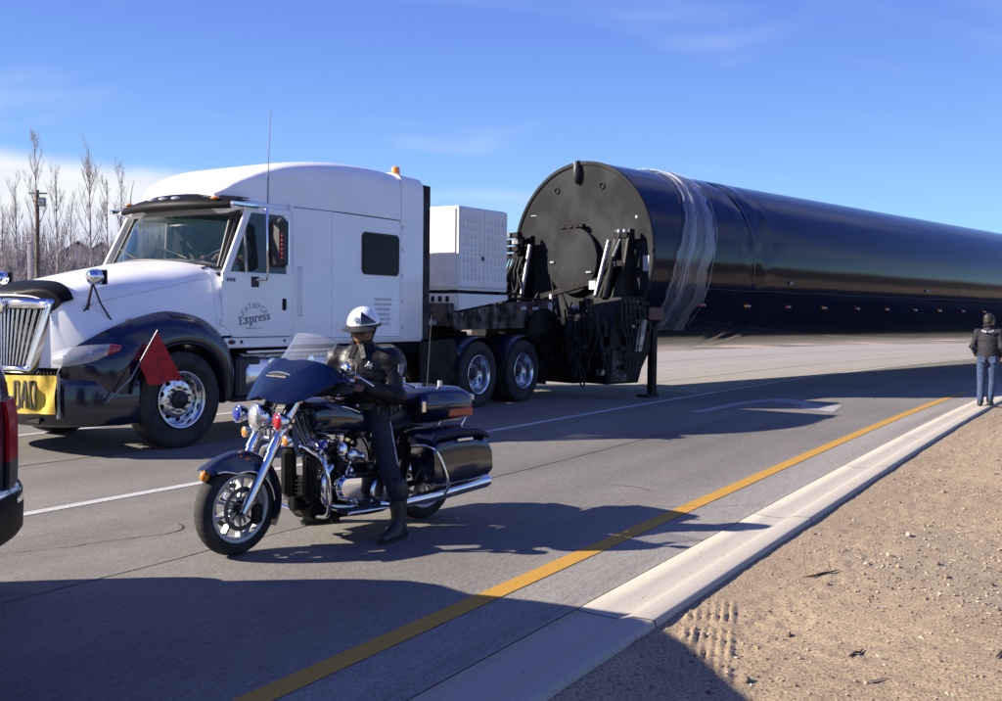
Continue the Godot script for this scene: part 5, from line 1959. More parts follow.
func make_tank():
	var L := 46.0
	var t := thing("black_tank", "huge glossy black steel tank with a dull grey end plate lying on the trailer", "tank", TANK_AT, deg_to_rad(TANK_TURN))
	var mb := MB.new()
	var nz := FastNoiseLite.new(); nz.seed = 61; nz.frequency = 0.35; nz.fractal_octaves = 2
	var rows := []
	var x := 0.02
	while x < L + 0.01:
		var row := PackedVector3Array()
		for k in 129:
			var a := TAU * (k % 128) / 128.0
			row.append(tank_pt(x, a, TANK_R - 0.012 + 0.0035 * nz.get_noise_3d(x * 0.8, cos(a) * 4.0, sin(a) * 4.0) + 0.030 * exp(-pow((x - 3.8) / 0.75, 2)) * nz.get_noise_3d(x * 4.0, cos(a) * 6.0 + 9.0, sin(a) * 6.0)))
		rows.append(row)
		x += 0.12 if x < 6.0 else 0.35
	mb.sheet(rows)
	obj("shell", mb, M.tank, t)
	# end plates with their rims
	var along := Basis(Vector3(0, 0, -1), Vector3(0, 1, 0), Vector3(1, 0, 0))
	mb = MB.new()
	mb.xf = Transform3D(along, Vector3(0, TANK_Y, 0))
	mb.lathe([Vector2(0, 0.03), Vector2(1.86, 0.03), Vector2(1.86, 0.03), Vector2(1.875, 0.005), Vector2(1.89, 0.0), Vector2(TANK_R - 0.01, 0.0), Vector2(TANK_R, 0.01), Vector2(TANK_R, 0.01), Vector2(TANK_R, 0.06), Vector2(TANK_R - 0.03, 0.065)], 128)
	obj("end_plate", mb, M.tank_end, t)
	mb = MB.new()
	mb.xf = Transform3D(along, Vector3(L, TANK_Y, 0))
	mb.lathe([Vector2(TANK_R - 0.03, -0.06), Vector2(TANK_R, -0.05), Vector2(TANK_R, 0.0), Vector2(0, 0.0)], 96)
	obj("end_plate", mb, M.tank_end, t)
	# hatch: a round cover that stands off on a hinge
	mb = MB.new()
	mb.xf = Transform3D(along, Vector3(0.03, TANK_Y - 0.10, -0.08))
	mb.lathe([Vector2(0.60, 0.0), Vector2(0.60, -0.09), Vector2(0.60, -0.09), Vector2(0.69, -0.09), Vector2(0.69, -0.09), Vector2(0.69, -0.13), Vector2(0.675, -0.14), Vector2(0.675, -0.14), Vector2(0.3, -0.15), Vector2(0, -0.152)].map(func(p): return p), 72)
	var hatch := obj("hatch_cover", mb, M.tank_end, t)
	mb = MB.new()
	mb.box(Vector3(-0.07, TANK_Y + 0.60, -0.08), Vector3(0.10, 0.09, 0.62), 0.012)
	for z in [-0.3, -0.1, 0.08, 0.18]: mb.cyl(Vector3(-0.11, TANK_Y + 0.60, z - 0.04), Vector3(-0.11, TANK_Y + 0.60, z + 0.04), 0.035, 10)
	obj("hinge", mb, M.frame, hatch)
	mb = MB.new()
	mb.box(Vector3(-0.12, TANK_Y - 0.35, 0.42), Vector3(0.06, 0.05, 0.16), 0.01)
	obj("catch", mb, M.steel, hatch)
	mb = MB.new()
	mb.box(Vector3(-0.12, TANK_Y - 0.12, -0.62), Vector3(0.06, 0.05, 0.12), 0.01)
	obj("catch", mb, M.steel, hatch)
	# lifting lug at the top, two plugged bolt holes, two labels
	mb = MB.new()
	mb.xf = Transform3D(Basis(), Vector3(0, 0, -0.05))
	mb.ball(Vector3(-0.02, 4.53, 0), Vector3(0.10, 0.24, 0.09), 14, 10)
	mb.box(Vector3(0.1, 4.74, 0), Vector3(0.3, 0.08, 0.06), 0.01)
	obj("lifting_lug", mb, M.plastic, t)
	mb = MB.new()
	mb.box(Vector3(-0.02, 4.70, -0.12), Vector3(0.04, 0.12, 0.03), 0.006)
	obj("lug_pin", mb, M.steel, t)
	for z in [-0.66, 0.60]:
		mb = MB.new()
		mb.xf = Transform3D(along, Vector3(0.028, 4.21, z))
		mb.lathe([Vector2(0.075, 0.0), Vector2(0.075, -0.02), Vector2(0.075, -0.02), Vector2(0.055, -0.025), Vector2(0.055, -0.025), Vector2(0.045, 0.0), Vector2(0, 0.0)], 18)
		obj("bolt_hole", mb, M.gap, t)
	mb = MB.new()
	mb.box(Vector3(0.024, TANK_Y - 0.20, 1.76), Vector3(0.012, 0.30, 0.15), 0.003)
	obj("label", mb, M.text_pale, t)
	mb = MB.new()
	mb.box(Vector3(0.026, TANK_Y + 0.72, 1.50), Vector3(0.008, 0.05, 0.04))
	obj("sticker", mb, M.text_pale, t)
	mb = MB.new()
	mb.box(Vector3(0.026, TANK_Y + 0.92, -1.35), Vector3(0.008, 0.012, 0.16))
	obj("sticker", mb, M.text_pale, t)
	# rolled seams
	for k in 4:
		mb = MB.new()
		mb.xf = Transform3D(along, Vector3(3.6 + k * 11.3, TANK_Y, 0))
		mb.lathe([Vector2(TANK_R - 0.016, -0.04), Vector2(TANK_R - 0.0085, -0.012), Vector2(TANK_R - 0.0085, 0.012), Vector2(TANK_R - 0.016, 0.04)], 128)
		obj("weld_seam", mb, M.tank, t)
	# a rub rail and a string of small lamps low along the near side
	mb = MB.new()
	var pts := []
	for i in 90: pts.append(tank_pt(1.6 + i * 0.48, deg_to_rad(-19.5), TANK_R + 0.012) + Vector3(0, 0.012 * sin(i * 1.3), 0))
	mb.tube(pts, 0.010, 5)
	obj("lamp_cable", mb, M.plastic, t)
	for k in 24:
		var q := tank_pt(1.95 + k * 1.72, deg_to_rad(-30), TANK_R + 0.02)
		mb = MB.new()
		mb.ball(q, Vector3(0.11, 0.035, 0.04), 12, 6)
		var lamp := obj("marker_lamp", mb, M.red if k % 2 == 0 else M.amber, t)
		mb = MB.new()
		mb.box(q + Vector3(0.13, 0, -0.01), Vector3(0.07, 0.06, 0.05), 0.012)
		obj("lamp_bracket", mb, M.steel, lamp)
	for k in 5:
		mb = MB.new()
		mb.box(tank_pt(5.2 + k * 7.4, deg_to_rad(-13), TANK_R + 0.01), Vector3(0.14, 0.07, 0.05), 0.01)
		obj("cleat", mb, M.steel, t)
	# the sleeve of clear plastic film wound askew round the front
	var film := part("film_wrap", t)
	var nf := FastNoiseLite.new(); nf.seed = 66; nf.frequency = 1.0; nf.fractal_octaves = 4
	for layer in 3:
		rows = []
		for i in 25:
			var u := i / 24.0
			if layer == 1: u = 0.22 + 0.18 * u
			if layer == 2: u = 0.70 + 0.30 * u
			var row := PackedVector3Array()
			for k in 97:
				var a := deg_to_rad(-50.0 + k * 230.0 / 96.0)
				var up := sin(a)
				var x0 := lerpf(0.62, 1.85, clampf((up + 0.1) / 1.1, 0, 1))
				var x1 := lerpf(1.85, 2.5, clampf((up + 0.1) / 1.1, 0, 1))
				x0 += 0.10 * nf.get_noise_2d(a * 4.0, 3.0); x1 += 0.22 * nf.get_noise_2d(a * 3.0, 9.0)
				var xx := lerpf(x0, x1, u)
				var r := TANK_R + 0.012 + layer * 0.012 + 0.045 * absf(nf.get_noise_2d(xx * 5.0 + layer * 20.0, a * 3.0)) + 0.008 * sin(xx * 60.0 + 8.0 * nf.get_noise_2d(a * 2.0, xx))
				row.append(tank_pt(xx, a, r))
			rows.append(row)
		mb = MB.new(); mb.sheet(rows)
		obj("film", mb, M.wrap, film)
	for k in 4:
		mb = MB.new()
		pts = []
		for i in 60:
			var a := deg_to_rad(-45.0 + i * 3.6)
			var up := sin(a)
			var u: float = [0.02, 0.30, 0.36, 0.98][k]
			pts.append(tank_pt(lerpf(lerpf(0.62, 1.85, clampf((up + 0.1) / 1.1, 0, 1)), lerpf(1.95, 2.62, clampf((up + 0.1) / 1.1, 0, 1)), u) + 0.05 * nf.get_noise_2d(a * 5.0, k * 7.0), a, TANK_R + 0.045))
		var thick := []
		for i in 60: thick.append(max(0.003, [0.010, 0.018, 0.010, 0.012][k] * (0.8 + 1.6 * nf.get_noise_2d(i * 0.25, k * 11.0))))
		mb.tube(pts, thick, 5)
		obj("gathered_edge", mb, M.wrap_edge, film)

	# the steered bogie under the far end, out beyond the right of the view
	var b := thing("rear_bogie", "black steered bogie with eight tyres carrying the far end of the tank", "trailer dolly", TANK_AT + Vector3(sin(deg_to_rad(46.8)) * 40.0, 0, -cos(deg_to_rad(46.8)) * 40.0), deg_to_rad(TANK_TURN))
	mb = MB.new()
	mb.box(Vector3(0, 0.78, 0), Vector3(3.6, 0.3, 1.6), 0.03)
	rows = []
	for i in 25:
		var a := lerpf(deg_to_rad(215), deg_to_rad(325), i / 24.0)
		rows.append(PackedVector3Array([tank_pt(-0.5, a, TANK_R + 0.005), tank_pt(-0.5, a, TANK_R + 0.15), tank_pt(0.5, a, TANK_R + 0.15), tank_pt(0.5, a, TANK_R + 0.005)]))
	mb.loft(rows, true, true, true)
	obj("bogie_frame", mb, M.black, b)
	for xx in [-0.75, 0.75]:
		for zz in [-1.25, -0.85, 0.85, 1.25]:
			var w := part("wheel", b, Vector3(xx, 0.5, zz))
			obj("tyre", make_tyre(0.5, 0.27, 0.285, 3), M.rubber, w)
			mb = MB.new()
			mb.lathe([Vector2(0, -0.1), Vector2(0.29, -0.1), Vector2(0.29, 0.1), Vector2(0.25, 0.02), Vector2(0, 0.02)], 24)
			obj("rim", mb, M.frame, w)

# ---------------------------------------------------------------- people
func bounds_of(pts: Array, pad: float) -> Array:
	var lo: Vector3 = pts[0]; var hi: Vector3 = pts[0]
	for p in pts:
		lo = Vector3(min(lo.x, p.x), min(lo.y, p.y), min(lo.z, p.z))
		hi = Vector3(max(hi.x, p.x), max(hi.y, p.y), max(hi.z, p.z))
	return [lo - Vector3.ONE * pad, hi + Vector3.ONE * pad]

func head_field(mb: MB, C: Vector3, B: Basis, neck: Vector3):   # B: x to the head's left, y up, z the way the face looks
	var f := Field.new(C - Vector3(0.14, 0.20, 0.14), C + Vector3(0.14, 0.15, 0.14), 0.0055)
	var P := func(x: float, y: float, z: float) -> Vector3: return C + B * Vector3(x, y, z)
	f.egg(P.call(0, 0.025, -0.012), B, Vector3(0.074, 0.092, 0.094), 0.01)
	f.egg(P.call(0, -0.055, 0.028), B, Vector3(0.054, 0.062, 0.062), 0.03)
	f.egg(P.call(0, 0.022, 0.072), B, Vector3(0.054, 0.014, 0.018), 0.015)
	f.cap(P.call(0, 0.008, 0.084), P.call(0, -0.030, 0.108), 0.009, 0.014, 0.012)
	for s in [-1.0, 1.0]:
		f.egg(P.call(0.034 * s, -0.028, 0.062), B, Vector3(0.024, 0.02, 0.02), 0.02)
		f.egg(P.call(0.078 * s, -0.008, -0.008), B, Vector3(0.010, 0.032, 0.020), 0.006)
		f.cap(P.call(0.012 * s, -0.034, 0.096), P.call(0.010 * s, -0.034, 0.096), 0.008, 0.008, 0.006)
	f.egg(P.call(0, -0.066, 0.083), B, Vector3(0.024, 0.006, 0.010), 0.006)
	f.egg(P.call(0, -0.078, 0.081), B, Vector3(0.021, 0.007, 0.011), 0.006)
	f.egg(P.call(0, -0.106, 0.066), B, Vector3(0.024, 0.018, 0.02), 0.015)
	f.cap(P.call(0, -0.06, -0.022), neck, 0.055, 0.062, 0.03)
	f.emit(mb)

func hand_field(mb: MB, W: Vector3, dir: Vector3, palm: Vector3, curl: float, thumb_side: float):
	dir = dir.normalized()
	palm = (palm - dir * palm.dot(dir)).normalized()
	var side := dir.cross(palm).normalized() * thumb_side
	var f := Field.new(W - Vector3.ONE * 0.13 + dir * 0.06, W + Vector3.ONE * 0.13 + dir * 0.06, 0.005)
	var B := Basis(side, dir, side.cross(dir))
	f.cap(W - dir * 0.04, W + dir * 0.02, 0.026, 0.024, 0.01, Vector3.ONE)
	f.egg(W + dir * 0.052, B, Vector3(0.041, 0.052, 0.018), 0.012)
	var lens := [0.92, 1.05, 1.0, 0.80]
	for i in 4:
		var p: Vector3 = W + dir * (0.088 - 0.006 * absf(i - 1.5)) + side * (1.5 - i) * 0.0205
		var d := dir
		for s in 3:
			var ang: float = curl * [0.7, 1.0, 0.6][s] * (1.0 + 0.08 * i)
			d = d.rotated(palm.cross(dir).normalized() * -1.0, -ang) if false else (d * cos(ang) + (palm * dir.dot(d) - dir * palm.dot(d)) * sin(ang)).normalized()
			var q: Vector3 = p + d * [0.040, 0.026, 0.021][s] * lens[i]
			f.cap(p, q, 0.0095 - s * 0.0006, 0.0090 - s * 0.0008, 0.004)
			p = q
	var t0 := W + dir * 0.025 + side * 0.032
	var t1 := t0 + (side * 0.7 + dir * 0.6 + palm * 0.35).normalized() * 0.040
	var t2 := t1 + (side * 0.15 + dir * 0.85 + palm * 0.5).normalized() * 0.032
	f.cap(W + dir * 0.02 + side * 0.012, t0, 0.016, 0.014, 0.01)
	f.cap(t0, t1, 0.0125, 0.0115, 0.006)
	f.cap(t1, t2, 0.0112, 0.0095, 0.004)
	f.emit(mb)

func build_person(root: Node3D, J: Dictionary, fwd: Vector3, look: Vector3, L: Dictionary) -> Basis:
	# the body: one continuous surface of head, trunk, limbs and hands
	var up := Vector3.UP
	fwd = fwd.normalized()
	var left := up.cross(fwd).normalized()
	var T := Basis(left, up, fwd)
	look = look.normalized()
	var hx := up.cross(look).normalized()
	var HB := Basis(hx, look.cross(hx).normalized(), look)
	var pts := J.values()
	var bb := bounds_of(pts, 0.26)
	var body := MB.new()
	var f := Field.new(bb[0], bb[1], 0.015)
	f.egg(J.chest, T, Vector3(0.140, 0.18, 0.085), 0.05)
	f.egg(J.pelvis, T, Vector3(0.145, 0.13, 0.10), 0.05)
	f.cap(J.pelvis, J.chest, 0.105, 0.11, 0.05)
	f.cap(J.neck - up * 0.06, J.neck + (J.head - J.neck) * 0.3, 0.07, 0.055, 0.04)
	for s in ["L", "R"]:
		f.cap(J.chest + up * 0.10, J["sh" + s], 0.07, 0.055, 0.04)
		f.cap(J["sh" + s], J["el" + s], 0.050, 0.040, 0.03)
		f.cap(J["el" + s], J["wr" + s], 0.040, 0.028, 0.02)
		if J.has("hip" + s):
			f.cap(J["hip" + s], J["kn" + s], 0.078, 0.052, 0.03)
			f.cap(J["kn" + s], J["an" + s], 0.052, 0.036, 0.02)
	f.emit(body)
	head_field(body, J.head, HB, J.neck)
	for s in ["L", "R"]:
		if L.has("hand" + s):
			var h: Array = L["hand" + s]
			hand_field(body, J["wr" + s], h[0], h[1], h[2], 1.0 if s == "R" else -1.0)
	obj("body", body, L.skin, root)
	# upper garment
	var mb := MB.new()
	var c: float = L.get("cell", 0.013)
	f = Field.new(bb[0], bb[1], c)
	var g: float = L.get("loose", 0.0)
	f.egg(J.chest + fwd * 0.01, T, Vector3(0.180 + g * 0.5, 0.215, 0.122 + g * 0.5), 0.05)
	f.egg(J.chest.lerp(J.pelvis, 0.55), T, Vector3(0.165 + g, 0.17, 0.125 + g), 0.05)
	if L.get("hem", 0.0) > 0.0: f.egg(J.pelvis - up * 0.0, T, Vector3(0.172 + g * 0.5, 0.135, 0.128 + g), 0.05)
	else: f.egg(J.pelvis + up * 0.07, T, Vector3(0.165, 0.085, 0.125), 0.03)
	f.cap(J.neck - up * 0.07, J.neck + up * 0.015, 0.085, 0.076, 0.03)
	for s in ["L", "R"]:
		var q: float = L.get("arm", 1.0)
		f.cap(J.chest + up * 0.10, J["sh" + s], 0.085 * q, 0.076 * q, 0.05)
		f.cap(J["sh" + s], J["el" + s], 0.072 * q, 0.058 * q, 0.03)
		f.cap(J["el" + s], J["wr" + s].lerp(J["el" + s], 0.08), 0.058 * q, 0.044 * q, 0.02)
		# folds at the elbow
		f.cap(J["el" + s] + left * 0.02, J["el" + s] - left * 0.02, 0.060 * q, 0.060 * q, 0.01)
	f.rough(L.get("folds", 0.011), 9.0, 3)
	f.emit(mb)
	obj(L.top_name, mb, L.top, root)
	# legs
	if J.has("hipL"):
		mb = MB.new()
		f = Field.new(bb[0], bb[1], c)
		f.egg(J.pelvis, T, Vector3(0.160, 0.135, 0.120), 0.04)
		for s in ["L", "R"]:
			f.cap(J["hip" + s], J["kn" + s], 0.096, 0.068, 0.03)
			f.cap(J["kn" + s], J["an" + s] + up * L.get("cuff", 0.03), 0.066, L.get("ankle", 0.058), 0.02)
		f.rough(0.006, 8.0, 4)
		f.emit(mb)
		obj("trousers", mb, L.bottom, root)
		for s in ["L", "R"]:
			mb = MB.new()
			var an: Vector3 = J["an" + s]
			var toe: Vector3 = J["toe" + s]
			var fb := bounds_of([an, toe, an + up * L.get("boot", 0.04)], 0.13)
			var ff := Field.new(fb[0], fb[1], 0.008)
			var d := Vector3(toe.x - an.x, 0, toe.z - an.z).normalized()
			var base := Vector3(an.x, toe.y, an.z)
			ff.cap(an + up * L.get("boot", 0.04), an, 0.060 if L.get("boot", 0.0) > 0.1 else 0.048, 0.050, 0.02)
			ff.cap(base - d * 0.055 + up * 0.018, base + d * 0.06 + up * 0.02, 0.042, 0.044, 0.03)
			ff.cap(base + d * 0.05 + up * 0.014, toe + up * 0.008, 0.044, 0.034, 0.02)
			ff.cap(an, base + d * 0.09 + up * 0.01, 0.046, 0.036, 0.02)
			ff.emit(mb)
			var shoe := obj("boot" if L.get("boot", 0.0) > 0.1 else "shoe", mb, L.shoe, root)
			mb = MB.new()
			var sidev := Vector3(-d.z, 0, d.x)
			var poly := []
			for q in [[-0.095, 0.0], [-0.08, 0.032], [0.03, 0.036], [0.13, 0.042], [0.19, 0.03], [0.21, 0.0], [0.19, -0.03], [0.13, -0.042], [0.03, -0.036], [-0.08, -0.032]]:
				poly.append(base + d * q[0] + sidev * q[1])
			var y0: float = min(toe.y - 0.027, 0.0) if toe.y < 0.06 else toe.y - 0.03
			var r0 := PackedVector3Array(); var r1 := PackedVector3Array()
			for q in poly:
				r0.append(Vector3(q.x, max(0.001, y0), q.z)); r1.append(Vector3(q.x, max(0.001, y0) + 0.022, q.z))
			mb.loft([r0, r1], true, true, true)
			obj("sole", mb, M.rubber, shoe)
	return T

func make_officer():
	var o := thing("person", "police officer in black leather jacket and white helmet astride the motorcycle", "person", BIKE_AT + Vector3(sin(deg_to_rad(42.9)), 0, -cos(deg_to_rad(42.9))) * -0.11, deg_to_rad(BIKE_TURN), BIKE_SIZE)
	var fwd := Vector3(-0.90, 0, 0.43)
	var look := Vector3(-0.90, -0.16, 0.40)
	var J := {"pelvis": Vector3(1.15, 0.82, 0.0), "chest": Vector3(1.10, 1.08, 0.02), "neck": Vector3(1.08, 1.265, 0.02), "head": Vector3(1.075, 1.405, 0.03),
		"shL": Vector3(1.18, 1.19, 0.19), "elL": Vector3(1.17, 0.95, 0.255), "wrL": Vector3(0.965, 1.01, 0.20), "shR": Vector3(1.01, 1.195, -0.165), "elR": Vector3(0.93, 0.96, -0.25), "wrR": Vector3(0.875, 1.02, 0.03),
		"hipL": Vector3(1.13, 0.79, 0.11), "knL": Vector3(1.105, 0.45, 0.28), "anL": Vector3(1.10, 0.10, 0.385), "toeL": Vector3(0.93, 0.03, 0.43),
		"hipR": Vector3(1.14, 0.79, -0.11), "knR": Vector3(1.05, 0.45, -0.30), "anR": Vector3(1.08, 0.10, -0.37), "toeR": Vector3(0.90, 0.03, -0.40)}
	var L := {"skin": M.skin_dark, "top": M.leather, "top_name": "leather_jacket", "bottom": M.trousers, "shoe": M.plastic, "boot": 0.26, "cuff": 0.20, "ankle": 0.066,
		"handL": [Vector3(-0.80, 0.20, -0.35), Vector3(-0.3, -0.1, -0.9), 0.75], "handR": [Vector3(-0.45, 0.12, 0.70), Vector3(0.2, 0.2, 0.5), 0.7], "cell": 0.011, "loose": 0.024, "arm": 1.08, "folds": 0.008}
	var T: Basis = build_person(o, J, fwd, look, L)
	var mb: MB
	var hx := Vector3.UP.cross(look.normalized()).normalized()
	var H := Basis(hx, look.normalized().cross(hx).normalized(), look.normalized())
	var C: Vector3 = J.head
	# helmet: a white half shell with a short dark peak, a band and a badge
	var he := part("helmet", o)
	mb = MB.new()
	mb.xf = Transform3D(H * Basis(Vector3(1, 0, 0), Vector3(0, 0, -1), Vector3(0, 1, 0)), C + H * Vector3(0, 0.018, -0.010))
	var prof := [Vector2(0.112, -0.004), Vector2(0.117, 0.0)]
	for k in 11:
		var a := deg_to_rad(k * 9.0)
		prof.append(Vector2(cos(a) * 0.116, 0.008 + sin(a) * 0.124))
	mb.lathe(prof, 40)
	obj("shell", mb, M.helmet, he)
	mb = MB.new()
	mb.xf = Transform3D(H * Basis(Vector3(1, 0, 0), Vector3(0, 0, -1), Vector3(0, 1, 0)), C + H * Vector3(0, 0.018, -0.010))
	mb.lathe([Vector2(0.113, -0.006), Vector2(0.120, -0.004), Vector2(0.121, 0.012), Vector2(0.117, 0.016)], 40)
	obj("band", mb, M.plastic, he)
	var rows := []
	for i in 13:
		var a := deg_to_rad(-58.0 + i * 116.0 / 12)
		var row := PackedVector3Array()
		for j in 4:
			var r := 0.112 + j * 0.013
			row.append(C + H * Vector3(sin(a) * r, 0.030 - 0.009 * j, -0.010 + cos(a) * (r + 0.009 * j)))
		rows.append(row)
	mb = MB.new(); mb.shell(rows, 0.005)
	obj("peak", mb, M.plastic, he)
	# a dark patch on the near side of the shell, and the badge on its front
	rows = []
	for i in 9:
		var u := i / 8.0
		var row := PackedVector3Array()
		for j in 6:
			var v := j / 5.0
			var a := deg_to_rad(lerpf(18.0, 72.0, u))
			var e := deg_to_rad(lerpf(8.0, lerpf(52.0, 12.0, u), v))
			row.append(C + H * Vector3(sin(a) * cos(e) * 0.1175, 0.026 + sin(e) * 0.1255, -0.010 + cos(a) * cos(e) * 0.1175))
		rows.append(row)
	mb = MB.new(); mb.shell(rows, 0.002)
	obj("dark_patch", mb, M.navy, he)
	mb = MB.new()
	mb.xf = Transform3D(H, C + H * Vector3(0, 0.075, 0.098))
	mb.xf.basis = H * Basis(Vector3(1, 0, 0), -0.5)
	mb.prism(star(0.024, 0.012, 7), 0, 0.004)
	obj("badge", mb, M.silver, he)
	mb = MB.new()
	for s in [-1.0, 1.0]:
		mb.tube([C + H * Vector3(0.098 * s, 0.01, 0.0), C + H * Vector3(0.080 * s, -0.06, 0.03), C + H * Vector3(0.03 * s, -0.118, 0.05), C + H * Vector3(0, -0.124, 0.055)], 0.007, 6)
	obj("chin_strap", mb, M.plastic, he)
	# sunglasses
	mb = MB.new()
	for s in [-1.0, 1.0]:
		mb.ball(C + H * Vector3(0.034 * s, 0.002, 0.088), Vector3(0.028, 0.021, 0.020), 12, 8)
		mb.tube([C + H * Vector3(0.060 * s, 0.008, 0.082), C + H * Vector3(0.080 * s, 0.008, 0.0)], 0.004, 5)
	mb.tube([C + H * Vector3(-0.03, 0.008, 0.104), C + H * Vector3(0.03, 0.008, 0.104)], 0.004, 5)
	obj("sunglasses", mb, M.glass_dark, o)
	# badges, zip, pockets, belt, stripe
	var at := func(x: float, y: float, out: float) -> Vector3: return J.chest + T * Vector3(x, y, 0.13 * sqrt(max(0.05, 1.0 - pow(x / 0.195, 2) - pow(y / 0.235, 2))) + 0.012 + out)
	for b in [[0.088, 0.075, 0.030], [-0.085, 0.075, 0.026]]:
		mb = MB.new()
		mb.xf = Transform3D(T * Basis(Vector3(0, 1, 0), b[0] * 3.0), at.call(b[0], b[1], 0.002))
		mb.prism(star(b[2], b[2] * 0.62, 7), -0.004, 0.008, 0.002)
		mb.ball(Vector3(0, 0, 0.008), Vector3(b[2] * 0.45, b[2] * 0.45, 0.006), 12, 6)
		obj("badge", mb, M.silver, o)
	for p in [[0.075, 0.01], [-0.075, 0.01]]:
		mb = MB.new()
		mb.xf = Transform3D(T * Basis(Vector3(0, 1, 0), p[0] * 2.6), at.call(p[0], p[1], -0.004))
		mb.box(Vector3.ZERO, Vector3(0.095, 0.045, 0.018), 0.006)
		obj("pocket_flap", mb, M.leather, o)
	mb = MB.new()
	mb.tube([at.call(0.0, 0.15, -0.004), at.call(0.0, 0.05, 0.002), at.call(0.0, -0.06, 0.002), at.call(0.0, -0.16, -0.002)], 0.004, 5)
	obj("zip", mb, M.steel, o)
	mb = MB.new()
	for s in [-1.0, 1.0]:
		mb.tube([J.neck + T * Vector3(0.02 * s, 0.045, 0.07), J.neck + T * Vector3(0.075 * s, 0.035, 0.02), J.neck + T * Vector3(0.06 * s, 0.03, -0.05), J.neck + T * Vector3(0, 0.035, -0.078)], 0.018, 8)
		mb.bar(J.neck + T * Vector3(0.02 * s, 0.03, 0.075), at.call(0.05 * s, 0.12, 0.006), 0.045, 0.008, 0.003, fwd)
	obj("collar", mb, M.leather, o)
	mb = MB.new()
	mb.xf = Transform3D(T * Basis(Vector3(1, 0, 0), Vector3(0, 0, -1), Vector3(0, 1, 0)).scaled(Vector3(1, 1, 1)), J.pelvis + Vector3(0, 0.055, 0))
	mb.lathe([Vector2(0.158, -0.025), Vector2(0.172, -0.025), Vector2(0.172, -0.025), Vector2(0.172, 0.025), Vector2(0.172, 0.025), Vector2(0.158, 0.025)], 36)
	mb.xf = Transform3D(T, J.pelvis + Vector3(0, 0.05, 0))
	for p in [[0.175, 0.02, 0.05, 0.09], [0.165, -0.08, 0.045, 0.08], [0.12, 0.12, 0.05, 0.07], [-0.12, 0.12, 0.05, 0.07]]:
		mb.box(Vector3(p[0], -0.02, p[1]), Vector3(p[2], p[3], 0.06), 0.01)
	obj("duty_belt", mb, M.plastic, o)
	mb = MB.new()
	mb.box(J.pelvis + T * Vector3(0, 0.055, 0.165), Vector3(0.04, 0.035, 0.02), 0.006)
	obj("buckle", mb, M.silver, o)
	mb = MB.new()
	var outw := Vector3(0.35, 0, 0.94)
	var prev := []
	for q in [[J.hipL, J.knL, 0.05, 0.094], [J.hipL, J.knL, 0.35, 0.085], [J.hipL, J.knL, 0.7, 0.075], [J.hipL, J.knL, 1.0, 0.068], [J.knL, J.anL, 0.2, 0.066]]:
		var c: Vector3 = (q[0] as Vector3).lerp(q[1], q[2]) + outw * q[3]
		prev.append(PackedVector3Array([c - Vector3(0.011, 0, 0), c + Vector3(0, 0, 0.002), c + Vector3(0.011, 0, 0)]))
	mb.shell(prev, 0.004)
	obj("leg_stripe", mb, M.stripe, o)
	for s in [["shL", "elL", 1.0]]:
		mb = MB.new()
		mb.xf = Transform3D(Basis(Vector3(0, 1, 0), 0.35), (J[s[0]] as Vector3).lerp(J[s[1]], 0.28) + Vector3(0.02, 0, 0.076))
		mb.prism(PackedVector2Array([Vector2(-0.035, 0.045), Vector2(0.035, 0.045), Vector2(0.035, -0.01), Vector2(0, -0.05), Vector2(-0.035, -0.01)]), -0.004, 0.004, 0.001)
		obj("sleeve_patch", mb, M.text_grey, o)
	# what he holds: a pale pad and a telephone
	var pad := thing("notepad", "small pale pad held in the officer's two hands", "notepad", BIKE_AT + Vector3(sin(deg_to_rad(42.9)), 0, -cos(deg_to_rad(42.9))) * -0.11, deg_to_rad(BIKE_TURN), BIKE_SIZE)
	mb = MB.new()
	mb.xf = Transform3D(Basis(Vector3(0, 0, 1), 0.5) * Basis(Vector3(0, 1, 0), 0.3), Vector3(0.795, 1.085, 0.10))
	mb.box(Vector3.ZERO, Vector3(0.13, 0.010, 0.09), 0.003)
	mb.box(Vector3(0.0, 0.007, 0.0), Vector3(0.11, 0.004, 0.08))
	obj("leaf", mb, M.paper, pad)

func star(R: float, r: float, n: int) -> PackedVector2Array:
	var p := PackedVector2Array()
	for k in n * 2:
		var a := PI / 2 + PI * k / n
		p.append(Vector2(cos(a), sin(a)) * (R if k % 2 == 0 else r))
	return p

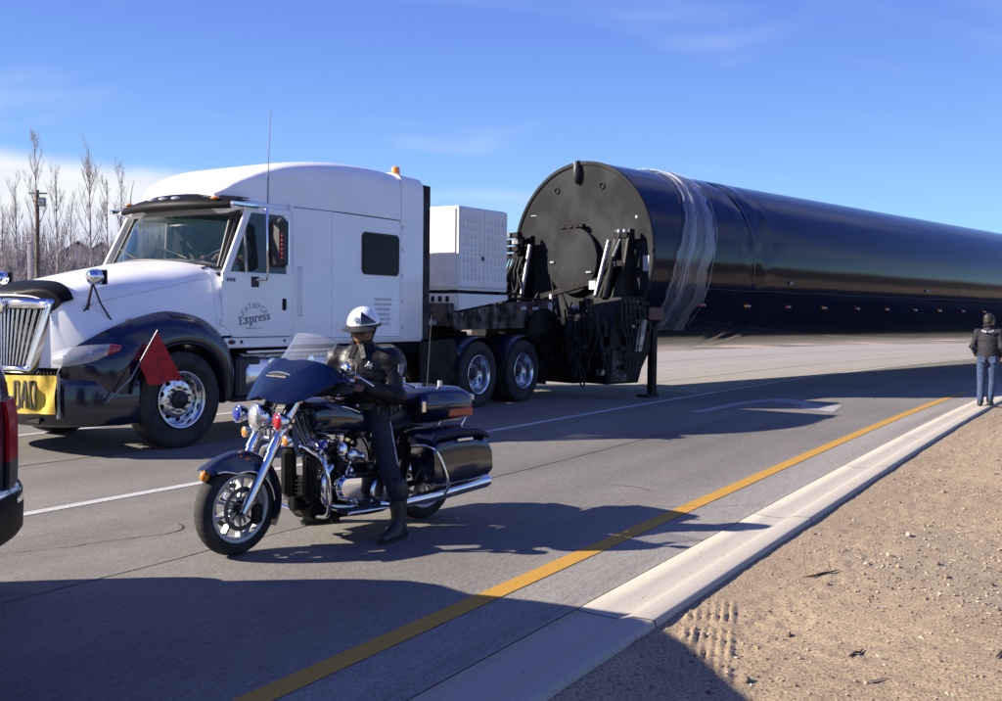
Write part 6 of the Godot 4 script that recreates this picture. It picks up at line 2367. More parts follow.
func make_walker():
	var o := thing("person", "person in dark jacket and blue jeans standing on the kerb, back turned", "person", Vector3(8.85, 0.02, -17.34), deg_to_rad(-32.0))
	var J := {"pelvis": Vector3(0, 0.91, 0), "chest": Vector3(0, 1.20, 0.0), "neck": Vector3(0, 1.41, -0.005), "head": Vector3(0.01, 1.56, -0.035),
		"shL": Vector3(-0.175, 1.345, 0.0), "elL": Vector3(-0.245, 1.08, 0.05), "wrL": Vector3(-0.19, 0.90, -0.06), "shR": Vector3(0.175, 1.345, 0.0), "elR": Vector3(0.235, 1.08, 0.04), "wrR": Vector3(0.20, 0.90, -0.08),
		"hipL": Vector3(-0.09, 0.88, 0), "knL": Vector3(-0.095, 0.48, -0.03), "anL": Vector3(-0.095, 0.09, 0.03), "toeL": Vector3(-0.12, 0.03, -0.15),
		"hipR": Vector3(0.09, 0.88, 0), "knR": Vector3(0.08, 0.48, -0.08), "anR": Vector3(0.055, 0.09, -0.05), "toeR": Vector3(0.075, 0.03, -0.23)}
	var L := {"skin": M.skin, "top": M.jacket, "top_name": "jacket", "bottom": M.denim, "shoe": M.plastic, "hem": 0.03, "loose": 0.012, "arm": 0.80, "folds": 0.007, "cell": 0.014,
		"handL": [Vector3(0.15, -0.9, -0.3), Vector3(0.9, 0, 0), 0.5], "handR": [Vector3(-0.15, -0.9, -0.3), Vector3(-0.9, 0, 0), 0.5]}
	var look := Vector3(0.62, -0.05, -0.78)
	build_person(o, J, Vector3(0, 0, -1), look, L)
	var hx := Vector3.UP.cross(look.normalized()).normalized()
	var H := Basis(hx, look.normalized().cross(hx).normalized(), look.normalized())
	var C: Vector3 = J.head
	var mb := MB.new()
	var f := Field.new(C - Vector3.ONE * 0.15, C + Vector3.ONE * 0.15, 0.007)
	f.egg(C + H * Vector3(0, 0.042, -0.022), H, Vector3(0.080, 0.086, 0.094), 0.01)
	f.egg(C + H * Vector3(0, -0.015, -0.055), H, Vector3(0.074, 0.085, 0.058), 0.02)
	for s in [-1.0, 1.0]: f.egg(C + H * Vector3(0.066 * s, 0.015, -0.01), H, Vector3(0.020, 0.055, 0.05), 0.02)
	f.emit(mb)
	obj("hair", mb, M.hair, o)
	# collar, yoke print across the shoulders, pockets
	mb = MB.new()
	mb.tube([Vector3(-0.03, 1.435, -0.09), Vector3(-0.08, 1.45, -0.03), Vector3(-0.06, 1.465, 0.06), Vector3(0, 1.47, 0.08), Vector3(0.06, 1.465, 0.06), Vector3(0.08, 1.45, -0.03), Vector3(0.03, 1.435, -0.09)], 0.022, 8)
	obj("collar", mb, M.jacket, o)
	for s in [-1.0, 1.0]:
		mb = MB.new()
		mb.bar(Vector3(0.015 * s, 1.345, 0.150), Vector3(0.10 * s, 1.375, 0.125), 0.012, 0.035, 0.003)
		obj("back_print", mb, M.text_mid, o)
	for s in [-1.0, 1.0]:
		mb = MB.new()
		mb.xf = Transform3D(Basis(), Vector3(0.085 * s, 0.85, 0.128))
		mb.box(Vector3.ZERO, Vector3(0.11, 0.12, 0.012), 0.004)
		obj("back_pocket", mb, M.denim, o)
	mb = MB.new()
	for s in [-1.0, 1.0]:
		mb.ball(C + H * Vector3(0.033 * s, 0.006, 0.078), Vector3(0.012, 0.008, 0.010), 8, 6)
	obj("eyes", mb, M.plastic, o)

func make_driver():
	var o := thing("person", "driver in a pale shirt seated behind the wheel of the truck cab", "person", TRUCK_AT, deg_to_rad(TRUCK_TURN), TRUCK_SIZE)
	var J := {"pelvis": Vector3(1.30, 1.86, 0.50), "chest": Vector3(1.30, 2.06, 0.50), "neck": Vector3(1.28, 2.22, 0.50), "head": Vector3(1.24, 2.35, 0.50),
		"shL": Vector3(1.30, 2.15, 0.68), "elL": Vector3(1.18, 1.97, 0.76), "wrL": Vector3(1.00, 2.03, 0.66), "shR": Vector3(1.30, 2.15, 0.32), "elR": Vector3(1.17, 1.98, 0.25), "wrR": Vector3(1.00, 2.03, 0.34)}
	var L := {"skin": M.skin, "top": M.interior_light, "top_name": "shirt", "bottom": M.denim, "shoe": M.plastic, "cell": 0.018,
		"handL": [Vector3(-0.6, 0.5, -0.3), Vector3(-0.5, -0.5, -0.4), 1.0], "handR": [Vector3(-0.6, 0.5, 0.3), Vector3(-0.5, -0.5, 0.4), 1.0]}
	build_person(o, J, Vector3(-1, 0, 0), Vector3(-1, -0.02, 0.1), L)
	var C: Vector3 = J.head
	var mb := MB.new()
	mb.ball(C + Vector3(0.015, 0.045, 0), Vector3(0.096, 0.082, 0.080), 14, 8)
	mb.ball(C + Vector3(-0.10, 0.055, 0), Vector3(0.06, 0.012, 0.06), 12, 6)
	obj("cap", mb, M.trousers, o)
	mb = MB.new()
	for s in [-1.0, 1.0]: mb.ball(C + Vector3(-0.080, 0.006, 0.033 * s), Vector3(0.010, 0.008, 0.012), 8, 6)
	obj("eyes", mb, M.plastic, o)

# ---------------------------------------------------------------- the motorcycle. Its own axes: x towards its tail, z towards its left side, y up
const BIKE_AT := Vector3(-1.73, 0, -6.23)
const BIKE_TURN := 47.1
const BIKE_SIZE := 1.06

func bike_wheel(parent: Node3D, at: Vector3, spokes: int, w: float) -> Node3D:
	var n := part("wheel", parent, at)
	var tyre := MB.new()
	var h := w * 0.5
	var p := [Vector2(0.208, -h * 0.62)]
	for k in 15:
		var a := lerpf(-2.05, 2.05, k / 14.0)
		p.append(Vector2(0.245 + cos(a) * 0.055, sin(a) * h / 0.98))
	p.append(Vector2(0.208, h * 0.62)); p.append(Vector2(0.208, -h * 0.62))
	tyre.lathe(p, 56)
	for k in 40:   # tread cuts
		var a := TAU * k / 40
		for s in [-1.0, 1.0]:
			var q0 := Vector3(cos(a) * 0.2985, sin(a) * 0.2985, 0.008 * s)
			var q1 := Vector3(cos(a + 0.10) * 0.283, sin(a + 0.10) * 0.283, h * 0.72 * s)
			tyre.bar(q0, q1, 0.006, 0.006)
	obj("tyre", tyre, M.rubber, n)
	var rim := MB.new()
	rim.lathe([Vector2(0.190, -0.045), Vector2(0.214, -0.056), Vector2(0.220, -0.050), Vector2(0.210, -0.03), Vector2(0.200, 0.0), Vector2(0.210, 0.03), Vector2(0.220, 0.050), Vector2(0.214, 0.056), Vector2(0.190, 0.045), Vector2(0.184, 0.0), Vector2(0.190, -0.045)], 56)
	obj("rim", rim, M.cast, n)
	for k in spokes:
		var a := TAU * k / spokes
		var mb := MB.new()
		mb.xf = Transform3D(Basis(Vector3(0, 0, 1), a), Vector3.ZERO)
		mb.loft([PackedVector3Array([Vector3(0.04, -0.020, -0.022), Vector3(0.04, 0.020, -0.022), Vector3(0.04, 0.014, 0.030), Vector3(0.04, -0.014, 0.030)]), PackedVector3Array([Vector3(0.12, -0.011, -0.018), Vector3(0.12, 0.011, -0.018), Vector3(0.12, 0.007, 0.026), Vector3(0.12, -0.007, 0.026)]), PackedVector3Array([Vector3(0.19, -0.018, -0.020), Vector3(0.19, 0.018, -0.020), Vector3(0.19, 0.012, 0.022), Vector3(0.19, -0.012, 0.022)])], true, true, true)
		obj("spoke", mb, M.cast, n)
	var hub := MB.new()
	hub.lathe([Vector2(0, -0.07), Vector2(0.03, -0.07), Vector2(0.05, -0.05), Vector2(0.045, 0.05), Vector2(0.03, 0.07), Vector2(0, 0.075)], 24)
	obj("hub", hub, M.frame, n)
	var disc := MB.new()
	for s in [-1.0, 1.0]:
		disc.lathe([Vector2(0.108, 0.062 * s - 0.002), Vector2(0.138, 0.062 * s - 0.002), Vector2(0.138, 0.062 * s - 0.002), Vector2(0.138, 0.062 * s + 0.002), Vector2(0.138, 0.062 * s + 0.002), Vector2(0.108, 0.062 * s + 0.002)], 40)
		for k in 5:
			var a := TAU * k / 5
			disc.bar(Vector3(cos(a) * 0.045, sin(a) * 0.045, 0.05 * s), Vector3(cos(a) * 0.098, sin(a) * 0.098, 0.062 * s), 0.016, 0.006, 0, Vector3(0, 0, 1))
	obj("brake_disc", disc, M.disc, n)
	return n

func smooth_pts(p: Array, n: int) -> Array:
	var out := []
	for i in p.size() - 1:
		for j in n:
			out.append((p[i] as Vector3).cubic_interpolate(p[i + 1], p[max(i - 1, 0)], p[min(i + 2, p.size() - 1)], j / float(n)))
	out.append(p[p.size() - 1])
	return out

func make_bike():
	var b := thing("police_motorcycle", "dark blue police touring motorcycle with chrome fork, red and blue lamps and hard cases", "motorcycle", BIKE_AT, deg_to_rad(BIKE_TURN), BIKE_SIZE)
	b.scale.x *= 0.95
	var mb: MB
	# ---- wheels; the front one is steered a little towards the viewer, with its fork, fender and lamps
	var steer := Basis(Vector3(0.5, 0.866, 0).normalized(), deg_to_rad(5.0))
	var fw := bike_wheel(b, Vector3(0.0, 0.30, 0.0), 9, 0.13)
	fw.basis = steer
	bike_wheel(b, Vector3(1.63, 0.30, 0.0), 9, 0.145)
	var fk := part("front_fork", b, Vector3(0.0, 0.30, 0.0))
	fk.basis = steer
	for s in [-1.0, 1.0]:
		mb = MB.new()
		mb.tube([Vector3(-0.02, -0.02, 0.105 * s), Vector3(0.02, 0.05, 0.105 * s), Vector3(0.19, 0.34, 0.105 * s)], [0.026, 0.034, 0.032], 14)
		mb.tube([Vector3(0.185, 0.335, 0.105 * s), Vector3(0.24, 0.43, 0.105 * s)], 0.037, 14)
		obj("lower_leg", mb, M.chrome, fk)
		mb = MB.new()
		mb.tube([Vector3(0.235, 0.42, 0.105 * s), Vector3(0.38, 0.67, 0.105 * s)], 0.043, 14)
		obj("fork_cover", mb, M.chrome, fk)
		mb = MB.new()
		mb.box(Vector3(0.10, -0.04, 0.085 * s), Vector3(0.075, 0.12, 0.05), 0.012)
		obj("brake_caliper", mb, M.frame, fk)
	mb = MB.new()
	mb.cyl(Vector3(0, 0, -0.125), Vector3(0, 0, 0.125), 0.018, 12)
	obj("axle", mb, M.chrome, fk)
	mb = MB.new()
	mb.bar(Vector3(0.31, 0.53, -0.14), Vector3(0.31, 0.53, 0.14), 0.09, 0.045, 0.012)
	mb.bar(Vector3(0.37, 0.645, -0.14), Vector3(0.37, 0.645, 0.14), 0.09, 0.035, 0.012)
	obj("fork_yoke", mb, M.chrome, fk)
	# front fender: a deep skirted arc
	var ff := part("front_fender", b, Vector3(0.0, 0.30, 0.0))
	ff.basis = steer
	var rows := []
	for i in 33:
		var a := lerpf(deg_to_rad(135.0), deg_to_rad(-28.0), i / 32.0)
		var row := PackedVector3Array()
		var flare := 0.0
		var r := 0.325
		if i < 6: r += 0.012 * (6 - i) / 6.0
		for j in 13:
			var c := lerpf(-1.0, 1.0, j / 12.0)
			var rad := r + 0.030 * sqrt(max(0.0, 1.0 - c * c)) - 0.085 * pow(absf(c), 3) * smoothstep(0.0, 0.2, i / 32.0)
			row.append(Vector3(cos(a) * rad, sin(a) * rad, c * 0.085))
		rows.append(row)
	mb = MB.new(); mb.shell(rows, 0.004)
	obj("fender_shell", mb, M.bike_dark, ff)
	mb = MB.new()
	var pts := []
	for i in range(1, 26): pts.append(rows[i][12] + Vector3(0, -0.004, 0.004))
	mb.tube(pts, 0.006, 6)
	obj("trim", mb, M.chrome, ff)
	mb = MB.new()
	mb.ball(Vector3(-0.245, 0.222, 0), Vector3(0.030, 0.034, 0.030), 12, 8)
	obj("fender_lamp", mb, M.amber, ff)
	# ---- lamps
	var lamp := func(called: String, at: Vector3, r: float, face: Material, deep: float):
		var n := part(called, b, at)
		n.basis = Basis(Vector3(0, 1, 0), deg_to_rad(-6.0))
		var q := MB.new()
		q.xf = Transform3D(Basis(Vector3(0, 0, 1), Vector3(0, 1, 0), Vector3(-1, 0, 0)), Vector3.ZERO)
		q.lathe([Vector2(0, -deep), Vector2(r * 0.45, -deep * 0.92), Vector2(r * 0.85, -deep * 0.5), Vector2(r * 1.05, 0.0), Vector2(r * 1.08, r * 0.16), Vector2(r * 1.02, r * 0.24), Vector2(r * 0.94, r * 0.22), Vector2(r * 0.92, r * 0.12)], 28)
		obj("housing", q, M.chrome, n)
		q = MB.new()
		q.xf = Transform3D(Basis(Vector3(0, 0, 1), Vector3(0, 1, 0), Vector3(-1, 0, 0)), Vector3(-r * 0.12, 0, 0))
		q.lathe([Vector2(r * 0.93, 0.0), Vector2(r * 0.8, r * 0.20), Vector2(r * 0.45, r * 0.34), Vector2(0, r * 0.40)], 28)
		obj("lens", q, face, n)
	lamp.call("headlamp", Vector3(0.155, 0.85, 0.0), 0.084, M.headlens, 0.13)
	lamp.call("pursuit_lamp", Vector3(0.175, 0.835, 0.21), 0.056, M.red, 0.085)
	lamp.call("pursuit_lamp", Vector3(0.145, 0.855, -0.20), 0.056, M.blue_lens, 0.085)
	lamp.call("turn_signal", Vector3(0.225, 0.715, 0.215), 0.034, M.amber, 0.05)
	lamp.call("turn_signal", Vector3(0.19, 0.735, -0.19), 0.034, M.amber, 0.05)
	mb = MB.new()
	mb.tube([Vector3(0.24, 0.82, -0.21), Vector3(0.26, 0.80, 0), Vector3(0.26, 0.80, 0.22)], 0.013, 8)
	mb.tube([Vector3(0.25, 0.72, -0.19), Vector3(0.29, 0.72, 0), Vector3(0.27, 0.70, 0.215)], 0.010, 8)
	for k in 5: mb.box(Vector3(0.26, 0.745, -0.11 + k * 0.055), Vector3(0.04, 0.05, 0.03), 0.006)
	obj("lamp_bar", mb, M.chrome, b)
	# ---- batwing fairing
	var fa := part("fairing", b)
	rows = []
	for i in 41:
		var u := -1.0 + 2.0 * i / 40.0
		var au := absf(u)
		var row := PackedVector3Array()
		var z := 0.43 * signf(u) * pow(au, 0.85)
		var ytop := 1.20 - 0.03 * au * au - 0.13 * pow(au, 6)
		var ybot := 0.972 + 0.02 * au - 0.045 * sin(au * PI) + 0.10 * pow(au, 5)
		for j in 9:
			var v := j / 8.0
			var x := 0.15 + 0.27 * pow(1.0 - v, 0.8) * (1.0 - 0.6 * au * au) + 0.33 * pow(au, 2.6) + 0.03 * pow(absf(v - 0.5) * 2.0, 4)
			row.append(Vector3(x, lerpf(ytop, ybot, v), z * (0.94 + 0.06 * sin(v * PI))))
		rows.append(row)
	mb = MB.new(); mb.shell(rows, -0.012)
	obj("outer_shell", mb, M.bike, fa)
	mb = MB.new()
	rows = []
	for i in 21:
		var u := -1.0 + 2.0 * i / 20.0
		rows.append(PackedVector3Array([Vector3(0.45 + 0.20 * u * u, 1.19 - 0.08 * u * u, u * 0.38), Vector3(0.46 + 0.20 * u * u, 1.06, u * 0.39), Vector3(0.34 + 0.30 * u * u, 0.96 + 0.04 * u * u, u * 0.38)]))
	mb.sheet(rows)
	obj("inner_panel", mb, M.plastic, fa)
	mb = MB.new()
	mb.ball(Vector3(0.340, 1.10, 0.0), Vector3(0.035, 0.022, 0.125), 20, 8)
	obj("vent", mb, M.gap, fa)
	mb = MB.new()
	pts = []
	for k in 21:
		var a := TAU * k / 20.0
		pts.append(Vector3(0.318 + 0.012 * absf(cos(a)) - 0.02 * sin(a) * -1.0 * 0.3, 1.10 + sin(a) * 0.026, cos(a) * 0.128))
	mb.tube(pts, 0.006, 6, false)
	obj("vent_trim", mb, M.chrome, fa)
	mb = MB.new()
	mb.bar(Vector3(0.305, 1.10, -0.11), Vector3(0.305, 1.10, 0.11), 0.008, 0.008)
	obj("vent_slat", mb, M.chrome, fa)
	for s in [-1.0, 1.0]:
		for q in [[0.505, 1.075, 0.345], [0.40, 1.02, 0.27]]:
			mb = MB.new()
			mb.ball(Vector3(q[0] - 0.02, q[1], q[2] * s), Vector3(0.010, 0.010, 0.010), 8, 5)
			obj("fairing_bolt", mb, M.chrome, fa)
	# windshield
	rows = []
	for i in 25:
		var u := -1.0 + 2.0 * i / 24.0
		var row := PackedVector3Array()
		for j in 7:
			var v := j / 6.0
			row.append(Vector3(0.405 + 0.125 * v + 0.09 * u * u, 1.165 + (0.205 - 0.06 * pow(absf(u), 3)) * v, u * (0.265 - 0.03 * v)))
		rows.append(row)
	mb = MB.new(); mb.sheet(rows)
	obj("windshield", mb, M.clear, b)
	mb = MB.new()
	pts = []
	for j in 7: pts.append(rows[0][j])
	for i in 25: pts.append(rows[i][6])
	for j in range(6, -1, -1): pts.append(rows[24][j])
	mb.tube(pts, 0.0045, 5)
	obj("windshield_edge", mb, M.clear, b)
	# ---- handlebar, mirrors
	mb = MB.new()
	for s in [-1.0, 1.0]:
		mb.tube(smooth_pts([Vector3(0.46, 0.98, 0.03 * s), Vector3(0.46, 1.08, 0.18 * s), Vector3(0.58, 1.09, 0.34 * s), Vector3(0.76, 1.05, 0.42 * s)], 4), 0.014, 8)
	obj("handlebar", mb, M.chrome, b)
	for s in [-1.0, 1.0]:
		mb = MB.new()
		mb.tube([Vector3(0.65, 1.08, 0.375 * s), Vector3(0.79, 1.045, 0.43 * s)], 0.020, 10)
		obj("grip", mb, M.rubber, b)
		mb = MB.new()
		mb.tube([Vector3(0.60, 1.09, 0.39 * s), Vector3(0.56, 1.14, 0.47 * s), Vector3(0.72, 1.05, 0.49 * s)], 0.007, 6)
		obj("lever", mb, M.chrome, b)
	for s in [-1.0, 1.0]:
		var mr := part("mirror", b)
		mb = MB.new()
		mb.ball(Vector3(0.56, 1.16, 0.40 * s), Vector3(0.02, 0.035, 0.055), 14, 8)
		mb.tube([Vector3(0.55, 1.09, 0.37 * s), Vector3(0.56, 1.15, 0.40 * s)], 0.007, 6)
		obj("mirror_shell", mb, M.chrome, mr)
	# ---- frame, tank, seat
	mb = MB.new()
	for s in [-1.0, 1.0]:
		mb.tube(smooth_pts([Vector3(0.42, 0.86, 0.04 * s), Vector3(0.52, 0.50, 0.10 * s), Vector3(0.58, 0.20, 0.13 * s), Vector3(0.75, 0.17, 0.14 * s), Vector3(1.20, 0.18, 0.14 * s), Vector3(1.30, 0.45, 0.13 * s), Vector3(1.35, 0.66, 0.13 * s)], 4), 0.018, 8)
		mb.tube([Vector3(0.44, 0.86, 0.03 * s), Vector3(1.0, 0.72, 0.06 * s), Vector3(1.40, 0.64, 0.12 * s), Vector3(1.85, 0.62, 0.14 * s)], 0.018, 8)
		mb.tube([Vector3(1.10, 0.30, 0.13 * s), Vector3(1.63, 0.30, 0.13 * s)], 0.022, 8)
		mb.tube([Vector3(1.58, 0.34, 0.13 * s), Vector3(1.42, 0.60, 0.14 * s)], 0.028, 10)
	obj("frame", mb, M.frame, b)
	var tnk := part("fuel_tank", b)
	mb = MB.new()
	rows = []
	var prof := [[0.50, 0.80, 0.05, 0.055], [0.53, 0.815, 0.115, 0.105], [0.62, 0.825, 0.170, 0.125], [0.75, 0.815, 0.185, 0.125], [0.90, 0.785, 0.170, 0.110], [1.02, 0.755, 0.125, 0.080], [1.08, 0.735, 0.06, 0.04]]
	for i in 25:
		var v := lerp_table(prof, lerpf(0.50, 1.08, i / 24.0))
		var r := PackedVector3Array()
		for k in 24:
			var a := TAU * k / 24
			r.append(Vector3(lerpf(0.50, 1.08, i / 24.0), v[0] + v[2] * signf(sin(a)) * pow(absf(sin(a)), 0.8), v[1] * signf(cos(a)) * pow(absf(cos(a)), 0.7)))
		rows.append(r)
	mb.loft(rows)
	obj("tank_shell", mb, M.bike_dark, tnk)
	mb = MB.new()
	mb.ball(Vector3(0.78, 0.935, 0), Vector3(0.16, 0.018, 0.05), 18, 6)
	obj("console", mb, M.chrome, tnk)
	mb = MB.new()
	mb.tube(smooth_pts([Vector3(0.66, 0.895, 0.150), Vector3(0.76, 0.885, 0.164), Vector3(0.88, 0.845, 0.165)], 4), 0.007, 6)
	obj("tank_trim", mb, M.chrome, tnk)
	mb = MB.new()
	rows = []
	prof = [[0.98, 0.75, 0.08, 0.03], [1.05, 0.735, 0.16, 0.045], [1.20, 0.715, 0.185, 0.055], [1.34, 0.74, 0.175, 0.075], [1.42, 0.80, 0.155, 0.075], [1.50, 0.80, 0.14, 0.06]]
	for i in 21:
		var x := lerpf(0.98, 1.50, i / 20.0)
		var v := lerp_table(prof, x)
		var r := PackedVector3Array()
		for k in 20:
			var a := TAU * k / 20
			r.append(Vector3(x, v[0] + v[2] * sin(a), v[1] * signf(cos(a)) * pow(absf(cos(a)), 0.7)))
		rows.append(r)
	mb.loft(rows)
	obj("seat", mb, M.leather, b)
	# ---- engine
	var en := part("engine", b, Vector3(-0.065, 0, 0))
	mb = MB.new()
	mb.ball(Vector3(0.80, 0.33, 0), Vector3(0.20, 0.15, 0.14), 20, 12)
	mb.box(Vector3(1.06, 0.36, 0), Vector3(0.26, 0.24, 0.22), 0.04)
	mb.box(Vector3(0.85, 0.20, 0), Vector3(0.55, 0.10, 0.26), 0.03)
	obj("crankcase", mb, M.frame, en)
	for s in [-1.0, 1.0]:
		var dirv := Vector3(0.40 * s, 0.92, 0).normalized()
		for k in 9:
			mb = MB.new()
			var c := Vector3(0.80 + 0.03 * s, 0.44, 0) + dirv * (0.022 * k)
			mb.xf = Transform3D(Basis(Vector3(dirv.y, -dirv.x, 0), dirv, Vector3(0, 0, 1)), c)
			mb.box(Vector3.ZERO, Vector3(0.165, 0.008, 0.19), 0.003)
			obj("cooling_fin", mb, M.steel if k % 3 == 1 else M.frame, en)
		mb = MB.new()
		mb.tube([Vector3(0.80 + 0.03 * s, 0.40, 0), Vector3(0.80 + 0.03 * s, 0.44, 0) + dirv * 0.2], 0.07, 18)
		obj("cylinder", mb, M.steel, en)
		mb = MB.new()
		mb.xf = Transform3D(Basis(Vector3(dirv.y, -dirv.x, 0), dirv, Vector3(0, 0, 1)), Vector3(0.80 + 0.03 * s, 0.44, 0) + dirv * 0.225)
		mb.box(Vector3.ZERO, Vector3(0.17, 0.06, 0.20), 0.02)
		obj("rocker_cover", mb, M.chrome, en)
		mb = MB.new()
		mb.tube([Vector3(0.80 + 0.05 * s, 0.36, 0.10), Vector3(0.80 + 0.05 * s, 0.40, 0.12) + dirv * 0.2], 0.014, 8)
		obj("pushrod_tube", mb, M.chrome, en)
	mb = MB.new()
	mb.xf = Transform3D(Basis(Vector3(0, 0, 1), -0.18), Vector3(0.94, 0.335, 0.15))
	mb.prism(stadium(0.30, 0.125, 0.085), 0.0, 0.085, 0.025, true)
	obj("primary_cover", mb, M.chrome, en)
	mb = MB.new()
	mb.xf = Transform3D(Basis(), Vector3(1.07, 0.31, 0.228))
	mb.lathe([Vector2(0.085, 0), Vector2(0.08, 0.012), Vector2(0.06, 0.018), Vector2(0, 0.022)], 24)
	obj("derby_cover", mb, M.polished, en)
	mb = MB.new()
	mb.ball(Vector3(0.80, 0.60, 0.16), Vector3(0.045, 0.06, 0.035), 14, 10)
	mb.box(Vector3(0.80, 0.52, 0.15), Vector3(0.05, 0.08, 0.03), 0.01)
	obj("horn_cover", mb, M.chrome, en)
	mb = MB.new()
	mb.ball(Vector3(0.92, 0.555, 0.13), Vector3(0.06, 0.045, 0.03), 14, 8)
	obj("coil_cover", mb, M.polished, en)
	mb = MB.new()
	mb.cyl(Vector3(0.50, 0.26, 0.0), Vector3(0.62, 0.26, 0.0), 0.05, 16)
	mb.box(Vector3(0.60, 0.32, 0), Vector3(0.05, 0.22, 0.20), 0.01)
	for k in 7: mb.box(Vector3(0.575, 0.24 + k * 0.027, 0), Vector3(0.03, 0.008, 0.19))
	obj("oil_cooler", mb, M.black, en)
	engine_clutter(en)
	for k in 6:
		mb = MB.new()
		mb.tube(smooth_pts([Vector3(0.42 + 0.02 * k, 0.86, 0.06 + 0.01 * k), Vector3(0.48 + 0.03 * k, 0.72 - 0.03 * k, 0.12), Vector3(0.60 + 0.05 * k, 0.55, 0.10), Vector3(0.72 + 0.06 * k, 0.42, 0.11)], 4), 0.006, 5)
		obj("cable", mb, M.plastic if k % 2 else M.steel, en)
	# ---- chrome: guard, floorboards, exhaust
	mb = MB.new()
	for s in [-1.0, 1.0]:
		mb.tube(smooth_pts([Vector3(0.47, 0.64, 0.05 * s), Vector3(0.44, 0.63, 0.20 * s), Vector3(0.43, 0.58, 0.34 * s), Vector3(0.45, 0.42, 0.375 * s), Vector3(0.49, 0.24, 0.32 * s), Vector3(0.54, 0.19, 0.14 * s)], 5), 0.016, 10)
	obj("engine_guard", mb, M.chrome, b)
	for s in [-1.0, 1.0]:
		var wb := part("warning_lamp", b)
		mb = MB.new()
		mb.box(Vector3(0.43, 0.685, 0.29 * s), Vector3(0.05, 0.062, 0.15), 0.012)
		obj("lamp_body", mb, M.chrome, wb)
		mb = MB.new()
		mb.box(Vector3(0.425, 0.685, 0.29 * s), Vector3(0.052, 0.050, 0.155), 0.008)
		obj("lens", mb, M.blue_lens, wb)
		mb = MB.new()
		for q in [[-0.05, -0.008, 0.06], [0.005, 0.004, 0.05], [0.035, -0.005, 0.02]]:
			mb.box(Vector3(0.398, 0.685 + q[1], (0.29 + q[0]) * s), Vector3(0.004, 0.010, q[2] * 0.9))
			mb.box(Vector3(0.425 + q[0] * 0.25, 0.685 + q[1], (0.29 + 0.0785) * s), Vector3(0.012, 0.010, 0.004))
		obj("reflector_bar", mb, M.paper, wb)
		mb = MB.new()
		mb.box(Vector3(0.80, 0.225, 0.30 * s), Vector3(0.36, 0.02, 0.13), 0.008)
		obj("floorboard", mb, M.rubber, b)
		mb = MB.new()
		mb.tube([Vector3(0.62, 0.228, 0.368 * s), Vector3(0.98, 0.222, 0.368 * s)], 0.010, 8)
		obj("floorboard_trim", mb, M.chrome, b)
		mb = MB.new()
		mb.tube(smooth_pts([Vector3(1.24, 0.60, 0.30 * s), Vector3(1.30, 0.60, 0.44 * s), Vector3(1.37, 0.50, 0.475 * s), Vector3(1.44, 0.32, 0.475 * s), Vector3(1.46, 0.22, 0.36 * s)], 5), 0.012, 8)
		obj("case_guard", mb, M.chrome, b)
		mb = MB.new()
		mb.tube([Vector3(0.95, 0.235, 0.30 * s), Vector3(1.10, 0.235, 0.36 * s), Vector3(1.35, 0.25, 0.385 * s), Vector3(1.92, 0.292, 0.39 * s), Vector3(1.95, 0.294, 0.39 * s)], [0.028, 0.034, 0.045, 0.047, 0.040], 16)
		obj("silencer", mb, M.chrome, b)
		make_case(b, s)
	mb = MB.new()
	mb.tube(smooth_pts([Vector3(0.86, 0.30, 0.20), Vector3(0.76, 0.26, 0.24), Vector3(0.66, 0.30, 0.26)], 3), 0.009, 6)
	mb.tube([Vector3(0.64, 0.31, 0.24), Vector3(0.66, 0.31, 0.32)], 0.014, 8)
	obj("shift_lever", mb, M.chrome, b)
	# ---- rear fender and the radio box with its lamps
	mb = MB.new()
	rows = []
	for i in 21:
		var a := lerpf(deg_to_rad(150), deg_to_rad(-5), i / 20.0)
		var row := PackedVector3Array()
		for j in 9:
			var c := lerpf(-1, 1, j / 8.0)
			row.append(Vector3(1.63 + cos(a) * (0.35 + 0.02 * sqrt(max(0, 1 - c * c))), 0.30 + sin(a) * (0.35 + 0.02 * sqrt(max(0, 1 - c * c))), c * 0.10))
		rows.append(row)
	mb.shell(rows, 0.005)
	obj("rear_fender", mb, M.bike_dark, b)
	var tp := part("radio_box", b)
	mb = MB.new()
	mb.loft([ring_box(0.735, 1.40, 1.86, 0.22, 0.06), ring_box(0.76, 1.37, 1.90, 0.27, 0.07), ring_box(0.86, 1.36, 1.92, 0.285, 0.07)], true, true)
	obj("lower_shell", mb, M.bike_dark, tp)
	mb = MB.new()
	mb.loft([ring_box(0.866, 1.36, 1.92, 0.287, 0.07), ring_box(0.93, 1.37, 1.90, 0.28, 0.08), ring_box(0.975, 1.42, 1.84, 0.235, 0.09), ring_box(0.985, 1.48, 1.78, 0.18, 0.09)], true, true)
	obj("lid", mb, M.bike_dark, tp)
	mb = MB.new()
	mb.box(Vector3(1.885, 0.80, 0.0), Vector3(0.05, 0.075, 0.50), 0.012)
	mb.box(Vector3(1.77, 0.80, 0.262), Vector3(0.26, 0.070, 0.045), 0.012)
	mb.box(Vector3(1.77, 0.80, -0.262), Vector3(0.26, 0.070, 0.045), 0.012)
	obj("tail_lamp", mb, M.red, tp)
	for s in [-1.0, 1.0]:
		mb = MB.new()
		mb.tube([Vector3(1.62, 0.985, 0.20 * s), Vector3(1.62, 1.03, 0.20 * s)], 0.018, 10)
		obj("marker_post", mb, M.lens, tp)
		mb = MB.new()
		mb.box(Vector3(1.90, 0.90, 0.26 * s), Vector3(0.035, 0.045, 0.035), 0.008)
		obj("strobe", mb, M.lens, tp)
	mb = MB.new()
	mb.tube(smooth_pts([Vector3(1.38, 0.99, -0.20), Vector3(1.36, 1.02, 0.0), Vector3(1.38, 0.99, 0.20)], 4), 0.010, 6)
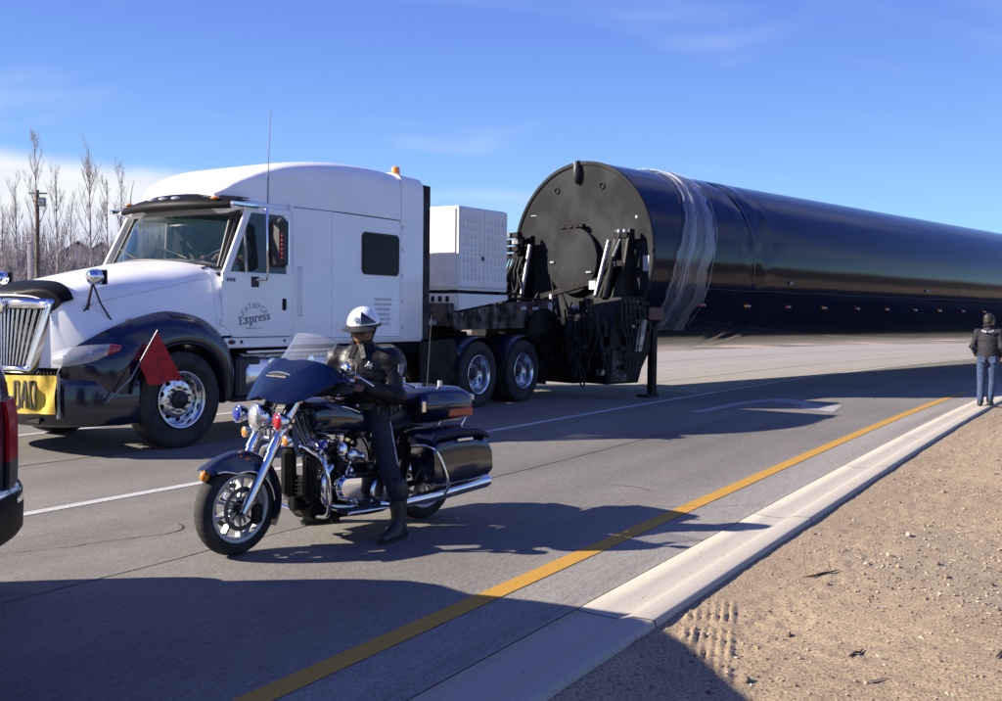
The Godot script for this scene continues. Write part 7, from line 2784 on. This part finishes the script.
	mb.box(Vector3(1.375, 0.86, 0.287), Vector3(0.035, 0.08, 0.012), 0.004)
	obj("latch", mb, M.chrome, tp)
	mb = MB.new()
	for s in [-1.0, 1.0]:
		mb.tube([Vector3(1.62, 0.70, 0.18 * s), Vector3(1.66, 0.76, 0.18 * s)], 0.010, 6)
		mb.tube([Vector3(1.80, 0.69, 0.24 * s), Vector3(1.85, 0.75, 0.24 * s)], 0.010, 6)
	obj("rack", mb, M.chrome, b)
	mb = MB.new()
	mb.tube([Vector3(1.88, 0.96, -0.2), Vector3(1.92, 1.5, -0.2)], [0.006, 0.003], 6)
	obj("aerial", mb, M.plastic, b)

func engine_clutter(en: Node3D):   # small chrome and black fittings round the engine
	var rng := RandomNumberGenerator.new(); rng.seed = 29
	for k in 44:
		var mb := MB.new()
		var c := Vector3(rng.randf_range(0.50, 1.16), rng.randf_range(0.22, 0.70), rng.randf_range(0.06, 0.17))
		match k % 4:
			0: mb.cyl(c, c + Vector3(rng.randf_range(-0.08, 0.08), rng.randf_range(-0.12, 0.12), 0.02), rng.randf_range(0.008, 0.018), 8)
			1: mb.box(c, Vector3(rng.randf_range(0.03, 0.09), rng.randf_range(0.03, 0.08), 0.05), 0.01)
			2: mb.ball(c, Vector3.ONE * rng.randf_range(0.015, 0.035), 10, 6)
			3: mb.tube(smooth_pts([c, c + Vector3(0.08, 0.05, 0.03), c + Vector3(0.16, -0.03, 0.02), c + Vector3(0.2, -0.12, 0.0)], 4), 0.007, 6)
		obj("fitting", mb, [M.frame, M.black, M.chrome, M.plastic, M.steel][k % 5], en)
	for s in [-1.0, 1.0]:
		var mb := MB.new()
		mb.box(Vector3(0.56, 0.45, 0.12 * s), Vector3(0.10, 0.34, 0.12), 0.04)
		obj("lower_cover", mb, M.black, en)
	var mb := MB.new()
	mb.tube(smooth_pts([Vector3(0.72, 0.50, 0.14), Vector3(0.62, 0.42, 0.18), Vector3(0.66, 0.26, 0.18), Vector3(0.90, 0.215, 0.19)], 4), 0.026, 10)
	obj("header_pipe", mb, M.chrome, en)

func stadium(l: float, r0: float, r1: float) -> PackedVector2Array:
	var p := PackedVector2Array()
	for k in 13:
		var a := deg_to_rad(-90 + k * 15.0)
		p.append(Vector2(l * 0.5 + cos(a) * r0, sin(a) * r0))
	for k in 13:
		var a := deg_to_rad(90 + k * 15.0)
		p.append(Vector2(-l * 0.5 + cos(a) * r1, sin(a) * r1))
	return p

func ring_box(y: float, x0: float, x1: float, z: float, r: float) -> PackedVector3Array:   # a rounded rectangle at height y
	var out := PackedVector3Array()
	for q in rounded(x0, -z, x1, z, r): out.append(Vector3(q.x, y, q.y))
	return out

func make_case(b: Node3D, s: float):
	var c := part("saddlebag", b)
	var mb := MB.new()
	var rows := []
	for p in [[1.30, 0.34, 0.60], [1.34, 0.325, 0.64], [1.50, 0.32, 0.655], [1.70, 0.325, 0.65], [1.86, 0.335, 0.625], [1.90, 0.36, 0.58]]:
		var r := PackedVector3Array()
		for q in rounded(0.235, p[1], 0.475, p[2], 0.06): r.append(Vector3(p[0] + (q.y - 0.5) * -0.10 * (1.0 if p[0] > 1.6 else 0.4), q.y, q.x * s))
		rows.append(r)
	mb.loft(rows)
	obj("case", mb, M.bike_dark, c)
	mb = MB.new()
	rows = []
	for p in [[1.28, 0.61, 0.655], [1.33, 0.645, 0.695], [1.55, 0.655, 0.715], [1.76, 0.645, 0.705], [1.85, 0.62, 0.665]]:
		var r := PackedVector3Array()
		for q in rounded(0.225, p[1], 0.485, p[2], 0.02): r.append(Vector3(p[0], q.y, q.x * s))
		rows.append(r)
	mb.loft(rows)
	obj("lid", mb, M.bike, c)
	mb = MB.new()
	mb.box(Vector3(1.60, 0.635, 0.483 * s), Vector3(0.16, 0.022, 0.012), 0.004)
	obj("clasp", mb, M.polished, c)
	mb = MB.new()
	mb.box(Vector3(1.80, 0.56, 0.468 * s), Vector3(0.10, 0.030, 0.008), 0.003)
	obj("reflector", mb, M.steel, c)

# ---------------------------------------------------------------- the dark vehicle cut by the left edge
func make_suv():
	var v := thing("parked_suv", "dark utility vehicle cut off by the left edge, red tail lamp over a chrome bumper", "suv", Vector3(-3.74, 0, -5.35), deg_to_rad(101.5))
	var mb := MB.new()
	var rows := []
	var prof := [[-0.05, 0.87, 0.62, 1.16], [-0.09, 0.945, 0.56, 1.24], [-0.20, 0.965, 0.50, 1.33], [-0.45, 0.995, 0.46, 1.41], [-1.2, 1.0, 0.42, 1.40], [-2.6, 1.0, 0.40, 1.32], [-3.7, 1.0, 0.40, 1.20], [-4.5, 0.985, 0.42, 1.08], [-4.95, 0.93, 0.48, 0.98], [-5.08, 0.80, 0.52, 0.88]]
	for p in prof:
		var r := PackedVector3Array()
		var w: float = p[1]; var y0: float = p[2]; var y1: float = p[3]
		for q in [[-0.94, y0], [-1.0, y0 + 0.08], [-1.0, lerpf(y0, y1, 0.55)], [-0.985, lerpf(y0, y1, 0.8)], [-0.955, y1 - 0.015], [-0.90, y1], [0.0, y1 + 0.02], [0.90, y1], [0.955, y1 - 0.015], [0.985, lerpf(y0, y1, 0.8)], [1.0, lerpf(y0, y1, 0.55)], [1.0, y0 + 0.08], [0.94, y0]]:
			r.append(Vector3(p[0], q[1], q[0] * w))
		rows.append(r)
	mb.loft(rows)
	obj("body", mb, M.navy, v)
	mb = MB.new()
	mb.loft([ring_box(1.16, -3.85, -0.14, 0.93, 0.25), ring_box(1.30, -3.5, -0.30, 0.90, 0.25), ring_box(1.60, -2.95, -0.55, 0.85, 0.25), ring_box(1.86, -2.7, -0.82, 0.80, 0.22)])
	obj("window_glass", mb, M.glass_dark, v)
	mb = MB.new()
	mb.loft([ring_box(1.855, -2.75, -0.78, 0.81, 0.22), ring_box(1.93, -2.68, -0.86, 0.79, 0.22), ring_box(1.985, -2.5, -1.05, 0.72, 0.2), ring_box(2.0, -2.2, -1.35, 0.5, 0.15)])
	obj("roof", mb, M.navy, v)
	for s in [-1.0, 1.0]:
		mb = MB.new()
		mb.tube([Vector3(-0.20, 1.17, 0.86 * s), Vector3(-0.36, 1.31, 0.85 * s), Vector3(-0.58, 1.60, 0.81 * s), Vector3(-0.84, 1.865, 0.755 * s)], 0.055, 8)
		mb.tube([Vector3(-3.72, 1.16, 0.86 * s), Vector3(-3.40, 1.31, 0.83 * s), Vector3(-2.62, 1.86, 0.75 * s)], 0.045, 8)
		mb.tube([Vector3(-2.1, 1.16, 0.935 * s), Vector3(-2.0, 1.87, 0.80 * s)], 0.04, 8)
		mb.tube([Vector3(-1.0, 1.16, 0.935 * s), Vector3(-1.1, 1.87, 0.80 * s)], 0.04, 8)
		obj("pillar", mb, M.navy, v)
		var tl := part("tail_lamp", v)
		rows = []
		var plan := [Vector2(-0.40, 1.004), Vector2(-0.30, 0.998), Vector2(-0.19, 0.985), Vector2(-0.09, 0.962), Vector2(-0.045, 0.90), Vector2(-0.035, 0.76)]
		for i in 11:
			var y := lerpf(0.60, 1.16, i / 10.0)
			var row := PackedVector3Array()
			for q in plan:
				row.append(Vector3(q.x + 0.016 - 0.03 * pow(absf(y - 0.85) / 0.3, 3), y, (q.y + 0.008 - 0.02 * smoothstep(1.0, 1.16, y)) * s))
			rows.append(row)
		mb = MB.new(); mb.shell(rows.slice(0, 4), 0.02 * s)
		obj("clear_lens", mb, M.plastic, tl)
		mb = MB.new(); mb.shell(rows.slice(3, 10), 0.02 * s)
		obj("red_lens", mb, M.tail, tl)
	rows = []
	var bp := [[-0.75, -1.005], [-0.30, -1.025], [-0.06, -0.985], [0.055, -0.86], [0.09, -0.5], [0.10, 0.0], [0.09, 0.5], [0.055, 0.86], [-0.06, 0.985], [-0.30, 1.025], [-0.75, 1.005]]
	for i in 41:
		var t := 10.0 * i / 40
		var k: int = min(int(t), 9)
		var x := cubic_interpolate(bp[k][0], bp[k + 1][0], bp[max(k - 1, 0)][0], bp[min(k + 2, 10)][0], t - k)
		var z := cubic_interpolate(bp[k][1], bp[k + 1][1], bp[max(k - 1, 0)][1], bp[min(k + 2, 10)][1], t - k)
		var inw := Vector2(-1.2 - x, -z).normalized()
		var r := PackedVector3Array()
		for q in [[0.03, 0.335], [0.0, 0.37], [-0.005, 0.50], [0.0, 0.585], [0.02, 0.615], [0.06, 0.625], [0.16, 0.62], [0.16, 0.33]]: r.append(Vector3(x + inw.x * q[0], q[1], z + inw.y * q[0]))
		rows.append(r)
	mb = MB.new(); mb.loft(rows)
	obj("bumper", mb, M.visor, v)
	mb = MB.new()
	var top := []
	for r in rows: top.append(PackedVector3Array([r[2].lerp(r[3], 0.3) + Vector3(0.006, 0, 0), r[3] + Vector3(0.006, 0, 0), r[4] + Vector3(0.006, 0.006, 0), r[5] + Vector3(0, 0.008, 0), r[6] + Vector3(0, 0.008, 0)]))
	mb.sheet(top)
	obj("bumper_step", mb, M.chrome, v)
	mb = MB.new()
	mb.box(Vector3(-2.5, 0.42, 0), Vector3(4.6, 0.20, 1.5), 0.05)
	obj("underbody", mb, M.gap, v)
	for x in [-1.05, -4.05]:
		for z in [-0.86, 0.86]:
			var w := part("wheel", v, Vector3(x, 0.38, z))
			if z < 0: w.rotation.y = PI
			obj("tyre", make_tyre(0.38, 0.26, 0.24, 3), M.rubber, w)
			mb = MB.new()
			mb.lathe([Vector2(0.25, 0.08), Vector2(0.245, 0.11), Vector2(0.22, 0.09), Vector2(0.20, 0.04), Vector2(0.08, 0.05), Vector2(0.0, 0.07)], 32)
			obj("rim", mb, M.polished, w)
			mb = MB.new()
			mb.xf = Transform3D(Basis(), Vector3(x, 0.40, 0.985 if z > 0 else -1.005))
			var arc := PackedVector2Array()
			for k in 17: arc.append(Vector2(cos(PI * k / 16.0) * 0.47, sin(PI * k / 16.0) * 0.47 - 0.02))
			mb.prism(arc, 0.0, 0.02)
			obj("wheel_arch", mb, M.gap, v)

# ---------------------------------------------------------------- far side: bare poplars, brush, pole, houses
func limb(mb: MB, a: Vector3, dir: Vector3, length: float, r: float, depth: int, rng: RandomNumberGenerator):
	var pts := [a]
	var rad := [r]
	var d := dir
	var n := 4
	for i in n:
		d = (d + Vector3(rng.randf_range(-0.10, 0.10), 0.10, rng.randf_range(-0.10, 0.10))).normalized()
		pts.append(pts[i] + d * length / n)
		rad.append(max(0.004, r * (1.0 - 0.8 * (i + 1.0) / n)))
	mb.tube(pts, rad, 4, false)
	if depth > 0:
		for k in (5 if depth > 1 else 4):
			var t := rng.randf_range(0.25, 0.95)
			var i: int = min(int(t * n), n - 1)
			var p: Vector3 = (pts[i] as Vector3).lerp(pts[i + 1], t * n - i)
			var az := rng.randf() * TAU
			var dd := Vector3(cos(az) * 0.45, 1.0, sin(az) * 0.45).normalized()
			limb(mb, p, dd, length * rng.randf_range(0.35, 0.6), max(0.006, r * 0.45), depth - 1, rng)

func make_poplar(at: Vector3, h: float, label: String, seed_: int, bark: Material, twig: Material):
	var rng := RandomNumberGenerator.new(); rng.seed = seed_
	var t := thing("poplar_tree", label, "tree", at, 0.0, 1.0, "bare poplars behind the truck")
	var mb := MB.new()
	var pts := []
	var rad := []
	for i in 9:
		var u := i / 8.0
		pts.append(Vector3(0.12 * sin(u * 4.0 + seed_) * u, h * u * 0.92, 0.12 * cos(u * 3.0 + seed_) * u))
		rad.append(lerpf(0.11, 0.015, pow(u, 0.8)))
	mb.tube(pts, rad, 7)
	obj("trunk", mb, bark, t)
	mb = MB.new()
	for k in int(h * 2.5):
		var u := rng.randf_range(0.12, 0.97)
		var i: int = min(int(u * 8), 7)
		var p: Vector3 = (pts[i] as Vector3).lerp(pts[i + 1], u * 8 - i)
		var az := rng.randf() * TAU
		var d := Vector3(cos(az) * 0.5, 1.0, sin(az) * 0.5).normalized()
		limb(mb, p, d, lerpf(2.6, 0.9, u) * rng.randf_range(0.7, 1.2), lerpf(0.05, 0.014, u), 2, rng)
	obj("crown", mb, twig, t)

func make_background():
	var bark := mottled(lin(0.30, 0.25, 0.235), 0.3, 0.6, 0.9, 0, 0, 71)
	var twig := mat(lin(0.31, 0.28, 0.295), 0.9)
	var spots := [[36.0, 60.0, 118.0, "tallest bare poplar behind the truck, beside the dark pole"], [90.0, 60.0, 130.0, "tall bare poplar nearest the left of the windscreen, second tallest"], [57.0, 63.0, 156.0, "bare poplar between the two tallest ones behind the truck"], [17.0, 58.0, 168.0, "thin bare poplar left of the dark pole behind the truck"], [108.0, 64.0, 168.0, "slim bare poplar just left of the truck's far mirror"], [122.0, 61.0, 162.0, "bare poplar right behind the truck's far mirror"], [3.0, 60.0, 196.0, "short bare poplar at the left edge of the view"], [71.0, 66.0, 190.0, "short bare poplar standing before the far houses"]]
	var k := 0
	for s in spots:
		k += 1
		var x: float = (s[0] - 501.0) / 955.0 * s[1]
		var h: float = (306.0 - s[2]) / 955.0 * s[1] + EYE
		make_poplar(Vector3(x, 0, -s[1]), h, s[3], k * 13, bark, twig)
	# the thicket of bare brush below them
	var rng := RandomNumberGenerator.new(); rng.seed = 91
	var mb := MB.new()
	for i in 2600:
		var z := rng.randf_range(66.0, 74.0)
		var px := rng.randf_range(-120.0, 330.0)
		var x := (px - 501.0) / 955.0 * 70.0
		var top := 6.2 + 0.9 * sin(px * 0.05) + 0.5 * sin(px * 0.17) - (1.4 if px > 68 and px < 84 else 0.0)
		var h := top * rng.randf_range(0.55, 1.08)
		var lean := Vector3(rng.randf_range(-0.5, 0.5), 0, rng.randf_range(-0.5, 0.5))
		var p := Vector3(x, 0, -z)
		mb.tube([p, p + Vector3(0, h * 0.5, 0) + lean * 0.4, p + Vector3(0, h, 0) + lean], [0.06, 0.045, 0.012], 4, false)
		for q in 3:
			var u := rng.randf_range(0.3, 0.8)
			var b := p + Vector3(0, h * u, 0) + lean * u
			mb.tube([b, b + Vector3(rng.randf_range(-0.5, 0.5), h * 0.22, rng.randf_range(-0.5, 0.5))], [0.03, 0.008], 3, false)
	var th := obj("bare_thicket", mb, mottled(lin(0.27, 0.26, 0.30), 0.2, 0.4, 0.95, 0, 0, 72))
	th.set_meta("kind", "stuff")
	tag(th, "grey mass of bare brush stems below the poplars", "brush")
	# a weathered board wall behind the brush
	var wall := thing("board_wall", "long weathered grey board wall behind the bare brush", "wall", Vector3((60.0 - 501.0) / 955.0 * 78.0, 0, -78.0), deg_to_rad(8.0))
	var shades := [mottled(lin(0.19, 0.18, 0.205), 0.2, 0.5, 0.95, 0, 0, 73), mottled(lin(0.15, 0.14, 0.16), 0.2, 0.5, 0.95, 0, 0, 74), mottled(lin(0.23, 0.21, 0.225), 0.2, 0.5, 0.95, 0, 0, 75)]
	for i in 90:
		mb = MB.new()
		var w := 0.40
		mb.box(Vector3(-18.0 + i * 0.42, 2.7 + 0.3 * sin(i / 14.0), 0.03 * (i % 2)), Vector3(w, 5.4 + 0.6 * sin(i / 14.0), 0.05), 0.01)
		obj("board", mb, shades[rng.randi() % 3], wall)
	# pole with its box, and a pale post
	var pole := thing("utility_pole", "dark wooden utility pole with a small box near its top among the poplars", "pole", Vector3((37.5 - 501.0) / 955.0 * 56.0, 0, -56.0))
	mb = MB.new()
	mb.tube([Vector3(0, 0, 0), Vector3(0, 4, 0), Vector3(0, 8.4, 0)], [0.15, 0.13, 0.11], 10)
	obj("shaft", mb, mottled(lin(0.11, 0.085, 0.07), 0.3, 0.6, 0.9, 0, 0, 76), pole)
	mb = MB.new()
	mb.box(Vector3(0.32, 7.7, 0.05), Vector3(0.36, 0.5, 0.3), 0.03)
	mb.bar(Vector3(-0.5, 8.2, 0), Vector3(0.6, 8.2, 0), 0.08, 0.10, 0.01)
	obj("box", mb, M.steel, pole)
	var post := thing("pale_post", "pale square post standing before the brush below the utility pole", "post", Vector3((30.0 - 501.0) / 955.0 * 50.0, 0, -50.0))
	mb = MB.new()
	mb.box(Vector3(0, 2.45, 0), Vector3(0.17, 4.9, 0.17), 0.015)
	obj("shaft", mb, mat(lin(0.55, 0.5, 0.47), 0.8), post)
	mb = MB.new()
	mb.box(Vector3(0, 4.94, 0), Vector3(0.24, 0.10, 0.24), 0.03)
	obj("cap", mb, mat(lin(0.6, 0.45, 0.35), 0.8), post)
	# houses far behind
	var wallm := mottled(lin(0.55, 0.47, 0.42), 0.08, 0.3, 0.9, 0, 0, 77)
	var roofm := mottled(lin(0.26, 0.20, 0.19), 0.15, 0.4, 0.9, 0, 0, 78)
	for hs in [[79.0, 120.0, 9.5, "far house with pale gable seen through the gap in the brush"], [101.0, 135.0, 10.4, "far house whose roof shows left of the truck's far mirror"], [-20.0, 140.0, 10.0, "far house behind the brush at the left edge"]]:
		var hx: float = (hs[0] - 501.0) / 955.0 * hs[1]
		var ho := thing("house", hs[3], "house", Vector3(hx, 0, -hs[1]), 0.4)
		mb = MB.new()
		mb.box(Vector3(0, hs[2] * 0.36, 0), Vector3(7, hs[2] * 0.72, 9))
		mb.loft([PackedVector3Array([Vector3(-3.5, hs[2] * 0.72, -4.5), Vector3(3.5, hs[2] * 0.72, -4.5), Vector3(0, hs[2] * 0.97, -4.5)]), PackedVector3Array([Vector3(-3.5, hs[2] * 0.72, 4.5), Vector3(3.5, hs[2] * 0.72, 4.5), Vector3(0, hs[2] * 0.97, 4.5)])], true, true, true)
		obj("wall", mb, wallm, ho)
		mb = MB.new()
		for s in [-1.0, 1.0]:
			mb.bar(Vector3(-4.0 * s, hs[2] * 0.70, 0), Vector3(0, hs[2] + 0.02, 0), 9.8, 0.2)
		obj("roof", mb, roofm, ho)
		for c in 2:
			mb = MB.new()
			mb.box(Vector3(-1.6 + c * 3.2, hs[2] * 0.5, 4.52), Vector3(1.2, 1.5, 0.08), 0.02)
			obj("window", mb, M.glass_dark, ho)

func _ready():
	make_materials()
	make_camera_and_light()
	make_setting()
	make_background()
	make_tank()
	make_dolly()
	make_gooseneck()
	make_truck()
	make_driver()
	make_banner_and_flag()
	make_suv()
	make_bike()
	make_officer()
	make_walker()
